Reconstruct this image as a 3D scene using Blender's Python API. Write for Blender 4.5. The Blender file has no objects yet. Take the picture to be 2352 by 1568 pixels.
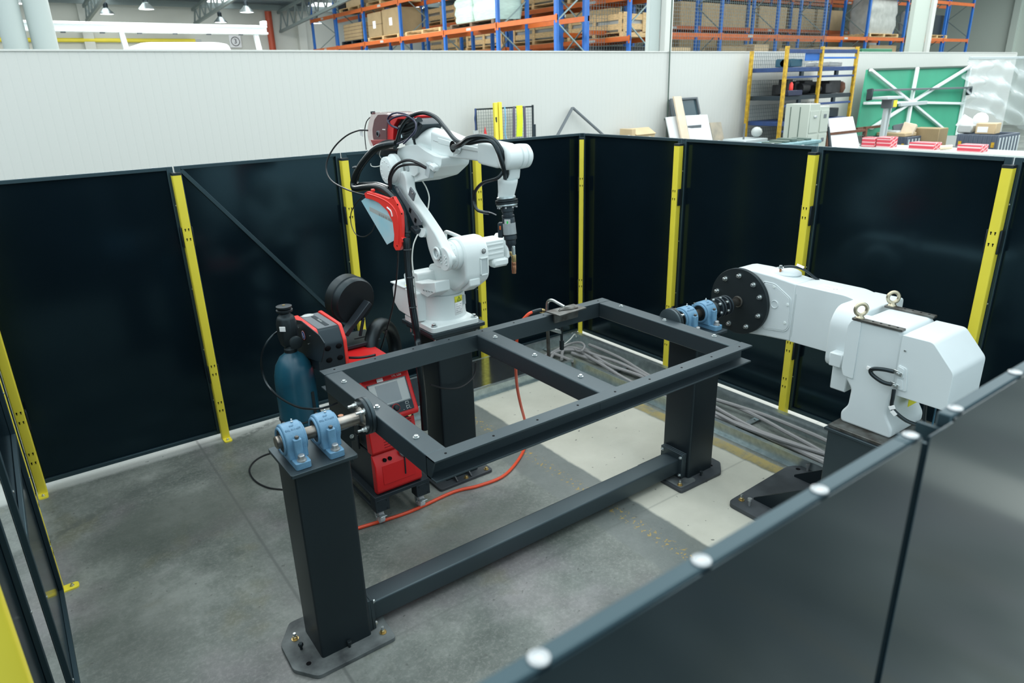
import bpy, math, random
from mathutils import Vector, Matrix
random.seed(7)
R = math.radians
scn = bpy.context.scene
col = scn.collection

# ---------------------------------------------------------------- camera
cam = bpy.data.objects.new('camera', bpy.data.cameras.new('camera'))
col.objects.link(cam)
CY, CP, CR_ = R(54.5086), R(20.312), R(-1.6271)
fw = Vector((math.cos(CY) * math.cos(CP), math.sin(CY) * math.cos(CP), -math.sin(CP)))
r0 = Vector((math.sin(CY), -math.cos(CY), 0))
u0 = r0.cross(fw)
rt = math.cos(CR_) * r0 + math.sin(CR_) * u0
up = -math.sin(CR_) * r0 + math.cos(CR_) * u0
cam.matrix_world = Matrix(((rt.x, up.x, -fw.x, -4.9699), (rt.y, up.y, -fw.y, -5.6255), (rt.z, up.z, -fw.z, 2.7021), (0, 0, 0, 1)))
cam.data.sensor_width = 36
cam.data.lens = 36 * 1600.487 / 2352
cam.data.clip_start = 0.05
cam.data.clip_end = 200
cam.data.dof.use_dof = True
cam.data.dof.focus_distance = 4.3
cam.data.dof.aperture_fstop = 3.2
scn.camera = cam

# ---------------------------------------------------------------- world, lamps, exposure
w = bpy.data.worlds.new('hall_air')
scn.world = w
w.use_nodes = True
w.node_tree.nodes['Background'].inputs[0].default_value = (0.75, 0.895, 0.95, 1)
w.node_tree.nodes['Background'].inputs[1].default_value = 1.40

def area(name, loc, sx, sy, power, rot=(0, 0, 0), color=(1.0, 0.985, 0.945)):
    l = bpy.data.lights.new(name, 'AREA')
    l.shape = 'RECTANGLE'
    l.size, l.size_y, l.energy, l.color = sx, sy, power, color
    o = bpy.data.objects.new(name, l)
    o.location, o.rotation_euler = loc, rot
    col.objects.link(o)
    return o

for x, p in ((-9.4, 110), (-6.0, 130), (-2.6, 185), (0.8, 220), (4.2, 230), (7.6, 250), (11.0, 290), (14.6, 330), (18.4, 340), (22.4, 340), (27.5, 420), (32.5, 420)):  # unseen strips over the hall; the last two added to brighten the right wall
    area('skylight_fill_lamp', (x, 1.5, 7.35), 1.3, 15.0, p)
area('skylight_fill_lamp', (2.5, 15.0, 6.3), 1.6, 12.0, 1500)
area('skylight_fill_lamp', (-3.0, 15.0, 6.3), 1.6, 12.0, 1100)
scn.view_settings.view_transform = 'Standard'
scn.view_settings.look = 'None'
scn.view_settings.gamma = 1
scn.view_settings.use_curve_mapping = False
scn.view_settings.exposure = 0.08

# ---------------------------------------------------------------- materials
MATS = {}
def mat(name, c, rough=0.5, metal=0.0, var=0.0, scale=6.0, bump=0.0, bscale=60.0, spec=0.5, alpha=1.0, trans=0.0, emit=0.0, coat=0.0, stretch=None, c2=None, stint=None):
    m = bpy.data.materials.new(name)
    m.use_nodes = True
    nt = m.node_tree
    b = nt.nodes['Principled BSDF']
    b.inputs['Base Color'].default_value = (*c, 1)
    b.inputs['Roughness'].default_value = rough
    b.inputs['Metallic'].default_value = metal
    b.inputs['Specular IOR Level'].default_value = spec
    b.inputs['Alpha'].default_value = alpha
    if stint:
        b.inputs['Specular Tint'].default_value = (*stint, 1)
    b.inputs['Transmission Weight'].default_value = trans
    b.inputs['Coat Weight'].default_value = coat
    if emit:
        b.inputs['Emission Color'].default_value = (*c, 1)
        b.inputs['Emission Strength'].default_value = emit
    if var or bump or c2:
        tc = nt.nodes.new('ShaderNodeTexCoord')
        mp = nt.nodes.new('ShaderNodeMapping')
        nt.links.new(tc.outputs['Object'], mp.inputs['Vector'])
        if stretch:
            mp.inputs['Scale'].default_value = stretch
        n = nt.nodes.new('ShaderNodeTexNoise')
        n.inputs['Scale'].default_value = scale
        n.inputs['Detail'].default_value = 6
        nt.links.new(mp.outputs[0], n.inputs['Vector'])
        if var or c2:
            r = nt.nodes.new('ShaderNodeValToRGB')
            r.color_ramp.elements[0].position = 0.3
            r.color_ramp.elements[1].position = 0.72
            lo = c2 if c2 else tuple(x * (1 - var) for x in c)
            hi = c if c2 else tuple(min(1, x * (1 + var)) for x in c)
            r.color_ramp.elements[0].color = (*lo, 1)
            r.color_ramp.elements[1].color = (*hi, 1)
            nt.links.new(n.outputs['Fac'], r.inputs[0])
            nt.links.new(r.outputs[0], b.inputs['Base Color'])
        if bump:
            n2 = nt.nodes.new('ShaderNodeTexNoise')
            n2.inputs['Scale'].default_value = bscale
            nt.links.new(mp.outputs[0], n2.inputs['Vector'])
            bp = nt.nodes.new('ShaderNodeBump')
            bp.inputs['Strength'].default_value = bump
            bp.inputs['Distance'].default_value = 0.01
            nt.links.new(n2.outputs['Fac'], bp.inputs['Height'])
            nt.links.new(bp.outputs[0], b.inputs['Normal'])
    MATS[name] = m
    return m

mat('panel_sheet', (0.0035, 0.0080, 0.0120), 0.15, spec=0.42, var=0.12, scale=2, stint=(.48, .86, 1.0))
mat('panel_frame', (0.0110, 0.0205, 0.0270), 0.50, spec=0.95, stint=(.55, .88, 1.0))
mat('near_sheet', (0.022, 0.033, 0.040), 0.30, spec=0.5, var=0.1, scale=3)
mat('near_frame', (0.040, 0.055, 0.065), 0.40, spec=0.5)
mat('yellow_paint', (0.80, 0.68, 0.055), 0.42, var=0.04, scale=4)
mat('cap_black', (0.0105, 0.0135, 0.0155), 0.5, stint=(.7, .92, 1.0))
mat('void', (0.004, 0.004, 0.005), 0.8, spec=0.1)
mat('zinc', (0.62, 0.66, 0.66), 0.28, metal=0.9)
mat('rivet', (0.46, 0.48, 0.49), 0.4, metal=0.8)
mat('passivated', (0.50, 0.45, 0.33), 0.30, metal=0.9)
mat('brass', (0.62, 0.47, 0.22), 0.32, metal=0.9)
mat('copper', (0.50, 0.24, 0.14), 0.35, metal=0.9)
mat('anthracite', (0.014, 0.0205, 0.0255), 0.46, spec=1.0, var=0.10, scale=3, stint=(.7, .92, 1.0))
mat('column_paint', (0.0095, 0.014, 0.0175), 0.40, spec=0.5, var=0.12, scale=2.5, stint=(.7, .92, 1.0))
mat('dusty_plate', (0.21, 0.235, 0.235), 0.65, c2=(0.03, 0.036, 0.04), scale=7)
mat('foot_plate', (0.060, 0.070, 0.080), 0.55, c2=(0.030, 0.036, 0.042), scale=6)
mat('shaft_steel', (0.36, 0.34, 0.31), 0.34, metal=0.9, c2=(0.20, 0.17, 0.14), scale=14)
mat('raw_steel', (0.20, 0.21, 0.20), 0.42, metal=0.75, c2=(0.07, 0.06, 0.05), scale=16)
mat('blue_cast', (0.125, 0.275, 0.42), 0.42, var=0.10, scale=9, bump=0.15, bscale=160)
mat('robot_white', (0.73, 0.79, 0.785), 0.36, spec=0.5, var=0.03, scale=3)
mat('robot_shade', (0.50, 0.56, 0.57), 0.42)
mat('positioner_white', (0.64, 0.70, 0.715), 0.40, var=0.03, scale=3)
mat('rubber', (0.0075, 0.0095, 0.0115), 0.42, spec=0.5, stint=(.7, .92, 1.0))
mat('hose_black', (0.009, 0.011, 0.013), 0.30, spec=0.5, stint=(.7, .92, 1.0))
mat('cable_black', (0.014, 0.016, 0.019), 0.38)
mat('cable_gray', (0.30, 0.30, 0.305), 0.55)
mat('cable_navy', (0.012, 0.016, 0.05), 0.35)
mat('tube_white', (0.66, 0.68, 0.64), 0.45)
mat('orange_cable', (0.80, 0.085, 0.030), 0.42)
mat('red_plastic', (0.66, 0.014, 0.016), 0.38)
mat('red_dark', (0.34, 0.008, 0.012), 0.4)
mat('red_bright', (0.85, 0.045, 0.035), 0.42)
mat('red_clear', (0.42, 0.05, 0.06), 0.08, alpha=0.26, spec=0.8, coat=0.6)
mat('plastic_clear', (0.80, 0.88, 0.90), 0.10, alpha=0.22, spec=0.8)
mat('device_dark', (0.016, 0.021, 0.027), 0.45, stint=(.7, .92, 1.0))
mat('device_gray', (0.13, 0.15, 0.165), 0.5)
mat('screen_gray', (0.15, 0.185, 0.21), 0.15)
mat('screen_pale', (0.46, 0.49, 0.48), 0.3)
mat('plain_white', (0.85, 0.86, 0.86), 0.5)
mat('print_dark', (0.03, 0.035, 0.04), 0.6)
mat('print_gray', (0.32, 0.33, 0.34), 0.6)
mat('print_blue', (0.02, 0.09, 0.38), 0.5)
mat('print_green', (0.03, 0.22, 0.05), 0.5)
mat('led_green', (0.03, 0.55, 0.10), 0.5)
mat('label_yellow', (0.86, 0.80, 0.05), 0.5)
mat('label_blue', (0.36, 0.66, 0.76), 0.3, c2=(0.52, 0.70, 0.76), scale=9)
mat('cylinder_teal', (0.012, 0.088, 0.135), 0.34, c2=(0.010, 0.062, 0.10), scale=7)
mat('galvanized', (0.60, 0.68, 0.69), 0.30, metal=0.8, c2=(0.42, 0.50, 0.52), scale=22)
mat('tray_lid', (0.58, 0.62, 0.64), 0.16, metal=0.95, c2=(0.34, 0.38, 0.40), scale=26)
mat('caster_white', (0.70, 0.70, 0.72), 0.45)
mat('wood', (0.60, 0.42, 0.21), 0.65, var=0.22, scale=9, stretch=(1, 1, 4))
mat('wood_pale', (0.80, 0.66, 0.50), 0.6, var=0.08, scale=6)
mat('wood_dark', (0.16, 0.11, 0.07), 0.7, var=0.2, scale=8)
mat('plywood', (0.52, 0.44, 0.33), 0.65, c2=(0.28, 0.27, 0.23), scale=4)
mat('cardboard', (0.33, 0.245, 0.13), 0.75, var=0.08, scale=4)
mat('cardboard_tan', (0.58, 0.44, 0.26), 0.75, var=0.08, scale=4)
mat('rack_blue', (0.018, 0.13, 0.46), 0.45, var=0.08)
mat('rack_navy', (0.018, 0.05, 0.16), 0.5, var=0.2, scale=7)
mat('rack_orange', (0.56, 0.125, 0.022), 0.45, var=0.08)
mat('rack_brace', (0.26, 0.34, 0.34), 0.4, metal=0.6)
mat('rack_yellow', (0.74, 0.46, 0.02), 0.5, c2=(0.34, 0.2, 0.02), scale=14)
mat('mesh_gray', (0.16, 0.20, 0.20), 0.5)
mat('film_green', (0.56, 0.74, 0.66), 0.32, var=0.12, scale=5, stretch=(1, 1, 6), bump=0.3, bscale=9)
mat('film_gray', (0.42, 0.43, 0.40), 0.30, var=0.15, scale=5, bump=0.3, bscale=9)
mat('green_sheet', (0.022, 0.285, 0.165), 0.55, var=0.05, scale=2)
mat('green_paint', (0.05, 0.24, 0.13), 0.5)
mat('lime', (0.72, 0.88, 0.02), 0.6, var=0.08, scale=12)
mat('purple_sling', (0.10, 0.085, 0.14), 0.7)
mat('sky_blue', (0.20, 0.50, 0.80), 0.6)
mat('wall_white', (0.60, 0.610, 0.580), 0.5)
mat('far_wall', (0.62, 0.645, 0.60), 0.7, var=0.05, scale=0.6)
mat('side_wall', (0.50, 0.56, 0.50), 0.7)
mat('column_gray', (0.43, 0.49, 0.475), 0.55)
mat('gantry_white', (0.76, 0.81, 0.81), 0.4)
mat('roof_metal', (0.15, 0.20, 0.23), 0.5)
mat('roof_steel', (0.20, 0.25, 0.25), 0.5)
mat('skylight_sheet', (0.94, 0.99, 1.0), 0.5, emit=2.2)
mat('lamp_glow', (1.0, 1.0, 0.98), 0.4, emit=5.0)
mat('pipe_red', (0.44, 0.07, 0.03), 0.5)
mat('pipe_dark', (0.07, 0.11, 0.09), 0.5)
mat('van_white', (0.85, 0.88, 0.90), 0.2)
mat('cabinet_gray', (0.46, 0.50, 0.44), 0.5)
mat('steel_blue', (0.19, 0.35, 0.38), 0.55, c2=(0.13, 0.24, 0.26), scale=9)
mat('crate_gray', (0.085, 0.11, 0.15), 0.5, var=0.06)
mat('rust', (0.13, 0.055, 0.03), 0.75, var=0.2, scale=14)
mat('bench_top', (0.62, 0.69, 0.66), 0.35)
mat('paper', (0.84, 0.86, 0.88), 0.6)
mat('window_dark', (0.05, 0.085, 0.10), 0.15)
mat('skin_dark', (0.02, 0.022, 0.025), 0.6, var=0.5, scale=8)

def node_mat_ribs():
    # red and white carton print: brick pattern
    m = bpy.data.materials.new('red_carton')
    m.use_nodes = True
    nt = m.node_tree
    b = nt.nodes['Principled BSDF']
    t = nt.nodes.new('ShaderNodeTexBrick')
    t.inputs['Color1'].default_value = (0.62, 0.05, 0.08, 1)
    t.inputs['Color2'].default_value = (0.66, 0.07, 0.10, 1)
    t.inputs['Mortar'].default_value = (0.80, 0.62, 0.62, 1)
    t.inputs['Scale'].default_value = 3.2
    t.inputs['Mortar Size'].default_value = 0.028
    tc = nt.nodes.new('ShaderNodeTexCoord')
    mp = nt.nodes.new('ShaderNodeMapping')
    mp.inputs['Rotation'].default_value = (R(90), 0, R(20))
    nt.links.new(tc.outputs['Object'], mp.inputs[0])
    nt.links.new(mp.outputs[0], t.inputs['Vector'])
    nt.links.new(t.outputs['Color'], b.inputs['Base Color'])
    b.inputs['Roughness'].default_value = 0.5
    MATS['red_carton'] = m
node_mat_ribs()

def floor_material():
    m = bpy.data.materials.new('concrete')
    m.use_nodes = True
    nt = m.node_tree
    L, N = nt.links, nt.nodes
    b = N['Principled BSDF']
    tc = N.new('ShaderNodeTexCoord')
    sep = N.new('ShaderNodeSeparateXYZ')
    L.new(tc.outputs['Object'], sep.inputs[0])

    def noise(scale, detail=5, rough=0.6):
        n = N.new('ShaderNodeTexNoise')
        n.inputs['Scale'].default_value = scale
        n.inputs['Detail'].default_value = detail
        n.inputs['Roughness'].default_value = rough
        L.new(tc.outputs['Object'], n.inputs['Vector'])
        return n.outputs['Fac']

    def math_(op, a, c=None, v=0.0):
        n = N.new('ShaderNodeMath')
        n.operation = op
        for i, s in enumerate((a, c)):
            if s is None:
                n.inputs[i].default_value = v
            elif isinstance(s, (int, float)):
                n.inputs[i].default_value = s
            else:
                L.new(s, n.inputs[i])
        return n.outputs[0]

    wob = math_('MULTIPLY', math_('SUBTRACT', noise(9, 4), 0.5), 0.035)
    X = math_('ADD', sep.outputs['X'], wob)
    Y = math_('ADD', sep.outputs['Y'], wob)

    def step(v, e, soft):   # smooth 0..1 rising at e
        n = N.new('ShaderNodeMapRange')
        n.interpolation_type = 'SMOOTHSTEP'
        L.new(v, n.inputs[0])
        n.inputs[1].default_value = e - soft
        n.inputs[2].default_value = e + soft
        return n.outputs[0]

    def band(v, a, c, soft=0.015):
        return math_('MULTIPLY', step(v, a, soft), math_('SUBTRACT', 1.0, step(v, c, soft)))

    def mix(f, a, c, k=1.0):
        n = N.new('ShaderNodeMix')
        n.data_type = 'RGBA'
        if k != 1.0:
            f = math_('MULTIPLY', f, k)
        L.new(f, n.inputs[0])
        for s, i in ((a, 6), (c, 7)):
            if isinstance(s, tuple):
                n.inputs[i].default_value = (*s, 1)
            else:
                L.new(s, n.inputs[i])
        return n.outputs[2]

    r = N.new('ShaderNodeValToRGB')
    r.color_ramp.elements[0].position, r.color_ramp.elements[0].color = 0.34, (0.066, 0.082, 0.074, 1)
    r.color_ramp.elements[1].position, r.color_ramp.elements[1].color = 0.66, (0.330, 0.352, 0.330, 1)
    e = r.color_ramp.elements.new(0.5)
    e.color = (0.165, 0.186, 0.170, 1)
    mixn = math_('ADD', math_('MULTIPLY', noise(1.3, 6, 0.62), 0.75), math_('MULTIPLY', noise(5.0, 6, 0.7), 0.25))
    L.new(mixn, r.inputs[0])
    c = r.outputs[0]
    # faint purple and olive stains
    c = mix(step(noise(0.9, 3), 0.60, 0.08), c, (0.27, 0.235, 0.26), 0.45)
    c = mix(step(noise(1.7, 3), 0.62, 0.06), c, (0.17, 0.17, 0.115), 0.5)
    # fine speckle and a few broad dark patches: dirt, and soft shade painted in
    c = mix(step(noise(42, 5, 0.75), 0.55, 0.10), c, (0.40, 0.41, 0.38), 0.22)
    c = mix(step(noise(17, 6, 0.8), 0.60, 0.05), c, (0.085, 0.10, 0.09), 0.30)
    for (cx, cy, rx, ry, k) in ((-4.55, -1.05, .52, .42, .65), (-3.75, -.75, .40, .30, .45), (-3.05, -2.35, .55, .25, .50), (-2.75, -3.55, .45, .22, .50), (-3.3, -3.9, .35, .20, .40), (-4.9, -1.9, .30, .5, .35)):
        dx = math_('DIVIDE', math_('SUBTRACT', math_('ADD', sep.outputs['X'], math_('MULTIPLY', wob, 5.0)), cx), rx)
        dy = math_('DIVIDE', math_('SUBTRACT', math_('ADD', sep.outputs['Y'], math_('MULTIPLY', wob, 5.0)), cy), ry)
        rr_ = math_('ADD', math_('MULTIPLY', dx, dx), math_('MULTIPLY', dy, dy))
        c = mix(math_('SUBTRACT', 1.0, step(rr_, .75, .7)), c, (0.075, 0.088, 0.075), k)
    # newer pale slab strip and the darker strip with an old ground-off line beside it
    c = mix(band(X, -2.33, -1.94), c, (0.155, 0.175, 0.170), 0.7)
    spk = math_('MULTIPLY', band(X, -2.16, -2.07, 0.02), step(noise(38, 2), 0.60, 0.03))
    c = mix(spk, c, (0.50, 0.33, 0.06), 0.7)
    pale = N.new('ShaderNodeMix')
    pale.data_type = 'RGBA'
    L.new(noise(3.0, 6), pale.inputs[0])
    pale.inputs[6].default_value = (0.47, 0.465, 0.395, 1)
    pale.inputs[7].default_value = (0.70, 0.69, 0.60, 1)
    inyr = band(Y, -4.7, -0.3, 0.05)
    c = mix(math_('MULTIPLY', band(X, -1.94, -0.90), inyr), c, pale.outputs[2], 0.88)
    # yellow floor line
    c = mix(math_('MULTIPLY', math_('MULTIPLY', band(X, -0.89, -0.78, 0.01), inyr), step(noise(7, 5, 0.7), 0.42, 0.18)), c, (0.42, 0.32, 0.09), 0.70)
    # pale lime strip under the fences
    c = mix(band(Y, -0.06, 0.30, 0.03), c, (0.44, 0.46, 0.44), 0.7)
    c = mix(band(sep.outputs['X'], -0.17, 0.35, 0.02), c, (0.60, 0.60, 0.54), 0.8)
    # saw-cut joint, a painted shadow edge and a long dark scuff
    c = mix(band(sep.outputs['X'], -4.133, -4.117, 0.006), c, (0.085, 0.095, 0.09), 0.75)
    c = mix(band(sep.outputs['X'], -4.20, -4.05, 0.06), c, (0.16, 0.17, 0.165), 0.35)
    c = mix(band(sep.outputs['Y'], -2.893, -2.882, 0.008), c, (0.12, 0.13, 0.12), 0.35)  # edge of a shadow across the floor, painted as a thin dark line
    d = math_('SUBTRACT', sep.outputs['Y'], math_('MULTIPLY', math_('ADD', sep.outputs['X'], 5.128), 0.443))
    c = mix(math_('MULTIPLY', band(math_('ADD', d, math_('MULTIPLY', wob, 1.5)), -0.72, -0.64, 0.03), step(noise(24, 4), 0.46, 0.1)), c, (0.11, 0.125, 0.115), 0.75)
    # small dark flecks
    c = mix(step(noise(26, 2, 0.4), 0.73, 0.015), c, (0.09, 0.095, 0.09), 0.7)
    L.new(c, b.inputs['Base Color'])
    rr = N.new('ShaderNodeMapRange')
    L.new(noise(2.2, 4), rr.inputs[0])
    rr.inputs[3].default_value, rr.inputs[4].default_value = 0.20, 0.50
    L.new(rr.outputs[0], b.inputs['Roughness'])
    b.inputs['Specular IOR Level'].default_value = 0.42
    bp = N.new('ShaderNodeBump')
    bp.inputs['Strength'].default_value = 0.08
    bp.inputs['Distance'].default_value = 0.01
    L.new(noise(90, 3), bp.inputs['Height'])
    L.new(bp.outputs[0], b.inputs['Normal'])
    MATS['concrete'] = m
floor_material()

# ---------------------------------------------------------------- mesh helpers
class MB:
    def __init__(s):
        s.v, s.f = [], []
    def add(s, vs, fs):
        o = len(s.v)
        s.v += [Vector(v) for v in vs]
        s.f += [tuple(i + o for i in f) for f in fs]
        return s
    def bx(s, x0, x1, y0, y1, z0, z1, b=0.0, T=None):
        if x1 < x0: x0, x1 = x1, x0
        if y1 < y0: y0, y1 = y1, y0
        if z1 < z0: z0, z1 = z1, z0
        b = min(b, (x1 - x0) * .45, (y1 - y0) * .45, (z1 - z0) * .45)
        vs, fs = [], []
        if b <= 0:
            vs = [(x, y, z) for x in (x0, x1) for y in (y0, y1) for z in (z0, z1)]
            fs = [(0, 1, 3, 2), (4, 6, 7, 5), (0, 4, 5, 1), (2, 3, 7, 6), (0, 2, 6, 4), (1, 5, 7, 3)]
        else:
            idx = {}
            C = (((x0, x1)), ((y0, y1)), ((z0, z1)))
            for i in (0, 1):
                for j in (0, 1):
                    for k in (0, 1):
                        for a in range(3):
                            p = [C[0][i], C[1][j], C[2][k]]
                            for q, n in enumerate((i, j, k)):
                                if q != a:
                                    p[q] += b if n == 0 else -b
                            idx[i, j, k, a] = len(vs)
                            vs.append(tuple(p))
            for a in range(3):
                o1, o2 = [q for q in range(3) if q != a]
                for n in (0, 1):
                    ring = []
                    for (p, q) in ((0, 0), (1, 0), (1, 1), (0, 1)):
                        t = [0, 0, 0]
                        t[a], t[o1], t[o2] = n, p, q
                        ring.append(idx[(*t, a)])
                    fs.append(tuple(ring))
                for (p, q) in ((0, 0), (1, 0), (1, 1), (0, 1)):
                    t0, t1 = [0, 0, 0], [0, 0, 0]
                    t0[o1], t0[o2], t1[o1], t1[o2] = p, q, p, q
                    t1[a] = 1
                    fs.append((idx[(*t0, o1)], idx[(*t1, o1)], idx[(*t1, o2)], idx[(*t0, o2)]))
            for i in (0, 1):
                for j in (0, 1):
                    for k in (0, 1):
                        fs.append(tuple(idx[i, j, k, a] for a in range(3)))
        if T is not None:
            vs = [T @ Vector(v) for v in vs]
        return s.add(vs, fs)
    def box(s, c, d, b=0.0, rot=None):
        T = Matrix.Translation(Vector(c))
        if rot is not None:
            T = T @ (rot if isinstance(rot, Matrix) else euler(*rot))
        return s.bx(-d[0] / 2, d[0] / 2, -d[1] / 2, d[1] / 2, -d[2] / 2, d[2] / 2, b, T)
    def prism(s, pts, ax, a, b):
        n = len(pts)
        def P(p, h):
            return {'x': (h, p[0], p[1]), 'y': (p[0], h, p[1]), 'z': (p[0], p[1], h)}[ax]
        vs = [P(p, a) for p in pts] + [P(p, b) for p in pts]
        fs = [tuple(range(n - 1, -1, -1)), tuple(range(n, 2 * n))]
        fs += [(i, (i + 1) % n, (i + 1) % n + n, i + n) for i in range(n)]
        return s.add(vs, fs)
    def loft(s, rings, close=True):
        n = len(rings[0])
        o = []
        vs = [p for r in rings for p in r]
        fs = []
        for k in range(len(rings) - 1):
            for i in range(n):
                j = (i + 1) % n
                fs.append((k * n + i, k * n + j, (k + 1) * n + j, (k + 1) * n + i))
        if close:
            fs.append(tuple(range(n - 1, -1, -1)))
            fs.append(tuple((len(rings) - 1) * n + i for i in range(n)))
        return s.add(vs, fs)
    def lathe(s, prof, p0, d, n=28):
        p0, d = Vector(p0), Vector(d).normalized()
        a = d.orthogonal().normalized()
        c = d.cross(a)
        rings = []
        for (r, h) in prof:
            r = max(r, 1e-4)
            rings.append([p0 + d * h + (a * math.cos(2 * math.pi * i / n) + c * math.sin(2 * math.pi * i / n)) * r for i in range(n)])
        return s.loft(rings)
    def cyl(s, p0, p1, r, r2=None, n=20):
        p0, p1 = Vector(p0), Vector(p1)
        return s.lathe([(r, 0), (r if r2 is None else r2, (p1 - p0).length)], p0, p1 - p0, n)
    def tube(s, path, r, n=8, sub=6, r1=None):
        pts = spline(path, sub)
        rings = []
        m = len(pts)
        a = None
        for i, p in enumerate(pts):
            d = (pts[min(i + 1, m - 1)] - pts[max(i - 1, 0)])
            if d.length < 1e-9: continue
            d.normalize()
            if a is None:
                a = d.orthogonal().normalized()
            else:
                a = (a - d * a.dot(d))
                a = a.normalized() if a.length > 1e-6 else d.orthogonal().normalized()
            c = d.cross(a)
            rr = r if r1 is None else r + (r1 - r) * i / (m - 1)
            rings.append([p + (a * math.cos(2 * math.pi * k / n) + c * math.sin(2 * math.pi * k / n)) * rr for k in range(n)])
        return s.loft(rings)
    def bar(s, p0, p1, wd, ht, upv=(0, 0, 1), b=0.0):
        p0, p1 = Vector(p0), Vector(p1)
        d = p1 - p0
        x = d.normalized()
        u = Vector(upv)
        y = u.cross(x)
        y = y.normalized() if y.length > 1e-6 else x.orthogonal().normalized()
        z = x.cross(y)
        T = Matrix(((x.x, y.x, z.x, p0.x), (x.y, y.y, z.y, p0.y), (x.z, y.z, z.z, p0.z), (0, 0, 0, 1)))
        return s.bx(0, d.length, -wd / 2, wd / 2, -ht / 2, ht / 2, b, T)
    def torus(s, c, ax, RR, r, n=28, m=10, a0=0, a1=360):
        c, ax = Vector(c), Vector(ax).normalized()
        a = ax.orthogonal().normalized()
        e = ax.cross(a)
        full = abs(a1 - a0) >= 360
        rings = []
        k = n if full else n + 1
        for i in range(k):
            t = R(a0 + (a1 - a0) * i / n)
            d = a * math.cos(t) + e * math.sin(t)
            rings.append([c + d * RR + (d * math.cos(2 * math.pi * j / m) + ax * math.sin(2 * math.pi * j / m)) * r for j in range(m)])
        if full:
            rings.append(rings[0])
        return s.loft(rings, close=not full)
    def sphere(s, c, r, sc=(1, 1, 1), n=16):
        rings = []
        for i in range(n // 2 + 1):
            t = math.pi * i / (n // 2)
            rr = max(math.sin(t), 1e-3)
            rings.append([(c[0] + r * sc[0] * rr * math.cos(2 * math.pi * j / n), c[1] + r * sc[1] * rr * math.sin(2 * math.pi * j / n), c[2] - r * sc[2] * math.cos(t)) for j in range(n)])
        return s.loft(rings)
    def grid(s, fn, nu, nv):
        vs = [fn(i / nu, j / nv) for i in range(nu + 1) for j in range(nv + 1)]
        fs = [(i * (nv + 1) + j, (i + 1) * (nv + 1) + j, (i + 1) * (nv + 1) + j + 1, i * (nv + 1) + j + 1) for i in range(nu) for j in range(nv)]
        return s.add(vs, fs)
    def build(s, name, m, parent=None, bev=0.0, seg=2, ang=38, solid=0.0, **kw):
        me = bpy.data.meshes.new(name)
        vs = s.v
        if parent is not None:
            I = WM[parent.name].inverted()
            vs = [I @ v for v in vs]
        else:
            if kw.get('label') and not kw.get('world'):
                lo = Vector([min(v[i] for v in vs) for i in range(3)])
                hi = Vector([max(v[i] for v in vs) for i in range(3)])
                org = Vector(((lo.x + hi.x) / 2, (lo.y + hi.y) / 2, lo.z))
                vs = [v - org for v in vs]
        me.from_pydata([tuple(v) for v in vs], [], s.f)
        me.validate()
        import bmesh
        bm = bmesh.new()
        bm.from_mesh(me)
        bmesh.ops.recalc_face_normals(bm, faces=bm.faces)
        bm.to_mesh(me)
        bm.free()
        for p in me.polygons:
            p.use_smooth = True
        try:
            me.set_sharp_from_angle(angle=R(ang))
        except Exception:
            pass
        me.materials.append(MATS[m] if isinstance(m, str) else m)
        o = bpy.data.objects.new(name, me)
        col.objects.link(o)
        if parent is not None:
            o.parent = parent
            WM[o.name] = WM[parent.name].copy()
        else:
            if kw.get('label') and not kw.get('world'):
                o.location = org
                WM[o.name] = Matrix.Translation(org)
            else:
                WM[o.name] = Matrix.Identity(4)
        if bev:
            md = o.modifiers.new('bevel', 'BEVEL')
            md.width, md.segments, md.limit_method, md.angle_limit = bev, seg, 'ANGLE', R(35)
        if solid:
            md = o.modifiers.new('solid', 'SOLIDIFY')
            md.thickness = solid
        tag(o, kw.get('label'), kw.get('cat'), kw.get('group'), kw.get('kind'))
        return o

WM = {}
def tag(o, label=None, cat=None, group=None, kind=None):
    if label: o['label'] = label
    if cat: o['category'] = cat
    if group: o['group'] = group
    if kind: o['kind'] = kind
    return o

def euler(x, y, z):
    return (Matrix.Rotation(R(z), 4, 'Z') @ Matrix.Rotation(R(y), 4, 'Y') @ Matrix.Rotation(R(x), 4, 'X'))

def spline(path, sub=6):
    P = [Vector(p) for p in path]
    if len(P) < 3 or sub <= 1:
        return P
    out = []
    for i in range(len(P) - 1):
        p0, p1, p2, p3 = P[max(i - 1, 0)], P[i], P[i + 1], P[min(i + 2, len(P) - 1)]
        for k in range(sub):
            t = k / sub
            out.append(0.5 * ((2 * p1) + (p2 - p0) * t + (2 * p0 - 5 * p1 + 4 * p2 - p3) * t * t + (3 * p1 - p0 - 3 * p2 + p3) * t ** 3))
    out.append(P[-1])
    return out

def rpoly(pts, rad, seg=5):
    out, n = [], len(pts)
    for i in range(n):
        p, a, b = Vector(pts[i]), Vector(pts[i - 1]), Vector(pts[(i + 1) % n])
        r = rad[i] if isinstance(rad, (list, tuple)) else rad
        r = min(r, (a - p).length * .48, (b - p).length * .48)
        if r <= 1e-6:
            out.append(tuple(p))
            continue
        s0, s1 = p + (a - p).normalized() * r, p + (b - p).normalized() * r
        for k in range(seg + 1):
            t = k / seg
            out.append(tuple((1 - t) ** 2 * s0 + 2 * t * (1 - t) * p + t * t * s1))
    return out

def thing(name, label, cat, loc=(0, 0, 0), group=None, rotz=0.0, M=None):
    o = bpy.data.objects.new(name, None)
    o.empty_display_size = 0.1
    col.objects.link(o)
    T = M if M is not None else Matrix.Translation(Vector(loc)) @ Matrix.Rotation(rotz, 4, 'Z')
    o.matrix_world = T
    WM[o.name] = T.copy()
    return tag(o, label, cat, group)

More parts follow.
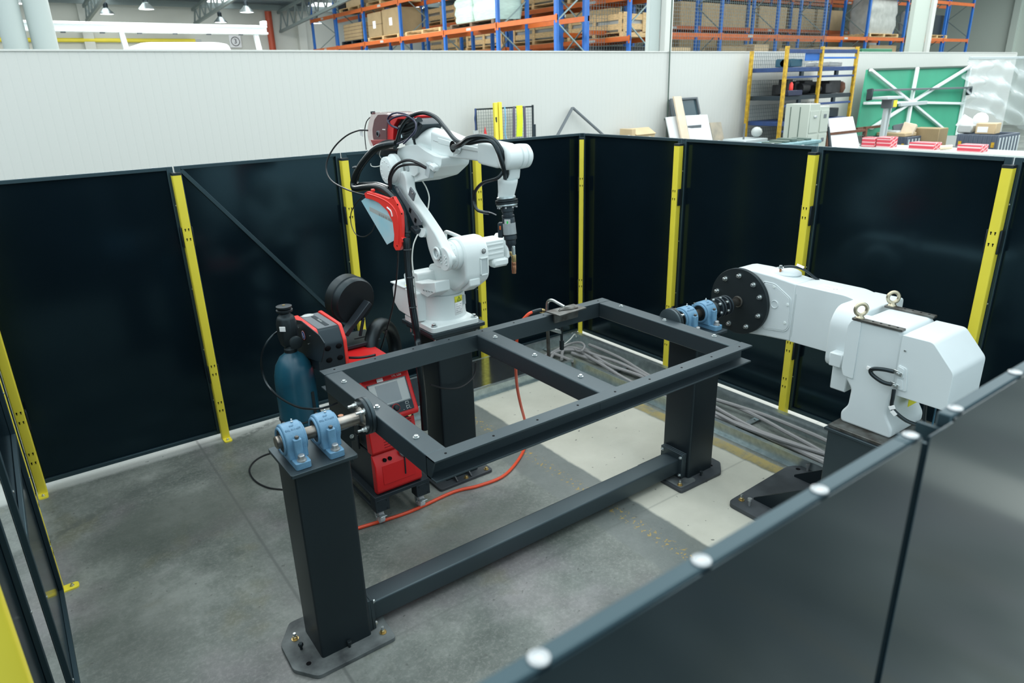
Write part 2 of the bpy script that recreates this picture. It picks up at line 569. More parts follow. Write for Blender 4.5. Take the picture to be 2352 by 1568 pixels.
def text_mesh(s, size, depth, T):
    """flat lettering as mesh builder; T places it (x right, y up, z out)"""
    c = bpy.data.curves.new('lettering', 'FONT')
    c.body, c.size, c.extrude, c.align_x, c.align_y = s, size, depth, 'CENTER', 'CENTER'
    o = bpy.data.objects.new('lettering', c)
    col.objects.link(o)
    dg = bpy.context.evaluated_depsgraph_get()
    me = bpy.data.meshes.new_from_object(o.evaluated_get(dg))
    b = MB()
    b.add([T @ v.co for v in me.vertices], [tuple(p.vertices) for p in me.polygons])
    bpy.data.objects.remove(o)
    return b

def frame(o, x, y):
    """matrix with origin o, x axis x, y axis near y"""
    x = Vector(x).normalized()
    z = x.cross(Vector(y)).normalized()
    y = z.cross(x)
    return Matrix(((x.x, y.x, z.x, o[0]), (x.y, y.y, z.y, o[1]), (x.z, y.z, z.z, o[2]), (0, 0, 0, 1)))

def copies(parent, proto, mats, name=None):
    """share the mesh of proto among extra copies placed by matrices relative to the parent's frame"""
    for T in mats:
        c = proto.copy()
        col.objects.link(c)
        c.parent = proto.parent
        c.matrix_local = T
def bolt_proto(name, parent, m='zinc', r=0.011, h=0.010, washer=True, hexa=True):
    b = MB()
    if washer:
        b.cyl((0, 0, 0), (0, 0, h * .25), r * 1.45, n=14)
    b.lathe([(r, h * .25), (r, h), (r * .8, h * 1.15)], (0, 0, 0), (0, 0, 1), 6 if hexa else 12)
    me = bpy.data.meshes.new(name)
    me.from_pydata([tuple(v) for v in b.v], [], b.f)
    me.materials.append(MATS[m])
    return me
def bolts(name, parent, spots, axis=(0, 0, 1), **k):
    me = bolt_proto(name, parent, **k)
    ax = Vector(axis).normalized()
    q = Vector((0, 0, 1)).rotation_difference(ax).to_matrix().to_4x4()
    for p in spots:
        o = bpy.data.objects.new(name, me)
        col.objects.link(o)
        o.parent = parent
        o.matrix_local = WM[parent.name].inverted() @ Matrix.Translation(Vector(p)) @ q
        WM[o.name] = Matrix.Identity(4)


# ================================================================ setting
b = MB(); b.add([(-30, -14, 0), (45, -14, 0), (45, 30, 0), (-30, 30, 0)], [(0, 1, 2, 3)])
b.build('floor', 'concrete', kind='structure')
# ribbed white partition behind the cell
b = MB()
pts = []
x = -16.0
while x < 24.6:
    pts += [(x, 5.2), (x + 0.082, 5.2), (x + 0.088, 5.2018), (x + 0.104, 5.2018)]
    x += 0.11
n = len(pts)
b.add([(p[0], p[1], 0) for p in pts] + [(p[0], p[1], 3.235) for p in pts] + [(p[0], 5.30, 3.235) for p in pts] + [(p[0], 5.30, 0) for p in pts],
      [(i, i + 1, n + i + 1, n + i) for i in range(n - 1)] + [(n + i, n + i + 1, 2 * n + i + 1, 2 * n + i) for i in range(n - 1)] + [(2 * n + i, 2 * n + i + 1, 3 * n + i + 1, 3 * n + i) for i in range(n - 1)])
b.build('wall_back', 'wall_white', kind='structure', ang=10)
MB().bx(-16, 24.6, 5.185, 5.315, 3.22, 3.245, .003).build('trim_1', 'wall_white', kind='structure')

# ================================================================ machine fence
screw_me = bolt_proto('screw', None, 'zinc', 0.0055, 0.004, washer=False, hexa=False)
rivet_me = None
def _rivet():
    b = MB()
    b.lathe([(0.0115, 0), (0.0112, 0.0018), (0.009, 0.003), (0.0085, 0.0012), (0.003, 0.001), (0.0008, 0.001)], (0, 0, 0), (0, 0, 1), 16)
    me = bpy.data.meshes.new('rivet')
    me.from_pydata([tuple(v) for v in b.v], [], b.f)
    for p in me.polygons: p.use_smooth = True
    me.materials.append(MATS['rivet'])
    return me
rivet_me = _rivet()

def put(name, me, parent, p, axis):
    o = bpy.data.objects.new(name, me)
    col.objects.link(o)
    o.parent = parent
    q = Vector((0, 0, 1)).rotation_difference(Vector(axis)).to_matrix().to_4x4()
    o.matrix_local = WM[parent.name].inverted() @ Matrix.Translation(Vector(p)) @ q
    return o

def fence_panel(label, a, b_, inward, z0=0.03, z1=2.2, rivets=5, brace=False, group='black fence panels', flip=False):
    """a, b_: end points (x, y) of the panel's centre line; inward: unit normal pointing into the cell"""
    a, b_, nrm = Vector((*a, 0)), Vector((*b_, 0)), Vector((*inward, 0))
    d = (b_ - a)
    Ln = d.length
    x = d.normalized()
    T = Matrix(((x.x, nrm.x, 0, a.x), (x.y, nrm.y, 0, a.y), (0, 0, 1, 0), (0, 0, 0, 1)))
    t = thing('safety_fence', label, 'fence', ((a.x + b_.x) / 2, (a.y + b_.y) / 2, 0), group)
    W, D = 0.042, 0.0125
    g = 0.006
    def part(name, m, x0, x1, y0, y1, zz0, zz1, bv=0.002):
        return MB().bx(x0, x1, y0, y1, zz0, zz1, bv, T).build(name, m, t)
    part('sheet', 'panel_sheet', g + .004, Ln - g - .004, -D, -D + .003, z0 + .004, z1 - .004, 0)
    part('stile', 'panel_frame', g, g + W, -D + .003, D, z0, z1)
    part('stile', 'panel_frame', Ln - g - W, Ln - g, -D + .003, D, z0, z1)
    part('top_rail', 'panel_frame', g + W, Ln - g - W, -D + .003, D, z1 - .026, z1)
    part('bottom_rail', 'panel_frame', g + W, Ln - g - W, -D + .003, D, z0, z0 + .03)
    if brace:
        MB().bar(T @ Vector((.05, 0, z1 - .03)), T @ Vector((Ln - .05, 0, 0.62)), .02, .03, (0, 0, 1), .002).build('diagonal_brace', 'panel_frame', t)
    for k in range(rivets):
        put('rivet', rivet_me, t, T @ Vector((.13 + (Ln - .26) * k / max(rivets - 1, 1), 0, z1)), (0, 0, 1))
    for z in (0.34, 0.78, 1.28, 1.92):
        for xx in (g + W * .55, Ln - g - W * .55):
            put('screw', screw_me, t, T @ Vector((xx, D, z)), nrm)
    return t

def slot_mesh():
    b = MB()
    b.cyl((0, 0, 0), (0, 0, .0012), .0052, n=10)
    b.bx(-.0026, .0026, -.015, 0, 0, .0012)
    me = bpy.data.meshes.new('keyhole_slot')
    me.from_pydata([tuple(v) for v in b.v], [], b.f)
    me.materials.append(MATS['void'])
    return me
slot_me = slot_mesh()

def fence_post(label, x, y, nrm, foot=1, w=0.062, clips=(1, 1)):
    """nrm: direction the front face looks into the cell"""
    t = thing('fence_post', label, 'fence post', (x, y, 0), 'yellow fence posts')
    nx, ny = nrm
    u = Vector((-ny, nx, 0)); nn = Vector((nx, ny, 0))
    T = Matrix(((u.x, nn.x, 0, x), (u.y, nn.y, 0, y), (0, 0, 1, 0), (0, 0, 0, 1)))
    h = w / 2
    body = [(-h, -h), (h, -h), (h, h), (-h, h)]
    pl = rpoly(body, .009, 3)
    b = MB(); b.prism(pl, 'z', 0.008, 2.142); b.v = [T @ v for v in b.v]
    b.build('tube', 'yellow_paint', t)
    b = MB(); b.prism(rpoly([(p[0] * 1.03, p[1] * 1.03) for p in body], .009, 3), 'z', 2.142, 2.160); b.v = [T @ v for v in b.v]
    b.build('cap', 'cap_black', t)
    fp = [(-h, -h), (h, -h), (h, h + .075), (-h, h + .075)]
    b = MB(); b.prism(rpoly(fp, [.004, .004, .022, .022], 4), 'z', 0.0, 0.009); b.v = [T @ v for v in b.v]
    b.build('foot', 'yellow_paint', t)
    bolts('anchor_bolt', t, [T @ Vector((0, h + .04, .009))], r=.008, h=.012)
    for zc in (1.715, 0.62, 0.30):
        for dz in (0.036, -0.036):
            for dx in (-.012, .012):
                o = bpy.data.objects.new('keyhole_slot', slot_me)
                col.objects.link(o)
                o.parent = t
                M_ = T @ Matrix.Translation((dx, h, zc + dz)) @ Matrix.Rotation(R(-90), 4, 'X') @ Matrix.Rotation(R(180), 4, 'Z')
                o.matrix_local = WM[t.name].inverted() @ M_
    for s, on in zip((-1, 1), clips):
        if on:
            for zc in (1.69, 0.58):
                b = MB(); b.bx(s * h, s * (h + .013), -.022, .02, zc - .075, zc + .075, .004, T)
                b.build('panel_clip', 'cap_black', t)
    return t

PO = 0.052     # panel centre line sits behind the posts
LX = [-5.22, -3.916, -2.618, -1.306, 0.0]
names = ['leftmost black panel of the back fence, beside the fence corner',
         'black back fence panel crossed by a diagonal brace',
         'black back fence panel directly behind the robot',
         'black back fence panel left of the corner behind the torch']
for i in range(4):
    x0 = LX[i] if i else -5.25
    x1 = LX[i + 1] if i < 3 else PO
    fence_panel(names[i], (x0, PO), (x1, PO), (0, -1), brace=(i == 1))
RY = [0.0, -1.298, -2.605, -3.894, -5.19]
names = ['black panel of the right fence next to the far corner',
         'black right fence panel behind the flange disc of the positioner',
         'wide black right fence panel behind the positioner body',
         'rightmost black panel of the right fence, at the picture edge']
for i in range(4):
    fence_panel(names[i], (PO, RY[i] if i else PO), (PO, RY[i + 1]), (-1, 0))
fence_post('yellow fence post at the left end of the back fence', -5.215, -0.035, (0, -1), clips=(0, 1))
fence_post('yellow fence post behind the teal gas bottle, second from the left', LX[1], 0, (0, -1))
fence_post('yellow fence post left of the red robot guard', LX[2], 0, (0, -1))
fence_post('yellow fence post right behind the robot base', LX[3], 0, (0, -1))
fence_post('yellow corner fence post where the two dark fences meet', -.012, -.012, (-.7071, -.7071), w=.048)
fence_post('yellow fence post of the right fence behind the table bearing', 0, RY[1], (-1, 0))
fence_post('yellow fence post crossed by the white positioner arm', 0, RY[2], (-1, 0))
fence_post('rightmost yellow fence post behind the positioner motor cover', 0, RY[3], (-1, 0))
# left side of the cell, close to the viewer
fence_panel('black fence panel along the left picture edge, far one', (-5.262, -0.02), (-5.262, -1.34), (1, 0))
fence_post('yellow fence post half hidden by the door at the left edge', -5.222, -1.365, (1, 0), clips=(0, 0))
# ---- sliding door section inside the post line
t = fence_panel('black door panel at the left picture edge with bolted rails', (-5.205, -1.40), (-5.205, -2.63), (1, 0), group='fence doors')
b = MB(); b.bx(-5.214, -5.193, -2.58, -1.45, 1.02, 1.06, .003); b.build('middle_rail', 'panel_frame', t)
fence_post('yellow fence post in the bottom left corner of the picture', -5.215, -3.80, (1, 0), clips=(0, 0))
fence_panel('black fence panel nearest the viewer on the left', (-5.262, -2.64), (-5.262, -3.83), (1, 0))
# near side: we look over its top edge
fence_panel('near gray panel in the foreground with four bright rivets', (-5.22, -5.2235), (-3.945, -5.2235), (0, 1), rivets=0)
fence_panel('near gray panel at the right picture edge', (-3.862, -5.2235), (-2.60, -5.2235), (0, 1), rivets=0)
for o, xs in ((bpy.data.objects['safety_fence.011'], (-4.892, -4.663, -4.434, -4.203, -3.967)), (bpy.data.objects['safety_fence.012'], (-3.824, -3.595, -3.366, -3.137, -2.908, -2.68))):
    for x in xs:
        put('rivet', rivet_me, o, (x, -5.2235, 2.2), (0, 0, 1))
t = thing('fence_post', 'dark closing strip post between the two near gray panels', 'fence post', (-3.905, -5.21, 0))
MB().bx(-3.939, -3.862, -5.240, -5.236, 0.03, 2.195, .001).build('cover_strip', 'panel_sheet', t)
MB().bx(-3.935, -3.930, -5.236, -5.19, 0.03, 2.18, 0).bx(-3.872, -3.867, -5.236, -5.19, 0.03, 2.18, 0).build('web', 'panel_frame', t)
MB().bx(-3.93, -3.875, -5.195, -5.15, 0.0, 2.12, .004).build('tube', 'cap_black', t)

# ================================================================ cable trays on the floor
def channel(x0, x1, y0, y1, z0, z1, th=.003):
    b = MB()
    return b
t = thing('cable_tray', 'long galvanized cable tray along the right fence, full of gray cables', 'cable tray', (-.48, -1.8, 0))
def cprof(xw, s, lip, y0, y1, z1, name, mt='galvanized'):
    # C profile wall: web at xw, lips pointing by s
    b = MB()
    b.bx(xw, xw + s * .004, y0, y1, .0, z1)
    b.bx(xw + s * .004, xw + s * lip, y0, y1, z1 - .004, z1)
    b.bx(xw + s * .004, xw + s * lip, y0, y1, .0, .004)
    return b.build(name, mt, t)
cprof(-.225, 1, .05, -4.6, -.12, .115, 'side_rail')
cprof(-.70, -1, .035, -4.6, -.70, .115, 'side_rail')
for y in (-1.05, -1.8, -2.55, -3.3, -4.05):
    MB().bx(-.70, -.225, y - .025, y + .025, .012, .020, .001).build('rung', 'galvanized', t)
    for k in range(4):
        put('slot', slot_me, t, (-.62 + k * .1, y, .0205), (0, 0, 1))
t = thing('cable_tray', 'galvanized cable tray along the back fence with a shiny lid', 'cable tray', (-1.4, -.4, 0))
b = MB(); b.bx(-2.6, -.735, -.70, -.696, 0, .10).bx(-2.6, -.735, -.735, -.70, .096, .10).bx(-2.6, -.735, -.735, -.70, 0, .004); b.build('side_rail', 'galvanized', t)
b = MB(); b.bx(-2.6, -.225, -.124, -.12, 0, .10).bx(-2.6, -.225, -.12, -.085, .096, .10); b.build('side_rail', 'galvanized', t)
MB().bx(-2.55, -1.12, -.695, -.125, .1005, .104, .001).build('lid', 'tray_lid', t)
for i, (xx) in enumerate((-1.02, -.62)):
    MB().bx(xx - .02, xx + .02, -.69, -.13, .012, .02, .001).build('rung', 'galvanized', t)
def cable(name, label, path, r, m, cat='cable', group=None, n=8, sub=6):
    return MB().tube(path, r, n, sub).build(name, m, None, label=label, cat=cat, group=group)
rng = random.Random(3)
tray_lab = ['nearest the inner rail', 'lying on the bundle middle', 'against the outer rail', 'weaving over the others', 'half buried under the others', 'with the widest sway']
for k in range(6):
    pth = []
    y = -.45
    while y > -3.95:
        fx = -.60 + .055 * k + .085 * math.sin(y * (1.7 + .23 * k) + k * 1.9) + rng.uniform(-.015, .015)
        pth.append((max(-.665, min(-.27, fx)), y, .036 + .016 * (k % 3) + rng.uniform(0, .008)))
        y -= .27
    if k < 3:
        pth = [(-.95 + .12 * k, -.42 - .05 * k, .04), (-.72 + .1 * k, -.33, .045)] + pth
    cable('tray_cable', 'gray control cable in the right tray ' + tray_lab[k], pth, .0165, 'cable_gray', group='gray cables in the floor tray')
cable('tray_cable', 'gray cable loop standing up at the tray corner', [(-0.694, -0.329, 0.05), (-0.513, -0.329, 0.08), (-0.442, -0.398, 0.12), (-0.435, -0.51, 0.15), (-0.465, -0.595, 0.14), (-0.511, -0.597, 0.1), (-0.483, -0.484, 0.07), (-0.403, -0.353, 0.06)], .0115, 'cable_gray')
cable('tray_cable', 'thin pale cable ends hooked over the tray corner', [(-0.442, -0.245, 0.06), (-0.371, -0.255, 0.1), (-0.261, -0.204, 0.12), (-0.236, -0.2, 0.08)], .007, 'tube_white')


# ================================================================ turning table: columns, tie beam, frame
AY, AZ = -2.70, 1.200            # axis of the table
FX0, FX1, FY0, FY1, FZ = -3.757, -1.611, -3.342, -2.060, 1.225

def column(label, x0, x1, y0, y1, foot_pts, dusty, anchors, jacks, hole, plate):
    t = thing('bearing_column', label, 'column', ((x0 + x1) / 2, (y0 + y1) / 2, 0), 'bearing columns')
    b = MB(); b.prism(rpoly([(x0, y0), (x1, y0), (x1, y1), (x0, y1)], .016, 4), 'z', .022, 1.082); b.build('tube', 'column_paint', t)
    b = MB(); b.prism(rpoly(foot_pts, .02, 3), 'z', 0, .024); b.build('foot_plate', dusty, t, bev=.002)
    px0, px1, py0, py1 = plate
    b = MB(); b.prism(rpoly([(px0, py0), (px1, py0), (px1, py1), (px0, py1)], .012, 3), 'z', 1.082, 1.100); b.build('top_plate', 'anthracite', t, bev=.0015)
    for p in anchors:
        bolts('anchor_bolt', t, [(p[0], p[1], .024)], m='brass', r=.013, h=.016)
        MB().cyl((p[0], p[1], .03), (p[0], p[1], .062), .0075, n=10).build('stud', 'zinc', t)
    for p in jacks:
        b = MB(); b.cyl((p[0], p[1], .024), (p[0], p[1], .052), .007, n=10).lathe([(.013, .046), (.013, .060), (.010, .063)], (p[0], p[1], 0), (0, 0, 1), 6); b.build('jack_screw', 'cap_black', t)
    for p in hole:
        MB().cyl((p[0], p[1], .0238), (p[0], p[1], .0248), .013, n=16).build('bolt_hole', 'void', t)
    return t
c1 = column('dark square bearing column standing nearest the viewer', -4.192, -3.922, -2.822, -2.575,
       [(-4.33, -2.60), (-4.335, -2.80), (-4.25, -2.915), (-3.83, -2.915), (-3.80, -2.47), (-4.24, -2.47)], 'dusty_plate',
       [(-4.255, -2.607, 0.03), (-3.87, -2.846, 0.03)], [(-4.254, -2.694, 0.03), (-4.051, -2.832, 0.03)], [(-4.259, -2.809, 0.03)], (-4.216, -3.898, -2.862, -2.535))
c2 = column('dark square bearing column at the far end of the tie beam', -1.462, -1.205, -2.825, -2.575,
       [(-1.62, -2.47), (-1.625, -2.905), (-1.21, -2.915), (-1.10, -2.82), (-1.09, -2.55), (-1.16, -2.47)], 'foot_plate',
       [(-1.575, -2.848, 0.03)], [(-1.361, -2.855, 0.03)], [(-1.194, -2.809, 0.03)], (-1.50, -1.20, -2.862, -2.535))
# weld dust on the far foot plate
b = MB(); b.prism(rpoly([(-1.60, -2.88), (-1.44, -2.88), (-1.42, -2.835), (-1.47, -2.83), (-1.475, -2.70), (-1.60, -2.66)], .02, 3), 'z', .0240, .0246); b.build('dust_patch', 'dusty_plate', c2)

t = thing('tie_beam', 'long dark box beam along the floor between the two columns', 'beam', (-2.7, -2.70, 0))
b = MB(); b.prism(rpoly([(-2.765, .050), (-2.635, .050), (-2.635, .165), (-2.765, .165)], .012, 4), 'x', -3.885, -1.51); b.build('tube', 'anthracite', t)
for (x0, x1) in ((-3.921, -3.903), (-3.903, -3.885), (-1.51, -1.492), (-1.492, -1.474), (-1.474, -1.463)):
    MB().bx(x0, x1, -2.80, -2.60, .028, .215, .002).build('end_plate', 'anthracite', t)
for (x, s) in ((-3.885, 1), (-1.51, -1)):
    bolts('bolt', t, [(x, y, z) for y in (-2.785, -2.615) for z in (.05, .19)], axis=(s, 0, 0), r=.009, h=.012)

t = thing('table_frame', 'dark rectangular steel table frame hung between two bearings', 'frame', ((FX0 + FX1) / 2, AY, FZ - .105))
def chan(y, s, name):
    # C channel along x opening outwards (s = outward sign in y)
    b = MB()
    F, H, tw = .078, .105, .007
    w0 = y - s * F
    fx = lambda d: F - d
    for (z0, z1) in ((FZ - .009, FZ), (FZ - H, FZ - H + .009)):
        ring = [(FX0, y), (FX1, y), (FX1, w0), (FX0, w0)]
        b.prism(ring, 'z', z0, z1)
    b.bx(FX0, FX1, w0, w0 + s * tw, FZ - H + .008, FZ - .008)
    b.build(name, 'anthracite', t, bev=.001)
chan(FY0, -1, 'channel_rail')
chan(FY1, 1, 'channel_rail')
def rhs(x0, x1, y0, y1, name):
    b = MB(); b.prism(rpoly([(x0, FZ - .105), (x1, FZ - .105), (x1, FZ - .0005), (x0, FZ - .0005)], .011, 4), 'y', y0, y1); b.build(name, 'anthracite', t)
for xo, s in ((FX0, 1), (FX1, -1)):
    pl_ = [(xo, FY0 + .0775), (xo + s * .104, FY0 + .0775), (xo + s * .104, FY1 - .0775), (xo, FY1 - .0775)]
    b = MB(); b.prism(pl_, 'z', FZ - .105, FZ - .0003); b.build('end_rail', 'anthracite', t, bev=.007, seg=3)
b = MB(); b.prism([(FY0 + .003, FZ - .0005), (FY0 + .0785, FZ - .0005), (FY0 + .0785, FZ - .105), (FY0 + .045, FZ - .105)], 'x', FX0, FX0 + .007); b.build('corner_plate', 'anthracite', t)
rhs(-2.752, -2.628, FY0 + .070, FY1 - .070, 'cross_rail')
hm = MB(); hm.cyl((0, 0, 0), (0, 0, .0008), .0062, n=12)
hme = bpy.data.meshes.new('bolt_hole'); hme.from_pydata([tuple(v) for v in hm.v], [], hm.f); hme.materials.append(MATS['void'])
for k in range(9):
    x = FX0 + .075 + k * (FX1 - FX0 - .15) / 8
    put('bolt_hole', hme, t, (x, FY0 + .036, FZ), (0, 0, 1))
    put('bolt_hole', hme, t, (x, FY1 - .036, FZ), (0, 0, 1))
for x in (FX0 + .045, FX1 - .045, -2.69):
    for k, y in enumerate((-3.10, -2.70, -2.30)):
        bolts('cap_screw', t, [(x, y if x != -2.69 else y + .05, FZ)], r=.0105, h=.011, washer=True)
# turning flange and shaft on both ends
for s, x, lab in ((-1, FX0, 'near'), (1, FX1, 'far')):
    b = MB(); b.lathe([(.088, 0), (.092, .003), (.092, .017), (.089, .020)], (x, AY, AZ), (s, 0, 0), 40); b.build('flange', 'anthracite', t)
    b = MB(); b.lathe([(.088, .021), (.092, .024), (.092, .038), (.089, .041)], (x, AY, AZ), (s, 0, 0), 40); f2 = b.build('flange', 'column_paint', t)
    bolts('flange_bolt', t, [(x + s * .041, AY + .066 * math.cos(R(a)), AZ + .066 * math.sin(R(a))) for a in (45, 135, 225, 315)], axis=(s, 0, 0), r=.012, h=.020)
    for a in (45, 135, 225, 315):
        p = Vector((x + s * .04, AY + .066 * math.cos(R(a)), AZ + .066 * math.sin(R(a))))
        MB().cyl(p, p + Vector((s * .045, 0, 0)), .0075, n=10).build('stud', 'zinc', t)
    b = MB(); b.lathe([(.052, .040), (.040, .058), (.030, .062), (.030, .44 if s < 0 else .30), (.027, .444 if s < 0 else .304)], (x, AY, AZ), (s, 0, 0), 28); b.build('shaft', 'shaft_steel', t)

# pillow blocks
def pillow(label, x, flip):
    t = thing('pillow_block', label, 'bearing', (x, AY, 1.10), 'blue pillow block bearings')
    W = .046
    foot = [(x - .036, AY - .135), (x + .036, AY - .135), (x + .036, AY + .135), (x - .036, AY + .135)]
    b = MB(); b.prism(rpoly(foot, .012, 3), 'z', 1.100, 1.134); b.build('foot', 'blue_cast', t, bev=.003)
    prof = [(AY - .082, 1.13)]
    for a in range(-15, 196, 12):
        prof.append((AY - .078 * math.cos(R(a)), AZ + .078 * math.sin(R(a))))
    prof.append((AY + .082, 1.13))
    b = MB(); b.prism(prof, 'x', x - W, x + W); body = b.build('housing', 'blue_cast', t, bev=.006)
    for sx in (-1, 1):
        b = MB(); b.torus((x + sx * (W + .002), AY, AZ), (1, 0, 0), .060, .008, 28, 8); b.build('rim', 'blue_cast', body)
        b = MB(); b.lathe([(.052, 0), (.052, .006), (.031, .006)], (x + sx * (W - .002), AY, AZ), (sx, 0, 0), 24); b.build('seal', 'rubber', body)
    for sy in (-1, 1):
        b = MB(); b.prism(rpoly([(x - .02, AY + sy * .074), (x + .02, AY + sy * .074), (x + .017, AY + sy * .098), (x - .017, AY + sy * .098)], .004, 2), 'z', 1.13, AZ + .032); b.build('bolt_lug', 'blue_cast', body, bev=.003)
        bolts('cap_bolt', t, [(x, AY + sy * .084, AZ + .032)], m='raw_steel', r=.010, h=.012, washer=False)
        bolts('foot_bolt', t, [(x, AY + sy * .112, 1.134)], m='rivet', r=.0155, h=.026, hexa=False)
    MB().lathe([(.006, 0), (.006, .006), (.0035, .008), (.004, .016), (.001, .018)], (x + .012, AY, AZ + .078), (0, 0, 1), 10).build('grease_nipple', 'zinc', t)
    Tm = Matrix.Translation((x, AY - .046, AZ + .0645)) @ frame((0, 0, 0), (1, 0, 0), (0, .80, .60))
    text_mesh('SNL 511-609', .0135, .0008, Tm).build('lettering', 'blue_cast', body)
    Tm = Matrix.Translation((x, AY - .027, AZ + .0745)) @ frame((0, 0, 0), (1, 0, 0), (0, .93, .36))
    text_mesh('SKF', .013, .0008, Tm).build('lettering', 'blue_cast', body)
    if flip is not None:
        MB().lathe([(.030, 0), (.030, .02), (.026, .024)], (x + flip * (W + .004), AY, AZ), (flip, 0, 0), 24).build('shaft_end', 'shaft_steel', t)
pillow('blue pillow block with the shaft end, outermost on the near column', -4.145, -1)
pillow('blue pillow block nearer the table on the near column', -3.985, None)
pillow('blue pillow block half hidden behind the far table rail', -1.455, None)
pillow('blue pillow block in front of the black shaft coupling', -1.262, None)

# welded ground contact on the near bearing (copper stud in a black clamp)
t = thing('ground_clamp', 'black contact block with a copper stud beside the near bearing', 'clamp', (-3.86, -2.56, 1.0))
MB().bx(-3.885, -3.80, -2.60, -2.50, 1.03, 1.11, .004).build('block', 'cap_black', t)
MB().bx(-3.87, -3.815, -2.585, -2.515, .90, 1.03, .004).build('lower_block', 'cap_black', t)
MB().cyl((-3.845, -2.55, 1.11), (-3.845, -2.55, 1.165), .014, n=14).build('stud', 'copper', t)
bolts('bolt', t, [(-3.82, -2.60, 1.06), (-3.86, -2.60, .96)], axis=(0, -1, 0), r=.008, h=.01)

# G-clamp with a test piece on the far rail of the table
t = thing('welding_test_plate', 'rough steel plate with weld beads clamped on the far table rail', 'steel plate', (-2.20, -2.15, 1.20))
pl = [(-2.169, -2.099, 1.25), (-1.918, -2.095, 1.25), (-1.907, -2.22, 1.25), (-2.159, -2.237, 1.25)]
b = MB(); b.prism([(p[0], p[1]) for p in pl], 'z', 1.241, 1.250); b.build('plate', 'raw_steel', t, bev=.001)
q = [(-2.153, -2.175, 1.232), (-1.945, -2.177, 1.232), (-1.913, -2.12, 1.232), (-2.127, -2.117, 1.232)]
b = MB(); b.prism([(p[0], p[1]) for p in q], 'z', 1.178, 1.241); b.build('bracket', 'raw_steel', t, bev=.002)
MB().tube([(-2.101, -2.156, 1.253), (-2.058, -2.165, 1.255), (-2.022, -2.182, 1.254), (-1.959, -2.187, 1.253)], .0055, 6).build('weld_bead', 'raw_steel', t)
MB().tube([(-2.083, -2.145, 1.253), (-2.03, -2.142, 1.255), (-2.009, -2.176, 1.254), (-1.971, -2.171, 1.253)], .006, 6).build('weld_bead', 'raw_steel', t)
t = thing('g_clamp', 'steel screw clamp biting the far table rail with its spindle hanging below', 'clamp', (-2.24, -2.0, 1.0))
b = MB(); b.tube([(-2.02, -2.12, 1.254), (-2.029, -2.06, 1.269), (-2.031, -2, 1.276), (-2.037, -1.96, 1.258), (-2.038, -1.95, 1.21), (-2.038, -1.95, 1.179)], .011, 8); b.build('upper_jaw', 'zinc', t)
b = MB(); b.bar((-2.037, -1.95, 1.182), (-2.025, -1.95, 0.838), .028, .016, (1, 0, 0), .003); b.build('bar', 'raw_steel', t)
b = MB(); b.bar((-2.018, -1.95, 1.051), (-1.941, -2, 1.018), .022, .024, (0, 0, 1), .003); b.build('sliding_jaw', 'zinc', t)
b = MB(); b.cyl((-1.946, -2, 1.072), (-1.944, -2, 0.884), .0095, n=12); b.build('spindle', 'cap_black', t)
b = MB(); b.cyl((-1.945, -2, 0.957), (-1.944, -2, 0.888), .016, n=12); b.build('grip', 'cap_black', t)
t = cable('ground_cable', 'orange welding cable hanging from the table and crossing the floor', [(-2.207, -2, 1.226), (-2.24, -1.99, 1.211), (-2.292, -1.97, 1.149), (-2.304, -1.95, 1.05), (-2.305, -1.93, 0.924), (-2.244, -1.84, 0.765), (-2.134, -1.7, 0.535), (-2.003, -1.56, 0.297), (-1.838, -1.389, 0.03), (-1.959, -1.566, 0.012), (-2.154, -1.774, 0.012), (-2.447, -1.951, 0.012), (-2.679, -1.955, 0.012), (-2.871, -1.911, 0.012), (-3.228, -1.934, 0.012), (-3.559, -1.893, 0.012), (-3.75, -1.86, .012), (-3.95, -1.7, .012)], .0115, 'orange_cable')
b = MB(); b.tube([(-2.211, -2, 1.226), (-2.165, -2, 1.228), (-2.132, -2, 1.226)], .014, 8).build('cable_sleeve', 'rubber', t)
b = MB(); b.cyl((-2.132, -2, 1.221), (-2.107, -2, 1.213), .016, n=12); b.build('cable_lug', 'brass', t)


# ================================================================ robot on its pedestal
t = thing('robot_pedestal', 'dark robot pedestal column under the white robot', 'pedestal', (-2.70, -1.66, 0))
b = MB(); b.prism(rpoly([(-2.93, -1.845), (-2.48, -1.845), (-2.48, -1.45), (-2.93, -1.45)], .025, 3), 'z', 0, .022); b.build('foot_plate', 'foot_plate', t, bev=.002)
b = MB(); b.prism(rpoly([(-2.838, -1.772), (-2.562, -1.772), (-2.562, -1.53), (-2.838, -1.53)], .016, 4), 'z', .022, 1.155); b.build('tube', 'column_paint', t)
b = MB(); b.prism(rpoly([(-2.922, -1.867), (-2.507, -1.867), (-2.507, -1.438), (-2.922, -1.438)], .012, 3), 'z', 1.165, 1.190); b.build('top_plate', 'anthracite', t, bev=.002)
b = MB(); b.prism(rpoly([(-2.90, -1.84), (-2.53, -1.84), (-2.53, -1.46), (-2.90, -1.46)], .012, 3), 'z', 1.138, 1.156); b.build('lower_plate', 'anthracite', t, bev=.002)
for px, py in ((-2.88, -1.82), (-2.55, -1.82), (-2.88, -1.49), (-2.55, -1.49)):
    MB().cyl((px, py, 1.10), (px, py, 1.17), .008, n=10).build('levelling_stud', 'zinc', t)
for px, py in ((-2.90, -1.72), (-2.70, -1.822), (-2.52, -1.815)):
    bolts('anchor_bolt', t, [(px, py, .022)], m='brass', r=.012, h=.016)
for px in (-2.78, -2.66):
    b = MB(); b.prism([(-1.772, .022), (-1.835, .022), (-1.835, .03), (-1.772, .075)], 'x', px - .005, px + .005); b.build('gusset', 'foot_plate', t)

rb = thing('welding_robot', 'white six-axis welding robot with a red wire feeder on its elbow', 'robot', (-2.71, -1.66, 1.19))
WH = 'robot_white'
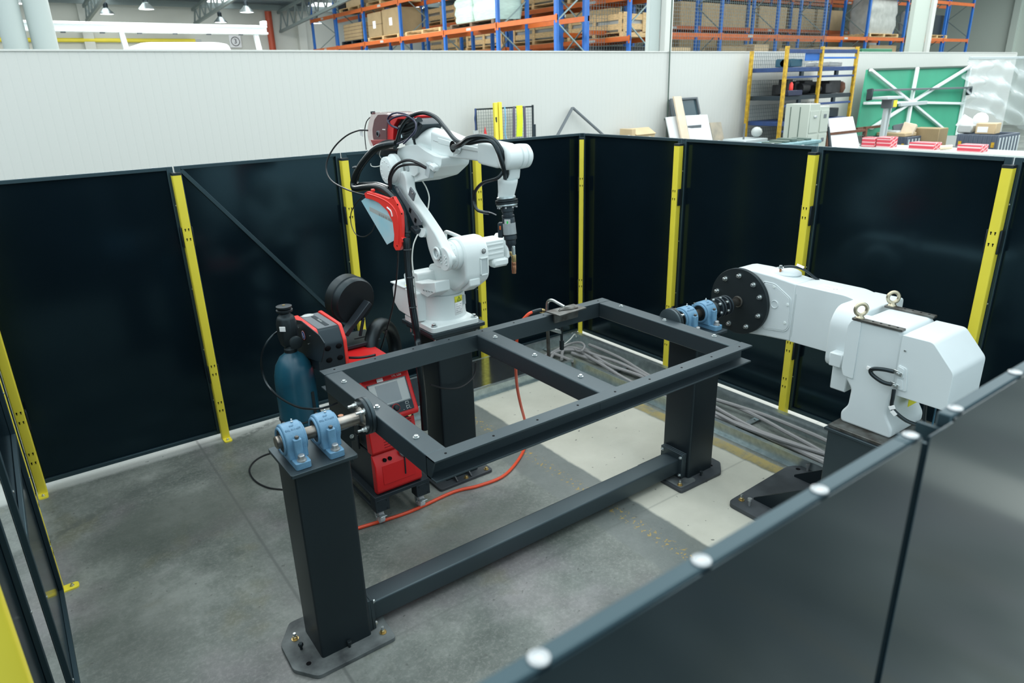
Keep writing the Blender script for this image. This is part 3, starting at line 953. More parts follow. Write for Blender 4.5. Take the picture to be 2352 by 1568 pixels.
# base
b = MB(); b.prism(rpoly([(-2.915, -1.862), (-2.545, -1.862), (-2.545, -1.46), (-2.915, -1.46)], .035, 5), 'z', 1.191, 1.228); base = b.build('base_plate', WH, rb, bev=.004)
bolts('base_bolt', rb, [(-2.885, -1.832, 1.228), (-2.575, -1.832, 1.228), (-2.885, -1.49, 1.228), (-2.575, -1.49, 1.228)], r=.015, h=.02)
BC = (-2.715, -1.66)
b = MB(); b.lathe([(.176, 1.225), (.160, 1.240), (.156, 1.27), (.154, 1.40), (.154, 1.405)], (BC[0], BC[1], 0), (0, 0, 1), 48); b.build('base_drum', WH, rb)
b = MB(); b.lathe([(.146, 1.403), (.146, 1.412)], (BC[0], BC[1], 0), (0, 0, 1), 40); b.build('swivel_gap', 'robot_shade', rb)
b = MB(); b.lathe([(.152, 1.412), (.154, 1.418), (.154, 1.440), (.140, 1.456)], (BC[0], BC[1], 0), (0, 0, 1), 48); tur = b.build('turret_ring', WH, rb)
# warning label on the drum, wrapped round the front
def drum_patch(a0, a1, z0, z1, r, name, m, par, n=6):
    b = MB()
    b.grid(lambda u, v: (BC[0] + r * math.cos(R(a0 + (a1 - a0) * u)), BC[1] + r * math.sin(R(a0 + (a1 - a0) * u)), z0 + (z1 - z0) * v), n, 1)
    return b.build(name, m, par, solid=.0006)
dl = drum_patch(272, 299, 1.255, 1.352, .1565, 'data_label', 'plain_white', rb)
wl = drum_patch(272, 299, 1.352, 1.393, .1565, 'warning_label', 'label_yellow', rb)
def drum_pt(a, z, r=.1572): return Vector((BC[0] + r * math.cos(R(a)), BC[1] + r * math.sin(R(a)), z))
tri = [drum_pt(280, 1.357, .158), drum_pt(291, 1.357, .158), drum_pt(285.5, 1.388, .158)]
for i in range(3):
    MB().bar(tri[i], tri[(i + 1) % 3], .003, .001, (0, -1, 0)).build('triangle_edge', 'print_green', wl)
for k in range(5):
    MB().bar(drum_pt(275, 1.335 - k * .013, .158), drum_pt(294 - 3 * (k % 3), 1.335 - k * .013, .158), .003, .0006, (0, -1, 0)).build('print_line', 'print_gray', dl)
# connector box at the rear left
b = MB(); b.prism(rpoly([(-1.70, 1.232), (-1.70, 1.43), (-1.52, 1.43), (-1.38, 1.435), (-1.35, 1.40), (-1.35, 1.30), (-1.42, 1.25)], .012, 3), 'x', -2.925, -2.80); cb = b.build('connector_box', WH, rb, bev=.006)
b = MB(); b.bx(-2.935, -2.79, -1.54, -1.34, 1.432, 1.442, .003); b.build('box_lid', WH, cb)
MB().bx(-2.905, -2.88, -1.52, -1.50, 1.4425, 1.443).build('yellow_mark', 'label_yellow', cb)
# turret: J1 motor dome at the back, casting up to the shoulder, front pillar with a pocket
b = MB(); b.prism(rpoly([(-1.62, 1.44), (-1.42, 1.44), (-1.40, 1.49), (-1.46, 1.525), (-1.60, 1.535)], .02, 3), 'x', -2.86, -2.70); b.build('motor_cover', WH, rb, bev=.012)
b = MB(); b.prism([(-1.79, 1.418), (-1.90, 1.475), (-1.90, 1.545), (-1.72, 1.50), (-1.62, 1.49), (-1.62, 1.43)], 'x', -2.895, -2.785); fl = b.build('side_flange', WH, rb, bev=.006)
bolts('flange_screw', rb, [(-2.896, -1.86 + k * .035, 1.475 - k * .004) for k in range(4)], axis=(-1, 0, 0), r=.006, h=.006, washer=False)
b = MB(); b.prism(rpoly([(-1.52, 1.44), (-1.86, 1.44), (-2.00, 1.53), (-2.005, 1.72), (-1.95, 1.795), (-1.83, 1.80), (-1.74, 1.74), (-1.66, 1.60), (-1.52, 1.56)], [.02, .02, .05, .05, .05, .06, .05, .05, .03], 5), 'x', -2.728, -2.545); tc = b.build('turret_casting', WH, rb, bev=.014, seg=3)
b = MB(); b.prism([(-2.00, 1.545), (-2.00, 1.50), (-1.93, 1.455), (-1.86, 1.45), (-1.86, 1.52)], 'x', -2.70, -2.62); b.build('chin_block', WH, rb, bev=.006)
# front pocket and emblem on the pillar
MB().bx(-2.612, -2.566, -2.0062, -1.99, 1.565, 1.665, .0).build('pocket', 'robot_shade', tc)
b = MB(); b.bx(-2.618, -2.612, -2.012, -2.0, 1.56, 1.67, .001).bx(-2.566, -2.56, -2.012, -2.0, 1.56, 1.67, .001).bx(-2.618, -2.56, -2.012, -2.0, 1.665, 1.672, .001).bx(-2.618, -2.56, -2.012, -2.0, 1.558, 1.565, .001); b.build('pocket_rim', WH, tc)
MB().torus((-2.588, -2.0065, 1.713), (0, -1, 0), .014, .0022, 24, 6).build('emblem', 'print_dark', tc)
MB().torus((-2.588, -2.0065, 1.711), (0, -1, 0), .006, .0018, 20, 6).build('emblem', 'print_dark', tc)
MB().cyl((-2.62, -1.79, 1.386), (-2.619, -1.79, 1.322), .010, n=10).build('stopper', 'robot_shade', rb)
# J2: gear ring, motor on the far side
J2 = Vector((-2.775, -1.894, 1.694))
b = MB(); b.lathe([(.070, -.02), (.082, -.018), (.088, -.004), (.088, .012), (.094, .016), (.094, .07)], J2, (1, 0, 0), 44); b.build('shoulder_gear', WH, rb)
bolts('gear_screw', rb, [(J2.x + .0, J2.y + .084 * math.cos(R(a)), J2.z + .084 * math.sin(R(a))) for a in range(0, 360, 24)], axis=(-1, 0, 0), m='robot_shade', r=.0045, h=.006, washer=False, hexa=False)
b = MB(); b.bx(-2.56, -2.40, J2.y - .075, J2.y + .055, J2.z - .06, J2.z + .07, .008); mo = b.build('shoulder_motor', WH, rb, bev=.004)
b = MB(); b.bx(-2.40, -2.352, J2.y - .078, J2.y + .058, J2.z - .075, J2.z + .082, .014); b.build('motor_cap', WH, mo)
b = MB(); b.bx(-2.50, -2.37, J2.y - .085, J2.y - .01, J2.z - .115, J2.z - .055, .016); b.build('motor_plug', WH, mo)
for k in range(3):
    MB().bx(-2.545, -2.41, J2.y - .079, J2.y - .074, J2.z + .035 - k * .03, J2.z + .047 - k * .03, .002).build('cooling_rib', WH, mo)
MB().bx(-2.385, -2.365, J2.y - .04, J2.y - .02, J2.z + .0825, J2.z + .083).build('yellow_mark', 'label_yellow', mo)
# lifting lug behind the shoulder
lug = [(-2.66, -1.661, 1.781), (-2.66, -1.7, 1.798), (-2.66, -1.902, 1.78), (-2.66, -1.86, 1.754), (-2.66, -1.661, 1.728)]
b = MB(); b.tube([lug[4], lug[0], lug[1], lug[2], lug[3]], .013, 8, 4); b.build('lifting_lug', WH, rb)
# upper arm
AX0, AX1 = -2.86, -2.795
ap = [(-2.86, -1.369, 2.158), (-2.86, -1.384, 2.071), (-2.86, -1.521, 2.01), (-2.86, -1.635, 1.931), (-2.86, -1.713, 1.881), (-2.86, -1.75, 1.817), (-2.86, -1.775, 1.733), (-2.86, -1.821, 1.662), (-2.86, -1.862, 1.627), (-2.86, -1.942, 1.633), (-2.86, -2.003, 1.668), (-2.86, -2.024, 1.708), (-2.86, -1.977, 1.745), (-2.86, -1.935, 1.792), (-2.86, -1.877, 1.85), (-2.86, -1.739, 1.944), (-2.86, -1.611, 2.025), (-2.86, -1.553, 2.083), (-2.86, -1.554, 2.151), (-2.86, -1.513, 2.197)]
b = MB(); b.prism(rpoly([(p[1], p[2]) for p in ap], .025, 4), 'x', AX0, AX1); ua = b.build('upper_arm', WH, rb, bev=.011, seg=3)
jc = Vector((-2.862, -1.967, 1.698))
b = MB(); b.lathe([(.070, 0), (.074, .004), (.074, .02)], jc, (1, 0, 0), 32); b.build('arm_boss', WH, ua)
bolts('arm_screw', ua, [(jc.x - .001, jc.y + q * .012 + .03 * s, jc.z + .022 * s2 + .009 * q) for s in (-1, 1) for s2 in (-1, 0, 1) for q in (-.5, .5)], axis=(-1, 0, 0), m='robot_white', r=.0058, h=.006, washer=False, hexa=False)
hc = Vector((-2.877, -1.911, 1.727))
b = MB(); b.torus(hc, (1, 0, 0), .036, .007, 28, 8); b.build('bore_rim', WH, ua)
MB().lathe([(.0345, 0), (.0345, .0015)], hc + Vector((.006, 0, 0)), (1, 0, 0), 24).build('bore', 'robot_shade', ua)
bolts('bore_screw', ua, [(hc.x + .004, hc.y - .006, hc.z - .008), (hc.x + .004, hc.y - .014, hc.z + .006)], axis=(-1, 0, 0), m='robot_white', r=.006, h=.006, washer=False, hexa=False)
MB().lathe([(.018, 0), (.018, .004)], Vector((-2.868, -1.375, 2.132)), (1, 0, 0), 16).build('bore', 'robot_shade', ua)
b = MB(); b.lathe([(.030, 0), (.030, .03), (.024, .04)], Vector((-2.885, -1.751, 1.835)), (1, .4, -.2), 14); b.build('cable_boss', WH, ua)
# elbow disc
J3 = Vector((-2.9, -1.405, 2.184))
b = MB(); b.lathe([(.070, 0), (.084, .004), (.086, .02), (.086, .05), (.10, .055), (.10, .08)], J3 + Vector((-.02, .02, .01)), (1, 0, 0), 40); ed = b.build('elbow_disc', WH, rb)
bolts('disc_screw', ed, [(J3.x - .019, J3.y + .02 + .058 * math.cos(R(a)), J3.z + .01 + .058 * math.sin(R(a))) for a in range(0, 360, 30)], axis=(-1, 0, 0), m='robot_white', r=.004, h=.004, washer=False, hexa=False)
# elbow housing block
eh = [(-2.8, -1.347, 2.316), (-2.8, -1.477, 2.348), (-2.8, -1.62, 2.359), (-2.8, -1.717, 2.328), (-2.8, -1.828, 2.303), (-2.8, -1.915, 2.3), (-2.8, -1.9, 2.245), (-2.8, -1.762, 2.17), (-2.8, -1.521, 2.116), (-2.8, -1.403, 2.127), (-2.8, -1.375, 2.181), (-2.8, -1.325, 2.246)]
b = MB(); b.prism(rpoly([(p[1], p[2]) for p in eh], .016, 3), 'x', -2.80, -2.60); ehb = b.build('elbow_housing', WH, rb, bev=.014, seg=3)
ec = [(-2.815, -1.521, 2.227), (-2.815, -1.631, 2.251), (-2.815, -1.63, 2.186), (-2.815, -1.582, 2.161), (-2.815, -1.512, 2.168)]
b = MB(); b.prism(rpoly([(p[1], p[2]) for p in ec], .008, 3), 'x', -2.815, -2.79); b.build('elbow_cover', WH, ehb, bev=.004)
# bracket with a connector in front of the housing
cp = Vector((-2.83, -1.813, 2.221))
b = MB(); b.box(cp, (.035, .055, .085), .004, (18, 0, 0)); b.build('connector_bracket', 'robot_shade', ehb)
b = MB(); b.box(cp + Vector((.0, -.055, .02)), (.04, .06, .035), .006, (18, 0, 0)); b.build('connector', WH, ehb)
b = MB(); b.tube([(-2.78, -1.858, 2.24), (-2.78, -1.857, 2.266), (-2.78, -1.893, 2.268), (-2.78, -1.886, 2.24), (-2.78, -1.861, 2.237)], .004, 6, 1); b.build('wire_ring', WH, ehb)
MB().cyl((-2.83, -1.506, 2.236), (-2.82, -1.507, 2.193), .012, n=12).build('cable_gland', 'robot_shade', ehb)
# forearm along -y
F0, F1 = Vector((-2.7, -1.496, 2.39)), Vector((-2.68, -2.454, 2.326))
fd = (F1 - F0).normalized()
FL = (F1 - F0).length
b = MB(); b.lathe([(.070, -.085), (.088, -.065), (.093, .0), (.092, .05), (.088, .065), (.080, .068)], F0 + Vector((0, .02, 0)), fd, 40); b.build('forearm_collar', WH, rb)
b = MB(); b.lathe([(.0875, .066), (.0875, .082)], F0 + Vector((0, .02, 0)), fd, 40); b.build('seal_ring', 'rubber', rb)
b = MB(); b.lathe([(.079, .080), (.081, .086), (.080, .20), (.074, .245), (.060, .275)], F0 + Vector((0, .02, 0)), fd, 40); fa = b.build('forearm_tube', WH, rb)
# tapering beam of the forearm
side = Vector((1, 0, 0))
upn = side.cross(fd) * -1
if upn.z < 0: upn = -upn
def ring(t_, hw, hh, dz=0.0, r=.3):
    c = F0 + fd * (FL * t_) + upn * dz
    pts = rpoly([(-hw, -hh), (hw, -hh), (hw, hh), (-hw, hh)], min(hw, hh) * r, 4)
    return [c + side * p[0] + upn * p[1] for p in pts]
b = MB(); b.loft([ring(.25, .068, .072), ring(.36, .064, .066, -.006), ring(.52, .056, .053, -.010), ring(.70, .052, .048, -.006), ring(.90, .052, .048, 0), ring(.97, .046, .040)]); fb = b.build('forearm_beam', WH, rb)
b = MB(); b.loft([ring(.33, .068, .018, .020), ring(.55, .060, .013, .012), ring(.80, .056, .011, .014)]); b.build('forearm_flange', WH, fb)
b = MB(); b.loft([ring(.76, .062, .060, 0), ring(.80, .064, .064, 0), ring(.94, .064, .064, 0), ring(.98, .058, .056, 0)]); b.build('wrist_housing', WH, rb, bev=.004)
# cable port with screws on the side of the forearm
pc = Vector((-2.775, -2.014, 2.365))
b = MB(); b.lathe([(.034, 0), (.040, .006), (.044, .03)], pc + Vector((-.004, 0, 0)), (1, 0, 0), 28); b.build('cable_port', WH, fb)
MB().lathe([(.0325, 0), (.0325, .001)], pc + Vector((-.006, 0, 0)), (1, 0, 0), 24).build('port_bore', 'void', fb)
bolts('port_screw', fb, [(pc.x + .012, pc.y + .050 * math.cos(R(a)), pc.z + .050 * math.sin(R(a))) for a in range(20, 380, 45)], axis=(-1, 0, 0), m='robot_white', r=.0052, h=.007, washer=False, hexa=False)
# maker's emblem on the forearm
em = Vector((-2.745, -1.791, 2.409)); en = Vector((-.78, -.1, .62)).normalized()
MB().torus(em + en * .001, en, .013, .0024, 24, 6).build('emblem', 'print_dark', fa)
text_mesh('OTC DAIHEN', .009, .0003, frame(em + en * .001 + Vector((-.018, 0, -.026)), (0, -1, -.1), (-.5, 0, .6))).build('lettering', 'print_gray', fa)
# wrist: J5 drum with stepped cap on the far side, fork down to the flange
Wc = Vector((-2.68, -2.47, 2.327))
b = MB(); b.lathe([(.040, -.075), (.058, -.07), (.066, -.06), (.066, .02), (.060, .022), (.060, .028), (.067, .03), (.067, .055), (.060, .058), (.060, .064), (.066, .066), (.064, .09), (.045, .108), (.005, .112)], Wc, (1, 0, 0), 36); wd = b.build('wrist_drum', WH, rb)
bolts('wrist_screw', wd, [(Wc.x - .066, Wc.y + .045 * math.cos(R(a)), Wc.z + .045 * math.sin(R(a))) for a in (130, 155, 180, 205, 330, 0, 30)], axis=(-1, 0, 0), m='robot_white', r=.0065, h=.006, washer=False, hexa=False)
D0, D1 = Vector((-2.68, -2.441, 2.303)), Vector((-2.68, -2.404, 2.14))
dd = (D1 - D0).normalized()
b = MB(); b.loft([[D0 + Vector((sx * .045 + .01, sy * .035, .02)) for sx, sy in ((-1, -1), (1, -1), (1, 1), (-1, 1))], [D0.lerp(D1, .35) + Vector((sx * .04 + .016, sy * .032 - .008, 0)) for sx, sy in ((-1, -1), (1, -1), (1, 1), (-1, 1))], [D0.lerp(D1, .62) + Vector((sx * .045 + .012, sy * .04, 0)) for sx, sy in ((-1, -1), (1, -1), (1, 1), (-1, 1))]]); b.build('wrist_fork', WH, rb, bev=.012, seg=3)
b = MB(); b.lathe([(.053, 0), (.056, .006), (.056, .02), (.047, .085), (.047, .11)], D0.lerp(D1, .56), dd, 32); b.build('wrist_neck', WH, rb)
E0 = D0.lerp(D1, .56) + dd * .105
td = (Vector((-2.68, -2.451, 1.901)) - Vector((-2.68, -2.42, 2.146))).normalized()
b = MB(); b.lathe([(.047, 0), (.054, .005), (.054, .014), (.048, .018)], E0, td, 36); b.build('tool_flange', 'galvanized', rb)
b = MB(); b.lathe([(.052, .018), (.064, .020), (.064, .028), (.055, .030), (.064, .032), (.064, .040), (.052, .042)], E0, td, 36); b.build('rubber_bellows', 'rubber', rb)
b = MB(); b.lathe([(.052, .042), (.060, .044), (.060, .052), (.048, .058)], E0, td, 36); b.build('clamp_ring', 'galvanized', rb)
a1 = td.orthogonal().normalized(); a2 = td.cross(a1)
bolts('ring_screw', rb, [E0 + td * .056 + (a1 * math.cos(R(a)) + a2 * math.sin(R(a))) * .053 for a in range(0, 360, 45)], axis=td, m='rivet', r=.0055, h=.010, washer=False, hexa=False)
# torch: part of the robot with its pieces
tor = MB().lathe([(.033, .055), (.036, .062), (.036, .085), (.031, .088), (.031, .104), (.036, .107), (.036, .118), (.033, .122)], E0, td, 28).build('torch_coupling', 'device_dark', rb)
body = MB().lathe([(.034, .120), (.036, .125), (.037, .215), (.034, .225)], E0, td, 28).build('torch_body', 'device_dark', rb)
MB().lathe([(.0385, .150), (.0385, .214), (.0375, .214), (.0375, .150)], E0, td, 28).build('clear_shell', 'plastic_clear', body)
vn = Vector((-.72, -.69, 0)).normalized(); vx = Vector((.69, -.72, 0))
lc = E0 + td * .137 + vn * .0365
MB().box(lc, (.034, .003, .026), .001, frame((0, 0, 0), vx, vn)).build('display', 'screen_pale', body)
MB().box(lc + vn * .002 - Vector((0, 0, .004)), (.008, .002, .014), 0, frame((0, 0, 0), vx, vn)).build('led', 'led_green', body)
sb = E0 + td * .19 - vx * .05
MB().box(sb, (.030, .038, .085), .004, frame((0, 0, 0), vx, vn)).build('side_switch_box', 'device_dark', body)
MB().box(sb + vn * .020 + Vector((0, 0, .015)), (.009, .003, .022), .001, frame((0, 0, 0), vx, vn)).build('orange_tab', 'rack_orange', body)
MB().lathe([(.036, .222), (.037, .228), (.037, .242), (.030, .248), (.030, .270), (.022, .282), (.017, .295), (.015, .310)], E0, td, 28).build('swan_neck_nut', 'device_dark', rb)
nz0 = E0 + td * .308
neck = [nz0, nz0 + td * .03, Vector((-2.68, -2.454, 1.831)), Vector((-2.68, -2.457, 1.783))]
MB().lathe([(.0125, 0), (.0145, .006), (.0145, .020), (.012, .028)], nz0, td, 18).build('brass_collar', 'brass', rb)
MB().tube([nz0 + td * .02] + neck[1:], .0095, 12).build('torch_neck', 'galvanized', rb)
nd = (Vector((-2.68, -2.455, 1.692)) - neck[-1]).normalized()
MB().lathe([(.0125, 0), (.0135, .004), (.0135, .038), (.0125, .041)], neck[-1], nd, 20).build('nozzle_sleeve', 'brass', rb)
MB().lathe([(.0132, .041), (.0140, .045), (.0140, .056), (.0130, .059), (.0140, .062), (.0140, .085), (.0128, .092), (.0128, .108), (.0095, .110)], neck[-1], nd, 20).build('nozzle', 'copper', rb)
# dark gray dress-pack brackets on the upper arm
bp = [(-2.89, -1.432, 2.092), (-2.89, -1.489, 2.1), (-2.89, -1.572, 2.037), (-2.89, -1.66, 1.983), (-2.89, -1.729, 1.942), (-2.89, -1.779, 1.906), (-2.89, -1.767, 1.886), (-2.89, -1.685, 1.868), (-2.89, -1.648, 1.909), (-2.89, -1.582, 1.979), (-2.89, -1.503, 2.039)]
b = MB(); b.prism([(p[1], p[2]) for p in bp], 'x', -2.894, -2.886); db = b.build('cable_bracket', 'device_gray', rb, bev=.001)
for c in (Vector((-2.895, -1.641, 1.963)), Vector((-2.895, -1.702, 1.907))):
    MB().box(c, (.001, .024, .030), 0, (24, 0, 0)).build('cutout', 'void', db)
for c in (Vector((-2.895, -1.484, 2.079)), Vector((-2.895, -1.497, 2.067))):
    MB().box(c, (.001, .014, .012), 0, (24, 0, 0)).build('cutout', 'print_gray', db)
b = MB(); b.box(Vector((-2.872, -1.641, 2.063)), (.012, .068, .062), .003, (32, 0, 0)); pd = b.build('cable_pad', 'device_gray', rb)
bolts('pad_screw', pd, [Vector((-2.879, -1.663, 2.072))], axis=(-1, 0, 0), m='zinc', r=.006, h=.004, washer=False)
b = MB(); b.box(Vector((-2.9, -1.715, 1.852)), (.05, .06, .03), .004, (20, 0, 0)); b.build('hose_clamp', 'device_dark', rb)
# red hose guard with its blue sheet
rg = [(-3, -1.214, 2.037), (-3, -1.265, 2.057), (-3, -1.407, 2.052), (-3, -1.577, 2.043), (-3, -1.642, 2.063), (-3, -1.695, 2.019), (-3, -1.733, 1.975), (-3, -1.729, 1.891), (-3, -1.702, 1.76), (-3, -1.67, 1.727), (-3, -1.612, 1.716), (-3, -1.586, 1.741), (-3, -1.61, 1.816), (-3, -1.605, 1.899), (-3, -1.54, 1.96), (-3, -1.425, 1.999), (-3, -1.323, 2.009), (-3, -1.23, 2.006)]
gd = thing('hose_guard', 'red curved hose guard with a pale blue label sheet', 'hose guard', (-3.0, -1.55, 1.8))
b = MB(); b.prism(rpoly([(p[1], p[2]) for p in rg], .008, 3), 'x', -3.006, -2.985); b.build('guard', 'red_bright', gd, bev=.003)
gr = [(-3, -1.262, 2.042), (-3, -1.404, 2.038), (-3, -1.552, 2.022), (-3, -1.642, 1.992), (-3, -1.682, 1.947), (-3, -1.688, 1.872), (-3, -1.666, 1.767)]
MB().tube([(-3.007, p[1], p[2]) for p in gr], .004, 6).build('rib', 'red_bright', gd)
MB().tube([(-3.0065, p[1], p[2]) for p in ((-3, -1.548, 1.984), (-3, -1.597, 1.967), (-3, -1.611, 1.934))], .006, 6).build('slot', 'plain_white', gd)
for q in ((-3.008, -1.643, 2.055), (-3.008, -1.697, 2.019), (-3.008, -1.641, 1.751), (-3.008, -1.256, 2.043), (-3.008, -1.741, 1.968), (-3.008, -1.729, 1.804)):
    MB().cyl(q, (q[0] + .003, q[1], q[2]), .005, n=10).build('rivet_hole', 'void', gd)
MB().box(Vector((-2.995, -1.72, 1.801)), (.03, .02, .028), .002).build('latch', 'red_bright', gd)
MB().box(Vector((-2.995, -1.333, 2.069)), (.02, .025, .016), .002).build('latch', 'red_bright', gd)
bs = [(-2.982, -1.104, 1.973), (-2.982, -1.174, 2), (-2.982, -1.3, 2.008), (-2.982, -1.416, 1.992), (-2.982, -1.521, 1.943), (-2.982, -1.574, 1.886), (-2.982, -1.571, 1.775), (-2.982, -1.447, 1.724)]
b = MB(); b.prism([(p[1], p[2]) for p in bs], 'x', -2.984, -2.982); sh = b.build('label_sheet', 'label_blue', gd)
bc0, bc1 = Vector((-2.985, -1.368, 1.914)), Vector((-2.985, -1.483, 1.903))
pn = (bc1 - bc0); pn = Vector((0, pn.z, -pn.y)).normalized()
b = MB(); b.bar(Vector((-2.984, -1.227, 1.934)), Vector((-2.984, -1.574, 1.899)), .0004, .030, pn); b.build('paper_strip', 'screen_pale', sh)
for k in range(9):
    p = bc0.lerp(bc1, k / 8)
    MB().bar(p - pn * .008, p + pn * .008, .0004, .0016 + .0012 * (k % 2), (0, 1, 0)).build('barcode_bar', 'print_dark', sh)
for k in range(5):
    p = bc0.lerp(bc1, 1.2 + k / 10)
    MB().bar(p - pn * .009, p + pn * .009, .0004, .002, (0, 1, 0)).build('barcode_bar', 'print_dark', sh)

# red wire feeder on the elbow (part of the robot): black core, red rim, smoked red lid
fx0, fx1 = -2.80, -2.64
def yz(*ps): return [(p[1], p[2]) for p in ps]
core = yz((-2.8, -1.071, 2.527), (-2.8, -1.185, 2.531), (-2.8, -1.3, 2.521), (-2.8, -1.398, 2.523), (-2.8, -1.596, 2.509), (-2.8, -1.687, 2.479), (-2.8, -1.592, 2.398), (-2.8, -1.48, 2.363), (-2.8, -1.178, 2.349), (-2.8, -0.988, 2.328), (-2.8, -0.963, 2.372), (-2.8, -0.965, 2.426), (-2.8, -1.009, 2.493))
b = MB(); b.prism(rpoly(core, .012, 3), 'x', fx0 + .012, fx1); wf = b.build('wire_feeder', 'device_dark', rb, bev=.004)
rim = yz((-2.81, -1.294, 2.503), (-2.81, -1.39, 2.524), (-2.81, -1.553, 2.529), (-2.81, -1.543, 2.508), (-2.81, -1.414, 2.506), (-2.81, -1.351, 2.464), (-2.81, -1.323, 2.366), (-2.81, -1.238, 2.36), (-2.81, -1.254, 2.442))
b = MB(); b.prism(rpoly(rim, .006, 2), 'x', -2.815, -2.63); b.build('rim', 'red_plastic', wf, bev=.004)
bk = yz((-2.81, -0.968, 2.36), (-2.81, -1.007, 2.318), (-2.81, -1.236, 2.352), (-2.81, -1.24, 2.372))
b = MB(); b.prism(bk, 'x', -2.812, -2.64); b.build('base_trim', 'red_dark', wf, bev=.004)
lid = yz((-2.82, -1.077, 2.544), (-2.82, -1.229, 2.547), (-2.82, -1.355, 2.533), (-2.82, -1.298, 2.494), (-2.82, -1.276, 2.437), (-2.82, -1.262, 2.359), (-2.82, -1.095, 2.34), (-2.82, -1.004, 2.317), (-2.82, -0.974, 2.374), (-2.82, -0.973, 2.427), (-2.82, -1.02, 2.494))
b = MB(); b.prism(rpoly(lid, .02, 4), 'x', -2.832, -2.63); b.build('lid', 'red_clear', wf, bev=.012, seg=3)
kc = Vector((-2.834, -1.146, 2.408))
MB().lathe([(.020, 0), (.020, .014)], kc - Vector((.004, 0, 0)), (1, 0, 0), 24).build('knob', 'device_gray', wf)
MB().lathe([(.012, 0), (.012, .003)], kc - Vector((.006, 0, 0)), (1, 0, 0), 20).build('knob_face', 'void', wf)
for k in range(5):
    q = Vector((-2.833, -1.22, 2.439))
    MB().box((q.x, q.y - k * .009, q.z), (.002, .005, .006), 0).build('print_mark', 'plain_white', wf)
MB().cyl((-2.8, -1.426, 2.447), (-2.78, -1.635, 2.497), .026, n=16).build('drive_motor', 'rubber', wf)
MB().cyl((-2.79, -1.425, 2.391), (-2.78, -1.559, 2.42), .020, n=14).build('hose_connector', 'cap_black', wf)
MB().cyl((-2.82, -1.458, 2.413), (-2.82, -1.462, 2.394), .009, n=12).build('clamp_band', 'galvanized', wf)
MB().box(Vector((-2.75, -1.563, 2.498)), (.03, .025, .022), .003).build('rear_knob', 'cap_black', wf)
MB().box(Vector((-2.74, -0.899, 2.535)), (.03, .02, .02), .003).build('lid_latch', 'cap_black', wf)
MB().bx(-2.80, -2.66, -1.30, -1.02, 2.262, 2.30, .004).build('feeder_bracket', 'device_dark', rb)

# ---- hoses of the robot
def px(path): return path
cable('torch_hose', 'thin black hose arching high over the robot forearm', [(-2.84, -1.391, 2.327), (-2.84, -1.436, 2.382), (-2.83, -1.485, 2.457), (-2.82, -1.584, 2.522), (-2.8, -1.716, 2.55), (-2.8, -1.869, 2.528), (-2.81, -1.994, 2.471), (-2.82, -2.093, 2.42), (-2.82, -2.155, 2.4), (-2.82, -2.259, 2.4), (-2.81, -2.374, 2.417), (-2.8, -2.455, 2.413), (-2.79, -2.493, 2.364), (-2.77, -2.498, 2.3), (-2.74, -2.472, 2.254), (-2.71, -2.437, 2.211)], .0125, 'hose_black', 'hose')
cable('torch_hose', 'thick black hose leaving the forearm port towards the torch', [(-2.8, -2.049, 2.364), (-2.83, -2.192, 2.393), (-2.83, -2.277, 2.426), (-2.81, -2.366, 2.437), (-2.79, -2.441, 2.423), (-2.77, -2.475, 2.382), (-2.75, -2.485, 2.319), (-2.72, -2.461, 2.256), (-2.7, -2.432, 2.207)], .0165, 'hose_black', 'hose')
cable('torch_cable', 'black cable looping left from the wrist to the torch', [(-2.74, -2.463, 2.256), (-2.76, -2.432, 2.218), (-2.77, -2.307, 2.183), (-2.77, -2.227, 2.134), (-2.77, -2.197, 2.074), (-2.77, -2.228, 2.025), (-2.76, -2.28, 2.014), (-2.75, -2.326, 2.014)], .0095, 'hose_black')
cable('sensor_wire', 'short gray wire from the loop to the torch switch', [(-2.76, -2.28, 2.014), (-2.75, -2.337, 2.018), (-2.73, -2.367, 2.005)], .0035, 'cable_gray')
hb = cable('hose_bundle', 'fat black hose bundle running down beside the upper arm', [(-2.84, -1.418, 2.357), (-2.86, -1.328, 2.347), (-2.88, -1.216, 2.324), (-2.9, -1.125, 2.275), (-2.92, -1.023, 2.203), (-2.93, -0.936, 2.13), (-2.94, -0.9, 2.065), (-2.95, -0.95, 2.04), (-2.95, -1.12, 2.063), (-2.94, -1.288, 2.078), (-2.94, -1.432, 2.063), (-2.94, -1.564, 2.013), (-2.95, -1.646, 1.948), (-2.96, -1.691, 1.861), (-2.97, -1.705, 1.756), (-2.98, -1.727, 1.807), (-2.99, -1.739, 1.667), (-3, -1.762, 1.521), (-3, -1.773, 1.385), (-3, -1.797, 1.25), (-3, -1.813, 1.139), (-3.076, -1.95, 1.07), (-3.058, -1.93, 0.847), (-3.045, -1.9, 0.563)], .0235, 'hose_black', 'hose', n=12)
for q in ((-2.93, -0.95, 2.182), (-2.86, -1.321, 2.347), (-2.96, -1.701, 1.843), (-2.985, -1.737, 1.74), (-2.995, -1.771, 1.568), (-3, -1.777, 1.374), (-3, -1.788, 1.193)):
    MB().sphere(q, .0262, (1, 1, .35), 12).build('cable_tie', 'cap_black', hb)
cable('hose_bundle', 'second black hose curving beside the bundle at the elbow', [(-2.82, -1.38, 2.36), (-2.83, -1.24, 2.354), (-2.85, -1.087, 2.302), (-2.87, -0.986, 2.231), (-2.88, -0.87, 2.141), (-2.9, -0.86, 2.058), (-2.91, -1.035, 2.068), (-2.92, -1.249, 2.089), (-2.92, -1.424, 2.079)], .018, 'hose_black', 'hose')
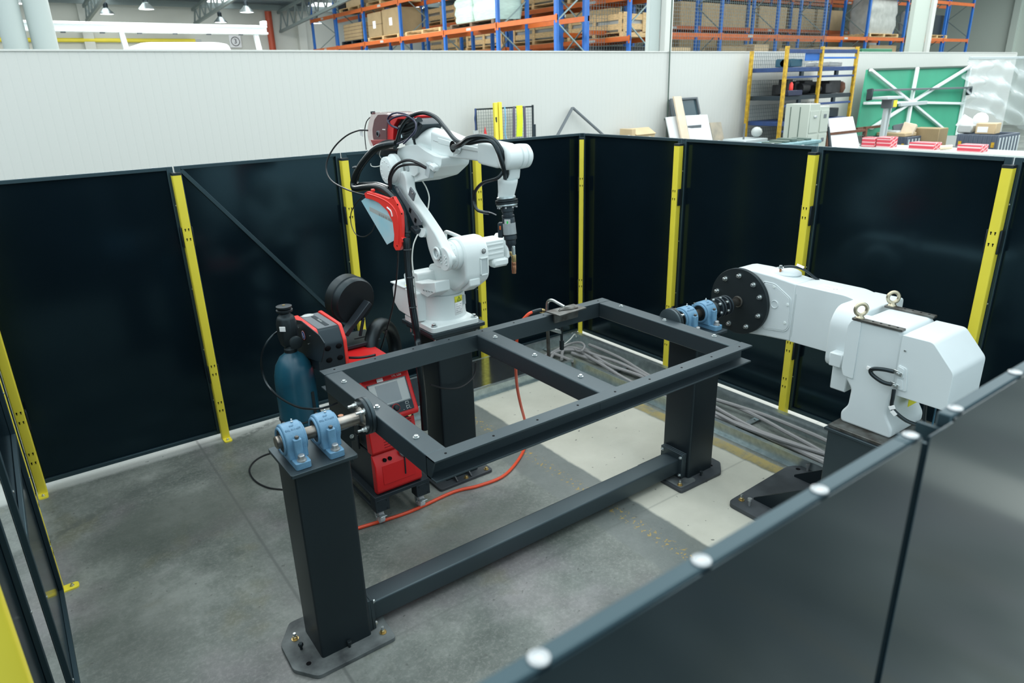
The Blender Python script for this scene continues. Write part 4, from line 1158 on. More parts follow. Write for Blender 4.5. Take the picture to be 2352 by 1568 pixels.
cable('elbow_cable', 'upper black cable arching over the elbow joint', [(-2.92, -1.439, 2.081), (-2.93, -1.453, 2.147), (-2.93, -1.527, 2.221), (-2.92, -1.624, 2.264), (-2.9, -1.693, 2.276), (-2.88, -1.768, 2.262), (-2.85, -1.803, 2.236)], .0085, 'cable_black')
cable('elbow_cable', 'lower black cable arching over the elbow joint', [(-2.92, -1.451, 2.082), (-2.93, -1.488, 2.162), (-2.92, -1.563, 2.223), (-2.9, -1.649, 2.246), (-2.88, -1.754, 2.252), (-2.85, -1.799, 2.233)], .0075, 'cable_black')
cable('feeder_cable', 'thin black cable bulging far out left of the robot', [(-2.84, -1.007, 2.426), (-2.88, -0.94, 2.425), (-2.92, -0.819, 2.388), (-2.96, -0.688, 2.312), (-3, -0.618, 2.217), (-3.02, -0.627, 2.134), (-3.03, -0.742, 2.075), (-3.02, -0.94, 2.042), (-3.01, -1.114, 2.03), (-3, -1.211, 2.027)], .0055, 'cable_black')
cable('feeder_cable', 'thin black cable loop hanging behind the blue label sheet', [(-2.98, -1.159, 2.02), (-2.97, -0.988, 1.945), (-2.96, -0.846, 1.849), (-2.96, -0.836, 1.76), (-2.96, -0.906, 1.705), (-2.96, -1.043, 1.712), (-2.96, -1.169, 1.765), (-2.96, -1.232, 1.823)], .0035, 'cable_black')
cable('feeder_cable', 'thin black wire dropping from the left end of the wire feeder', [(-2.74, -0.844, 2.503), (-2.74, -0.778, 2.47), (-2.74, -0.734, 2.408), (-2.74, -0.727, 2.338), (-2.74, -0.73, 2.275)], .0035, 'cable_black')
cable('feeder_tube', 'navy cable coil looped over the wire feeder', [(-2.84, -1.443, 2.456), (-2.86, -1.395, 2.474), (-2.86, -1.362, 2.507), (-2.85, -1.402, 2.538), (-2.82, -1.441, 2.546), (-2.8, -1.522, 2.534), (-2.8, -1.603, 2.512), (-2.82, -1.665, 2.468), (-2.85, -1.675, 2.423), (-2.86, -1.584, 2.387), (-2.86, -1.471, 2.36)], .0055, 'cable_navy')
cable('feeder_tube', 'second navy cable coil close to the robot collar', [(-2.85, -1.482, 2.452), (-2.87, -1.428, 2.469), (-2.87, -1.406, 2.499), (-2.86, -1.488, 2.525), (-2.84, -1.584, 2.531), (-2.83, -1.669, 2.498), (-2.85, -1.705, 2.453), (-2.87, -1.658, 2.406), (-2.88, -1.592, 2.368)], .0055, 'cable_navy')
cable('white_tube', 'white plastic tube bowing behind the upper arm', [(-2.74, -1.541, 2.127), (-2.72, -1.557, 2.078), (-2.72, -1.585, 2.023), (-2.74, -1.604, 1.969), (-2.76, -1.614, 1.93)], .0045, 'tube_white', 'tube')
cable('white_tube', 'white plastic tube hanging in front of the upper arm', [(-2.91, -1.748, 1.827), (-2.95, -1.759, 1.771), (-2.97, -1.764, 1.689), (-2.98, -1.784, 1.603), (-2.97, -1.772, 1.517), (-2.96, -1.752, 1.422)], .0045, 'tube_white', 'tube')
cable('white_wire', 'thin white wire curl under the wire feeder', [(-2.82, -1.136, 2.299), (-2.84, -1.156, 2.266), (-2.85, -1.242, 2.239), (-2.85, -1.347, 2.251), (-2.83, -1.387, 2.276)], .003, 'tube_white', 'wire')
cable('white_wire', 'short white wire end left of the elbow', [(-2.88, -1.284, 2.218), (-2.9, -1.209, 2.202), (-2.9, -1.14, 2.203), (-2.9, -1.131, 2.219)], .003, 'tube_white', 'wire')
cable('guard_cable', 'thin black cable hanging from the foot of the red guard', [(-3, -1.638, 1.721), (-3, -1.607, 1.6), (-3, -1.551, 1.448), (-3, -1.479, 1.297), (-3, -1.353, 1.101), (-3.02, -1.381, 1.097), (-3.05, -1.3, 0.918)], .0055, 'cable_black')
MB().box(Vector((-2.86, -0.942, 2.412)), (.003, .045, .05), .001, (8, 0, 0)).build('cable_tag', 'plain_white', None, label='small white paper tag on the feeder cable left of the robot', cat='tag')
cable('pedestal_cable', 'thin black cable sagging across the robot pedestal', [(-2.554, -1.79, 0.881), (-2.579, -1.8, 0.787), (-2.689, -1.81, 0.739), (-2.82, -1.82, 0.765), (-2.948, -1.84, 0.837)], .006, 'cable_black')


# ================================================================ welding power source on its trolley
CX0, CX1, CF, CB = -3.475, -3.075, -1.965, -1.20
t = thing('trolley', 'dark steel trolley on white castors under the red welder', 'trolley', (-3.27, -1.58, 0))
MB().bx(CX0, CX1, CF, CB, .205, .232, .003).build('deck', 'device_dark', t)
for x0, x1 in ((CX0, CX0 + .10), (CX1 - .10, CX1)):
    for y0, y1 in ((CF, CF + .08), (CB - .08, CB)):
        MB().bx(x0, x1, y0, y1, .115, .206, .003).build('leg_box', 'device_dark', t)
MB().bx(CX0, CX0 + .02, CF + .08, CB - .08, .118, .142, .002).build('side_rail', 'device_dark', t)
MB().bx(CX1 - .02, CX1, CF + .08, CB - .08, .118, .142, .002).build('side_rail', 'device_dark', t)
bolts('screw', t, [(x, CF, z) for x in (CX0 + .02, CX0 + .08, CX1 - .08, CX1 - .02) for z in (.13, .19)], axis=(0, -1, 0), m='cap_black', r=.005, h=.003, washer=False)
for i, (x, y) in enumerate(((CX0 + .05, CF + .055), (CX1 - .05, CF + .055), (CX0 + .05, CB - .055), (CX1 - .05, CB - .055))):
    b = MB(); b.bx(x - .045, x + .045, y - .035, y + .035, .108, .115, .002); b.bx(x - .026, x - .023, y + .0, y + .020, .036, .110).bx(x + .023, x + .026, y + .0, y + .020, .036, .110); cf = b.build('castor_fork', 'galvanized', t)
    MB().lathe([(.034, -.021), (.045, -.017), (.045, .017), (.034, .021)], (x, y + .01, .045), (1, 0, 0), 28).build('wheel', 'caster_white', cf)
    MB().cyl((x - .03, y + .01, .045), (x + .03, y + .01, .045), .008, n=12).build('axle', 'zinc', cf)
    if i < 2:
        MB().box((x - .012, y - .055, .085), (.045, .075, .006), .002, (-22, 0, 0)).build('brake_pedal', 'galvanized', cf)
# cooler and power source bodies
t = thing('welder_cooler', 'red water cooler below the welding power source', 'cooler', (-3.28, -1.6, .232))
MB().bx(-3.435, -3.135, -1.90, -1.22, .234, .50, .004).build('housing', 'device_dark', t)
fr = [(-1.90, .236), (-1.945, .236), (-1.962, .262), (-1.955, .44), (-1.915, .505), (-1.90, .505)]
b = MB(); b.prism(fr, 'x', -3.447, -3.123); ff = b.build('front_cover', 'red_plastic', t, bev=.008, seg=3)
b = MB(); b.prism([(-1.957, .30), (-1.9645, .30), (-1.9575, .435), (-1.95, .435)], 'x', -3.40, -3.17); b.build('recess_panel', 'red_plastic', ff, bev=.002)
for x in (-3.372, -3.335):
    MB().cyl((x, -1.952, .468), (x, -1.934, .462), .0125, n=16).build('coolant_port', 'void', ff)
MB().lathe([(.030, 0), (.034, .004), (.032, .016)], (-3.235, -1.945, .478), (0, -.75, .66), 24).build('filler_cap', 'device_gray', ff)
MB().tube([(-3.238, -1.957, .455), (-3.240, -1.962, .40), (-3.243, -1.966, .33)], .005, 6).build('sight_tube', 'device_dark', ff)
t = thing('welding_power_source', 'red welding power source with a tilted screen under plastic film', 'welder', (-3.28, -1.6, .505))
MB().bx(-3.435, -3.135, -1.87, -1.22, .510, 1.02, .006).build('housing', 'device_dark', t)
MB().bx(-3.447, -3.123, -1.90, -1.20, 1.0, 1.035, .012).build('top_cover', 'red_plastic', t)
b = MB(); b.prism([(-1.86, .512), (-1.925, .512), (-1.94, .53), (-1.915, .70), (-1.86, .70)], 'x', -3.447, -3.123); gl = b.build('grille', 'red_plastic', t, bev=.006)
for k in range(8):
    z = .545 + k * .018
    y = -1.9385 + (z - .53) * .147
    b = MB(); b.bar((-3.36, y, z), (-3.15, y, z + .012), .004, .009, (0, -.2, 1)); b.build('grille_slot', 'red_dark', gl)
b = MB(); b.prism([(-1.86, .70), (-1.917, .70), (-1.932, .742), (-1.86, .742)], 'x', -3.440, -3.130); b.build('socket_strip', 'device_dark', t)
MB().lathe([(.012, 0), (.014, .003), (.014, .008), (.009, .008)], (-3.165, -1.928, .722), (0, -1, .2), 18).build('brass_socket', 'brass', t)
# tilted control panel
pn = Vector((0, -.80, .60)).normalized()
pu = Vector((0, .60, .80)).normalized()
pc = Vector((-3.285, -1.925, .87))
b = MB(); b.prism([(-1.87, .738), (-1.978, .738), (-1.985, .765), (-1.868, 1.005), (-1.84, 1.035), (-1.80, 1.035)], 'x', -3.452, -3.118); hd = b.build('control_head', 'red_plastic', t, bev=.010, seg=3)
PT = frame(Vector((-3.285, -1.9285, .888)), (1, 0, 0), Vector((0, .438, .899)))
def onp(x0, x1, y0, y1, h, name, m, par):
    b = MB(); b.bx(x0, x1, y0, y1, .001, h, .0015, PT); return b.build(name, m, par)
cpnl = onp(-.135, .135, -.118, .095, .005, 'control_panel', 'device_dark', hd)
onp(-.125, .125, -.052, .088, .007, 'screen_bezel', 'screen_pale', cpnl)
onp(-.085, .070, -.045, .080, .0078, 'screen', 'screen_gray', cpnl)
b = MB(); b.grid(lambda u, v: PT @ Vector((-.128 + .256 * u, -.058 + .152 * v, .010 + .0010 * math.sin(u * 9 + v * 4) + .0006 * math.sin(v * 13 + u * 5))), 30, 18); b.build('plastic_film', 'plastic_clear', cpnl)
MB().lathe([(.022, .005), (.022, .010), (.018, .012), (.017, .026), (.013, .028)], PT @ Vector((.015, -.085, 0)), PT.to_3x3() @ Vector((0, 0, 1)), 24).build('dial', 'cap_black', cpnl)
MB().torus(PT @ Vector((.015, -.085, .006)), PT.to_3x3() @ Vector((0, 0, 1)), .024, .002, 28, 6).build('dial_ring', 'red_plastic', cpnl)
for (x, y) in ((.095, -.072), (.095, -.098)):
    onp(x - .012, x + .012, y - .009, y + .009, .0062, 'key_outline', 'screen_pale', cpnl)
    onp(x - .010, x + .010, y - .007, y + .007, .0066, 'key', 'device_dark', cpnl)
for x in (.06, .085, .108):
    onp(x, x + .005, -.113, -.108, .0065, 'print_mark', 'screen_pale', cpnl)
text_mesh('TPS 320i', .020, .0006, PT @ Matrix.Translation((.075, .1125, .0045))).build('lettering', 'plain_white', hd)
MB().bx(-.06, -.018, .098, .130, .003, .0042, 0, PT).build('white_patch', 'plain_white', hd)  # small white patch on the top edge of the control head
MB().box((-3.46, -1.72, .55), (.012, .10, .10), .003).build('side_socket_plate', 'device_dark', t)

# ================================================================ teal gas bottle with regulator
t = thing('gas_cylinder', 'tall teal gas cylinder standing left of the welder', 'gas cylinder', (-3.775, -1.655, 0))
GC = (-3.775, -1.655)
b = MB(); b.lathe([(.105, 0), (.118, .012), (.120, .03), (.120, 1.035), (.116, 1.085), (.102, 1.145), (.072, 1.195), (.044, 1.215), (.038, 1.225)], (GC[0], GC[1], 0), (0, 0, 1), 40); gb = b.build('body', 'cylinder_teal', t)
MB().lathe([(.034, 1.220), (.038, 1.225), (.038, 1.245), (.030, 1.255), (.028, 1.285)], (GC[0], GC[1], 0), (0, 0, 1), 20).build('neck', 'cap_black', t)
b = MB(); b.lathe([(.034, 1.255), (.052, 1.280), (.062, 1.325), (.062, 1.405), (.054, 1.440), (.034, 1.455), (.030, 1.470)], (GC[0], GC[1] + .01, 0), (0, 0, 1), 8); rg_ = b.build('valve_guard', 'cap_black', t, bev=.008)
MB().lathe([(.028, 1.470), (.046, 1.475), (.048, 1.487), (.030, 1.493), (.044, 1.497), (.046, 1.509), (.030, 1.513)], (GC[0], GC[1] + .01, 0), (0, 0, 1), 28).build('hand_wheel', 'cap_black', rg_)
MB().cyl((GC[0], GC[1] + .01, 1.511), (GC[0], GC[1] + .01, 1.516), .009, n=12).build('spindle_nut', 'brass', rg_)
MB().box((GC[0] - .045, GC[1] - .05, 1.390), (.035, .004, .03), .001, (0, 0, -40)).build('paper_label', 'plain_white', rg_)
b = MB(); b.lathe([(.033, 0), (.038, .004), (.038, .022), (.030, .026)], (GC[0] + .01, GC[1] - .075, 1.305), (0, -1, 0), 24); b.build('gauge', 'cap_black', rg_)
b = MB(); b.torus((GC[0], GC[1], .80), (0, 0, 1), .121, .006, 36, 6); b.build('strap', 'cap_black', t)
MB().bar((GC[0] + .06, GC[1] - .108, .98), (GC[0] + .065, GC[1] - .108, .30), .018, .006, (0, 1, 0)).build('cable_strap', 'cap_black', t)

# ================================================================ wire drive unit with spool on the trolley mast
t = thing('wire_drive', 'dark wire drive unit with red rims and a round blue badge', 'wire feeder', (-3.5, -1.5, 1.06))
PX = -3.66
pp = [(-3.68, -1.218, 1.08), (-3.68, -1.41, 1.347), (-3.68, -1.622, 1.39), (-3.68, -1.917, 1.377), (-3.68, -1.981, 1.349), (-3.68, -1.962, 1.308), (-3.68, -1.887, 1.2)]
b = MB(); b.prism(rpoly(yz(*pp), .008, 3), 'x', -3.680, -3.674); plt = b.build('side_plate', 'device_dark', t, bev=.001)
yb0, yb1 = -1.415, -1.805
BZ1, BZ0 = 1.358, 1.11
def bodyring(x, grow, z1, BZ0=BZ0):
    return rpoly([(yb1 - grow, BZ0), (yb1 - grow, z1 - .085), (yb1 + .045, z1), (yb0 - .02, z1 + grow), (yb0 + grow, z1 - .03), (yb0 + grow, BZ0)], .014, 3)
b = MB(); b.prism(bodyring(0, 0, BZ1), 'x', -3.668, -3.49); bd = b.build('housing', 'device_dark', t, bev=.003)
b = MB(); b.prism(bodyring(0, .006, BZ1 + .008, 1.265), 'x', -3.672, -3.634); b.build('rim', 'red_bright', t, bev=.004)
b = MB(); b.prism(bodyring(0, .006, BZ1 + .008), 'x', -3.500, -3.478); b.build('rim', 'red_bright', t, bev=.004)
b = MB(); b.bx(-3.628, -3.505, yb1 + .05, yb0 - .03, BZ1 - .004, BZ1 + .006, .003); lidp = b.build('lid', 'device_gray', t)
b = MB(); b.bx(-3.575, -3.548, yb1 + .07, yb0 - .09, BZ1 + .006, BZ1 + .009, .001); npl = b.build('name_plate', 'device_dark', lidp)
text_mesh('Fronius', .022, .0004, frame(Vector((-3.5615, (yb0 + yb1) / 2 - .01, BZ1 + .0095)), (0, -1, 0), (1, 0, 0))).build('lettering', 'screen_pale', npl)
b = MB(); b.sphere((-3.585, yb0 - .06, BZ1 + .008), .04, (1, .7, .22), 16); b.build('plastic_film', 'screen_pale', lidp)
for k in range(4):
    b = MB(); b.sphere((-3.53 - .07 * (k % 2), yb1 - .002, 1.17 + .075 * (k // 2)), .020, (1, .3, .8), 12); b.build('recess', 'void', bd)
lg = Vector((-3.682, -1.642, 1.303))
MB().lathe([(.030, 0), (.030, .001)], lg, (-1, 0, 0), 28).build('badge_ring', 'red_plastic', plt)
MB().lathe([(.027, .001), (.027, .0016)], lg + Vector((0, -.001, .001)), (-1, 0, 0), 28).build('badge_rim', 'plain_white', plt)
MB().lathe([(.0235, .0016), (.0235, .0022)], lg + Vector((0, -.001, .001)), (-1, 0, 0), 28).build('badge_disc', 'print_blue', plt)
MB().bar(lg + Vector((-.0026, .008, .012)), lg + Vector((-.0026, -.006, -.012)), .0004, .010, (0, 1, 1)).build('badge_figure', 'plain_white', plt)
cn = Vector((-3.682, -1.453, 1.3))
MB().torus(cn, (1, 0, 0), .034, .0022, 28, 6).build('socket_ring', 'red_plastic', plt)
MB().lathe([(.030, 0), (.030, .012), (.018, .014)], cn, (-1, 0, 0), 24).build('socket', 'cap_black', plt)
MB().cyl(cn - Vector((.01, 0, 0)), cn - Vector((.06, -.01, .004)), .010, n=14).build('quick_coupling', 'zinc', plt)
MB().cyl(cn - Vector((.06, -.01, .004)), cn - Vector((.085, -.016, .008)), .008, .006, 12).build('coupling_tail', 'brass', plt)
MB().cyl(Vector((-3.682, -1.394, 1.227)), Vector((-3.684, -1.402, 1.23)), .006, n=12).build('red_dot', 'red_plastic', plt)
bolts('screw', plt, [Vector((-3.681, -1.758, 1.331)), Vector((-3.681, -1.711, 1.267)), Vector((-3.681, -1.514, 1.268)), Vector((-3.681, -1.57, 1.333))], axis=(-1, 0, 0), r=.004, h=.003, washer=False)
# support arm and mast
b = MB(); b.bx(-3.62, -3.07, -1.40, -1.14, 1.045, 1.070, .003); b.build('support_arm', 'device_dark', t)
b = MB(); b.bx(-3.32, -3.24, -1.195, -1.14, .232, 1.046, .004); b.build('mast', 'device_dark', t)
b = MB(); b.bar((-3.69, -1.24, 1.05), (-3.60, -1.54, 1.05), .03, .04, (0, 0, 1), .003); b.build('angle_bracket', 'device_dark', t)
MB().bx(-3.22, -3.14, -1.30, -1.285, 1.0702, 1.0712).build('slot', 'void', t)
# spool drum held on a slanted bracket
SD = Vector((.22, -.965, -.13)).normalized()
sc0 = Vector((-3.195, -1.33, 1.344))
sp = thing('wire_spool', 'black two-step wire spool drum above the trolley', 'spool', sc0)
b = MB(); b.lathe([(.02, -.135), (.150, -.135), (.163, -.125), (.163, -.062), (.166, -.052), (.160, -.048), (.160, -.008), (.150, .006), (.135, .004), (.05, -.006)], sc0, SD, 44); b.build('drum', 'rubber', sp)
b = MB(); b.bar(Vector((-3.12, -1.36, 1.336)), Vector((-3.325, -1.385, 1.156)), .035, .06, SD, .004); b.build('bracket', 'device_dark', sp)
b = MB(); b.bar(Vector((-3.171, -1.37, 1.232)), Vector((-3.21, -1.375, 1.114)), .02, .014, SD, .002); b.build('strut', 'device_dark', sp)
# coiled fat hose behind
MB().torus((-3.01, -1.29, .93), (.62, -.74, .12), .19, .05, 40, 14).build('hose_coil', 'rubber', None, label='thick black rubber hose coil behind the welder trolley', cat='hose')
# cables around the drive
cable('control_cable', 'thin black gas hose looping from the drive unit past the cylinder', [cn - Vector((.085, -.016, .008)), (-3.8, -1.57, 1.34), (-3.85, -1.604, 1.333), (-3.9, -1.608, 1.29), (-3.93, -1.59, 1.218), (-3.935, -1.562, 1.113), (-3.935, -1.619, 1.044), (-3.93, -1.741, 1.021), (-3.93, -1.664, 1.03), (-3.93, -1.782, 1.025), (-3.92, -1.947, 1.036), (-3.9, -2.113, 1.059), (-3.86, -2.25, 1.093), (-3.8, -2.256, 1.09), (-3.74, -2.232, 1.083)], .0065, 'hose_black', 'hose')
cable('control_cable', 'gray cable curving from the drive unit to the table edge', [(-3.56, -1.676, 1.195), (-3.55, -1.725, 1.18), (-3.5, -1.719, 1.141), (-3.45, -1.808, 1.148), (-3.4, -1.868, 1.158), (-3.35, -1.916, 1.174)], .008, 'cable_black')
cable('floor_cable', 'thin black cable loop on the floor left of the near column', [(-3.606, -0.564, 0.008), (-3.73, -0.518, 0.008), (-3.846, -0.564, 0.008), (-3.923, -0.685, 0.008), (-3.935, -0.857, 0.008), (-3.889, -1.014, 0.008), (-3.799, -1.122, 0.008)], .006, 'cable_black')


# ================================================================ positioner (white turning head on a dark pedestal)
t = thing('positioner_pedestal', 'dark steel pedestal with slanted gussets under the white positioner', 'pedestal', (-1.09, -3.65, 0))
fp = [(-1.495, -3.19), (-1.495, -4.15), (-.66, -4.15), (-.66, -3.27), (-.76, -3.165)]
b = MB(); b.prism(rpoly(fp, [.05, .05, .05, .06, .08], 5), 'z', 0, .032); fpl = b.build('foot_plate', 'foot_plate', t, bev=.002)
MB().bx(-1.335, -.855, -4.12, -3.715, .032, .735, .008).build('box_column', 'anthracite', t)
MB().bx(-1.35, -.84, -4.13, -3.70, .735, .752, .002).build('top_plate', 'anthracite', t)
MB().bx(-1.335, -.855, -4.11, -3.715, .752, .772, .002).build('shim_plate', 'raw_steel', t)
for x in (-1.33, -.865):
    b = MB(); b.prism([(-3.72, .032), (-3.28, .032), (-3.28, .045), (-3.72, .34)], 'x', x - .006, x + .006); b.build('gusset', 'column_paint', t)
    b = MB(); b.prism([(-1.338, .032), (-1.45, .032), (-1.45, .045), (-1.338, .20)], 'y', -4.0, -3.99) if x < -1 else None
    if x < -1: b.build('gusset', 'column_paint', t)
for p in ((-1.407, -3.236, 0.032),):
    bolts('anchor_bolt', t, [(p[0], p[1], .032)], m='brass', r=.014, h=.018)
    MB().cyl((p[0], p[1], .04), (p[0], p[1], .075), .008, n=10).build('stud', 'zinc', t)
for p in ((-1.42, -3.307, 0.04), (-0.725, -3.292, 0.04)):
    b = MB(); b.cyl((p[0], p[1], .032), (p[0], p[1], .075), .009, n=10).lathe([(.015, .070), (.015, .086)], (p[0], p[1], 0), (0, 0, 1), 10); b.build('jack_screw', 'rivet', t)
p = (-0.76, -3.239, 0.032)
MB().cyl((p[0], p[1], .0318), (p[0], p[1], .0328), .016, n=16).build('bolt_hole', 'void', fpl)

ps = thing('positioner', 'large white welding positioner with a black bolted face disc', 'positioner', (-1.06, -3.85, .772))
PW = 'positioner_white'
bp_ = [(-3.735, .772), (-3.728, .83), (-3.765, .885), (-3.77, .99), (-3.725, 1.05), (-3.715, 1.36), (-3.75, 1.402), (-3.985, 1.402), (-4.005, 1.36), (-4.005, 1.08), (-3.985, .99), (-3.985, .90), (-4.03, .83), (-4.03, .772)]
b = MB(); b.prism(rpoly(bp_, .02, 4), 'x', -1.245, -.875); bd = b.build('body', PW, ps, bev=.012, seg=3)
b = MB(); b.prism(rpoly([(-3.775, 1.055), (-3.715, 1.06), (-3.70, 1.10), (-3.70, 1.36), (-3.72, 1.40), (-3.775, 1.40)], .01, 3), 'x', -1.252, -1.10); b.build('side_flange', PW, bd, bev=.006)
for z in (1.07, 1.33):
    MB().sphere((-1.215, -3.715, z), .018, (1, .8, 1), 12).build('casting_boss', PW, bd)
for x in (-1.236, -.884):
    br = MB().bx(x - .02, x + .02, -4.0, -3.72, 1.402, 1.416, .002).build('lifting_bar', 'raw_steel', ps)
    for k in range(4):
        put('bolt_hole', hme, br, (x, -3.83 - .045 * k, 1.416), (0, 0, 1))
    ex = (x, -3.755, 1.416)
    b = MB(); b.lathe([(.024, 0), (.024, .006), (.016, .014), (.014, .024)], ex, (0, 0, 1), 20); b.torus((ex[0], ex[1], ex[2] + .052), (.62, .78, 0), .032, .0105, 32, 10); b.build('eye_bolt', 'passivated', ps)
# motor cover
cv = [(-4.008, 1.045), (-4.285, 1.045), (-4.285, 1.255), (-4.162, 1.392), (-4.008, 1.392)]
b = MB(); b.prism(rpoly(cv, [.004, .01, .02, .02, .004], 4), 'x', -1.262, -.885); mc = b.build('motor_cover', PW, ps, bev=.016, seg=3)
bolts('cover_screw', mc, [(-1.2625, -4.035, 1.31), (-1.2625, -4.02, 1.07)], axis=(-1, 0, 0), r=.006, h=.004, washer=False, hexa=False)
# earthing plate and strap on the side
b = MB(); b.prism(rpoly([(-4.012, 1.225), (-4.062, 1.215), (-4.080, 1.085), (-4.028, 1.08)], .012, 3), 'x', -1.268, -1.258); ep = b.build('earth_plate', PW, mc, bev=.002)
b = MB(); b.prism(rpoly([(-4.016, 1.218), (-4.050, 1.210), (-4.055, 1.155), (-4.02, 1.155)], .008, 3), 'x', -1.274, -1.266); b.build('cover_plate', PW, ep, bev=.001)
b = MB(); b.prism(rpoly([(-4.020, 1.145), (-4.052, 1.145), (-4.062, 1.09), (-4.03, 1.09)], .008, 3), 'x', -1.274, -1.266); b.build('cover_plate', PW, ep, bev=.001)
for c in ((-1.280, -4.025, 1.182), (-1.280, -4.018, 1.110)):
    b = MB(); b.box(c, (.006, .05, .026), .002, (12, 0, 0)); lug_ = b.build('cable_lug', 'zinc', ps)
    bolts('lug_bolt', ps, [(c[0] - .003, c[1] - .004, c[2])], axis=(-1, 0, 0), r=.009, h=.009)
cb1 = [(-1.282, -4.005, 1.184), (-1.290, -3.955, 1.183), (-1.295, -3.905, 1.172), (-1.290, -3.885, 1.152), (-1.290, -3.905, 1.130), (-1.290, -3.96, 1.110), (-1.282, -4.005, 1.108)]
MB().tube(cb1, .0115, 10).build('earth_strap', 'hose_black', ps)
MB().box((-1.256, -3.86, 1.150), (.008, .03, .022), .002, (10, 0, 0)).build('strap_clip', 'plain_white', ps)
cable('earth_cable', 'black earth cable with white tags dropping below the positioner motor', [(-1.282, -4.022, 1.085), (-1.288, -4.026, 1.04), (-1.288, -4.028, .99), (-1.27, -4.05, .95), (-1.22, -4.10, .90), (-1.12, -4.16, .86), (-1.0, -4.25, .84)], .0105, 'hose_black')
MB().box((-1.296, -4.034, .985), (.004, .032, .022), .001, (-30, 0, 10)).build('cable_tag', 'plain_white', None, label='upper white cable tag under the positioner motor cover', cat='tag')
MB().box((-1.292, -4.046, .955), (.004, .032, .022), .001, (40, 0, 10)).build('cable_tag', 'plain_white', None, label='lower white cable tag under the positioner motor cover', cat='tag')
MB().bx(-1.10, -.95, -4.035, -4.03, .93, .99).build('warning_label', 'label_yellow', ps)
cable('motor_cable', 'black cable hanging under the positioner motor', [(-1.15, -4.14, 1.046), (-1.14, -4.14, .95), (-1.13, -4.15, .86), (-1.10, -4.18, .78)], .010, 'hose_black')
cable('motor_cable', 'thin dark green cable under the positioner motor', [(-1.12, -4.18, 1.046), (-1.14, -4.19, .95), (-1.17, -4.20, .85), (-1.20, -4.2, .76)], .005, 'cylinder_teal')
# arm
hub = rpoly([(-1.125, 1.03), (-.62, 1.03), (-.62, 1.404), (-1.06, 1.404), (-1.125, 1.32)], [.06, .02, .03, .07, .05], 5)
b = MB(); b.prism(hub, 'y', -3.700, -3.52); ah = b.build('arm_hub', PW, ps, bev=.01, seg=3)
b = MB(); b.lathe([(.17, 0), (.17, .03)], (-1.02, -3.725, 1.20), (0, 1, 0), 40); b.build('hub_gap', 'robot_shade', ps)
armp = rpoly([(-3.113, 1.004), (-3.113, 1.405), (-3.455, 1.405), (-3.545, 1.385), (-3.545, 1.05), (-3.47, 1.008)], [.004, .004, .03, .03, .05, .03], 4)
b = MB(); b.prism(armp, 'x', -.856, -.615); ar = b.build('arm', PW, ps, bev=.010, seg=3)
head = [(-3.111, 1.406), (-2.93, 1.425), (-2.79, 1.432)]
for a in range(100, 270, 10):
    head.append((-2.70 - .232 * math.cos(R(a)), 1.20 + .232 * math.sin(R(a))))
head += [(-2.75, .966), (-2.90, .985), (-3.111, 1.003)]
b = MB(); b.prism(head, 'x', -.852, -.64); hd_ = b.build('arm_head', PW, ps, bev=.010, seg=3)
rc = rpoly([(-2.86, 1.375), (-2.955, 1.375), (-3.085, 1.30), (-3.095, 1.10), (-3.07, 1.065), (-2.90, 1.04)], .02, 4)
b = MB(); b.tube([(-.853, p[0], p[1]) for p in rc] + [(-.853, rc[0][0], rc[0][1])], .005, 6, 1); b.build('cover_edge', PW, hd_)
b = MB(); b.prism(rpoly([(-2.87, 1.370), (-2.955, 1.370), (-3.08, 1.297), (-3.09, 1.102), (-3.066, 1.068), (-2.90, 1.045)], .02, 4), 'x', -.858, -.85); acv = b.build('access_cover', PW, hd_, bev=.003)
bolts('cover_screw', acv, [(-.858, -2.952, 1.355), (-.858, -3.067, 1.255), (-.858, -3.062, 1.125)], axis=(-1, 0, 0), m='robot_white', r=.009, h=.004, hexa=False)
MB().torus((-.859, -2.97, 1.235), (1, 0, 0), .026, .004, 28, 6).build('plug_rim', PW, acv)
MB().bx(-.8575, -.853, -3.122, -3.118, 1.04, 1.34).build('seam', 'robot_shade', ar)
MB().bx(-.80, -.71, -3.36, -3.22, 1.4052, 1.4058).build('name_label', 'plain_white', ar)
MB().torus((-.775, -3.34, 1.4062), (0, 0, 1), .012, .0016, 20, 6).build('emblem', 'print_gray', ar)
text_mesh('OTC', .02, .0003, frame(Vector((-.762, -3.28, 1.4062)), (0, -1, 0), (1, 0, 0))).build('lettering', 'print_gray', ar)
# dome and earth lug behind the head
b = MB(); b.lathe([(.15, 0), (.15, .03), (.11, .075), (.03, .085)], (-.64, -2.86, 1.24), (1, 0, 0), 36); b.build('head_motor_cover', PW, ps)
b = MB(); b.sphere((-.70, -2.93, 1.425), .09, (1, 1.2, .35), 20); b.build('top_dome', PW, ps)
MB().cyl((-.77, -2.93, 1.44), (-.77, -2.93, 1.475), .008, n=12).build('earth_stud', 'copper', ps)
bolts('earth_nut', ps, [(-.77, -2.93, 1.465)], r=.011, h=.02)
cable('earth_cable', 'black earth cable over the positioner arm top', [(-.765, -2.95, 1.478), (-.74, -3.0, 1.485), (-.70, -3.06, 1.47), (-.66, -3.12, 1.42), (-.62, -3.16, 1.38)], .009, 'hose_black')
MB().box((-.715, -3.04, 1.492), (.03, .05, .003), .001, (20, -15, 20)).build('cable_tag', 'plain_white', None, label='white cable tag on top of the positioner arm', cat='tag')
# stop block at the hub
MB().bx(-1.185, -1.06, -3.66, -3.58, 1.065, 1.15, .006).build('stop_block', PW, ps)
MB().bx(-1.13, -.98, -3.68, -3.58, .90, 1.062, .006).build('limit_box', PW, ps)
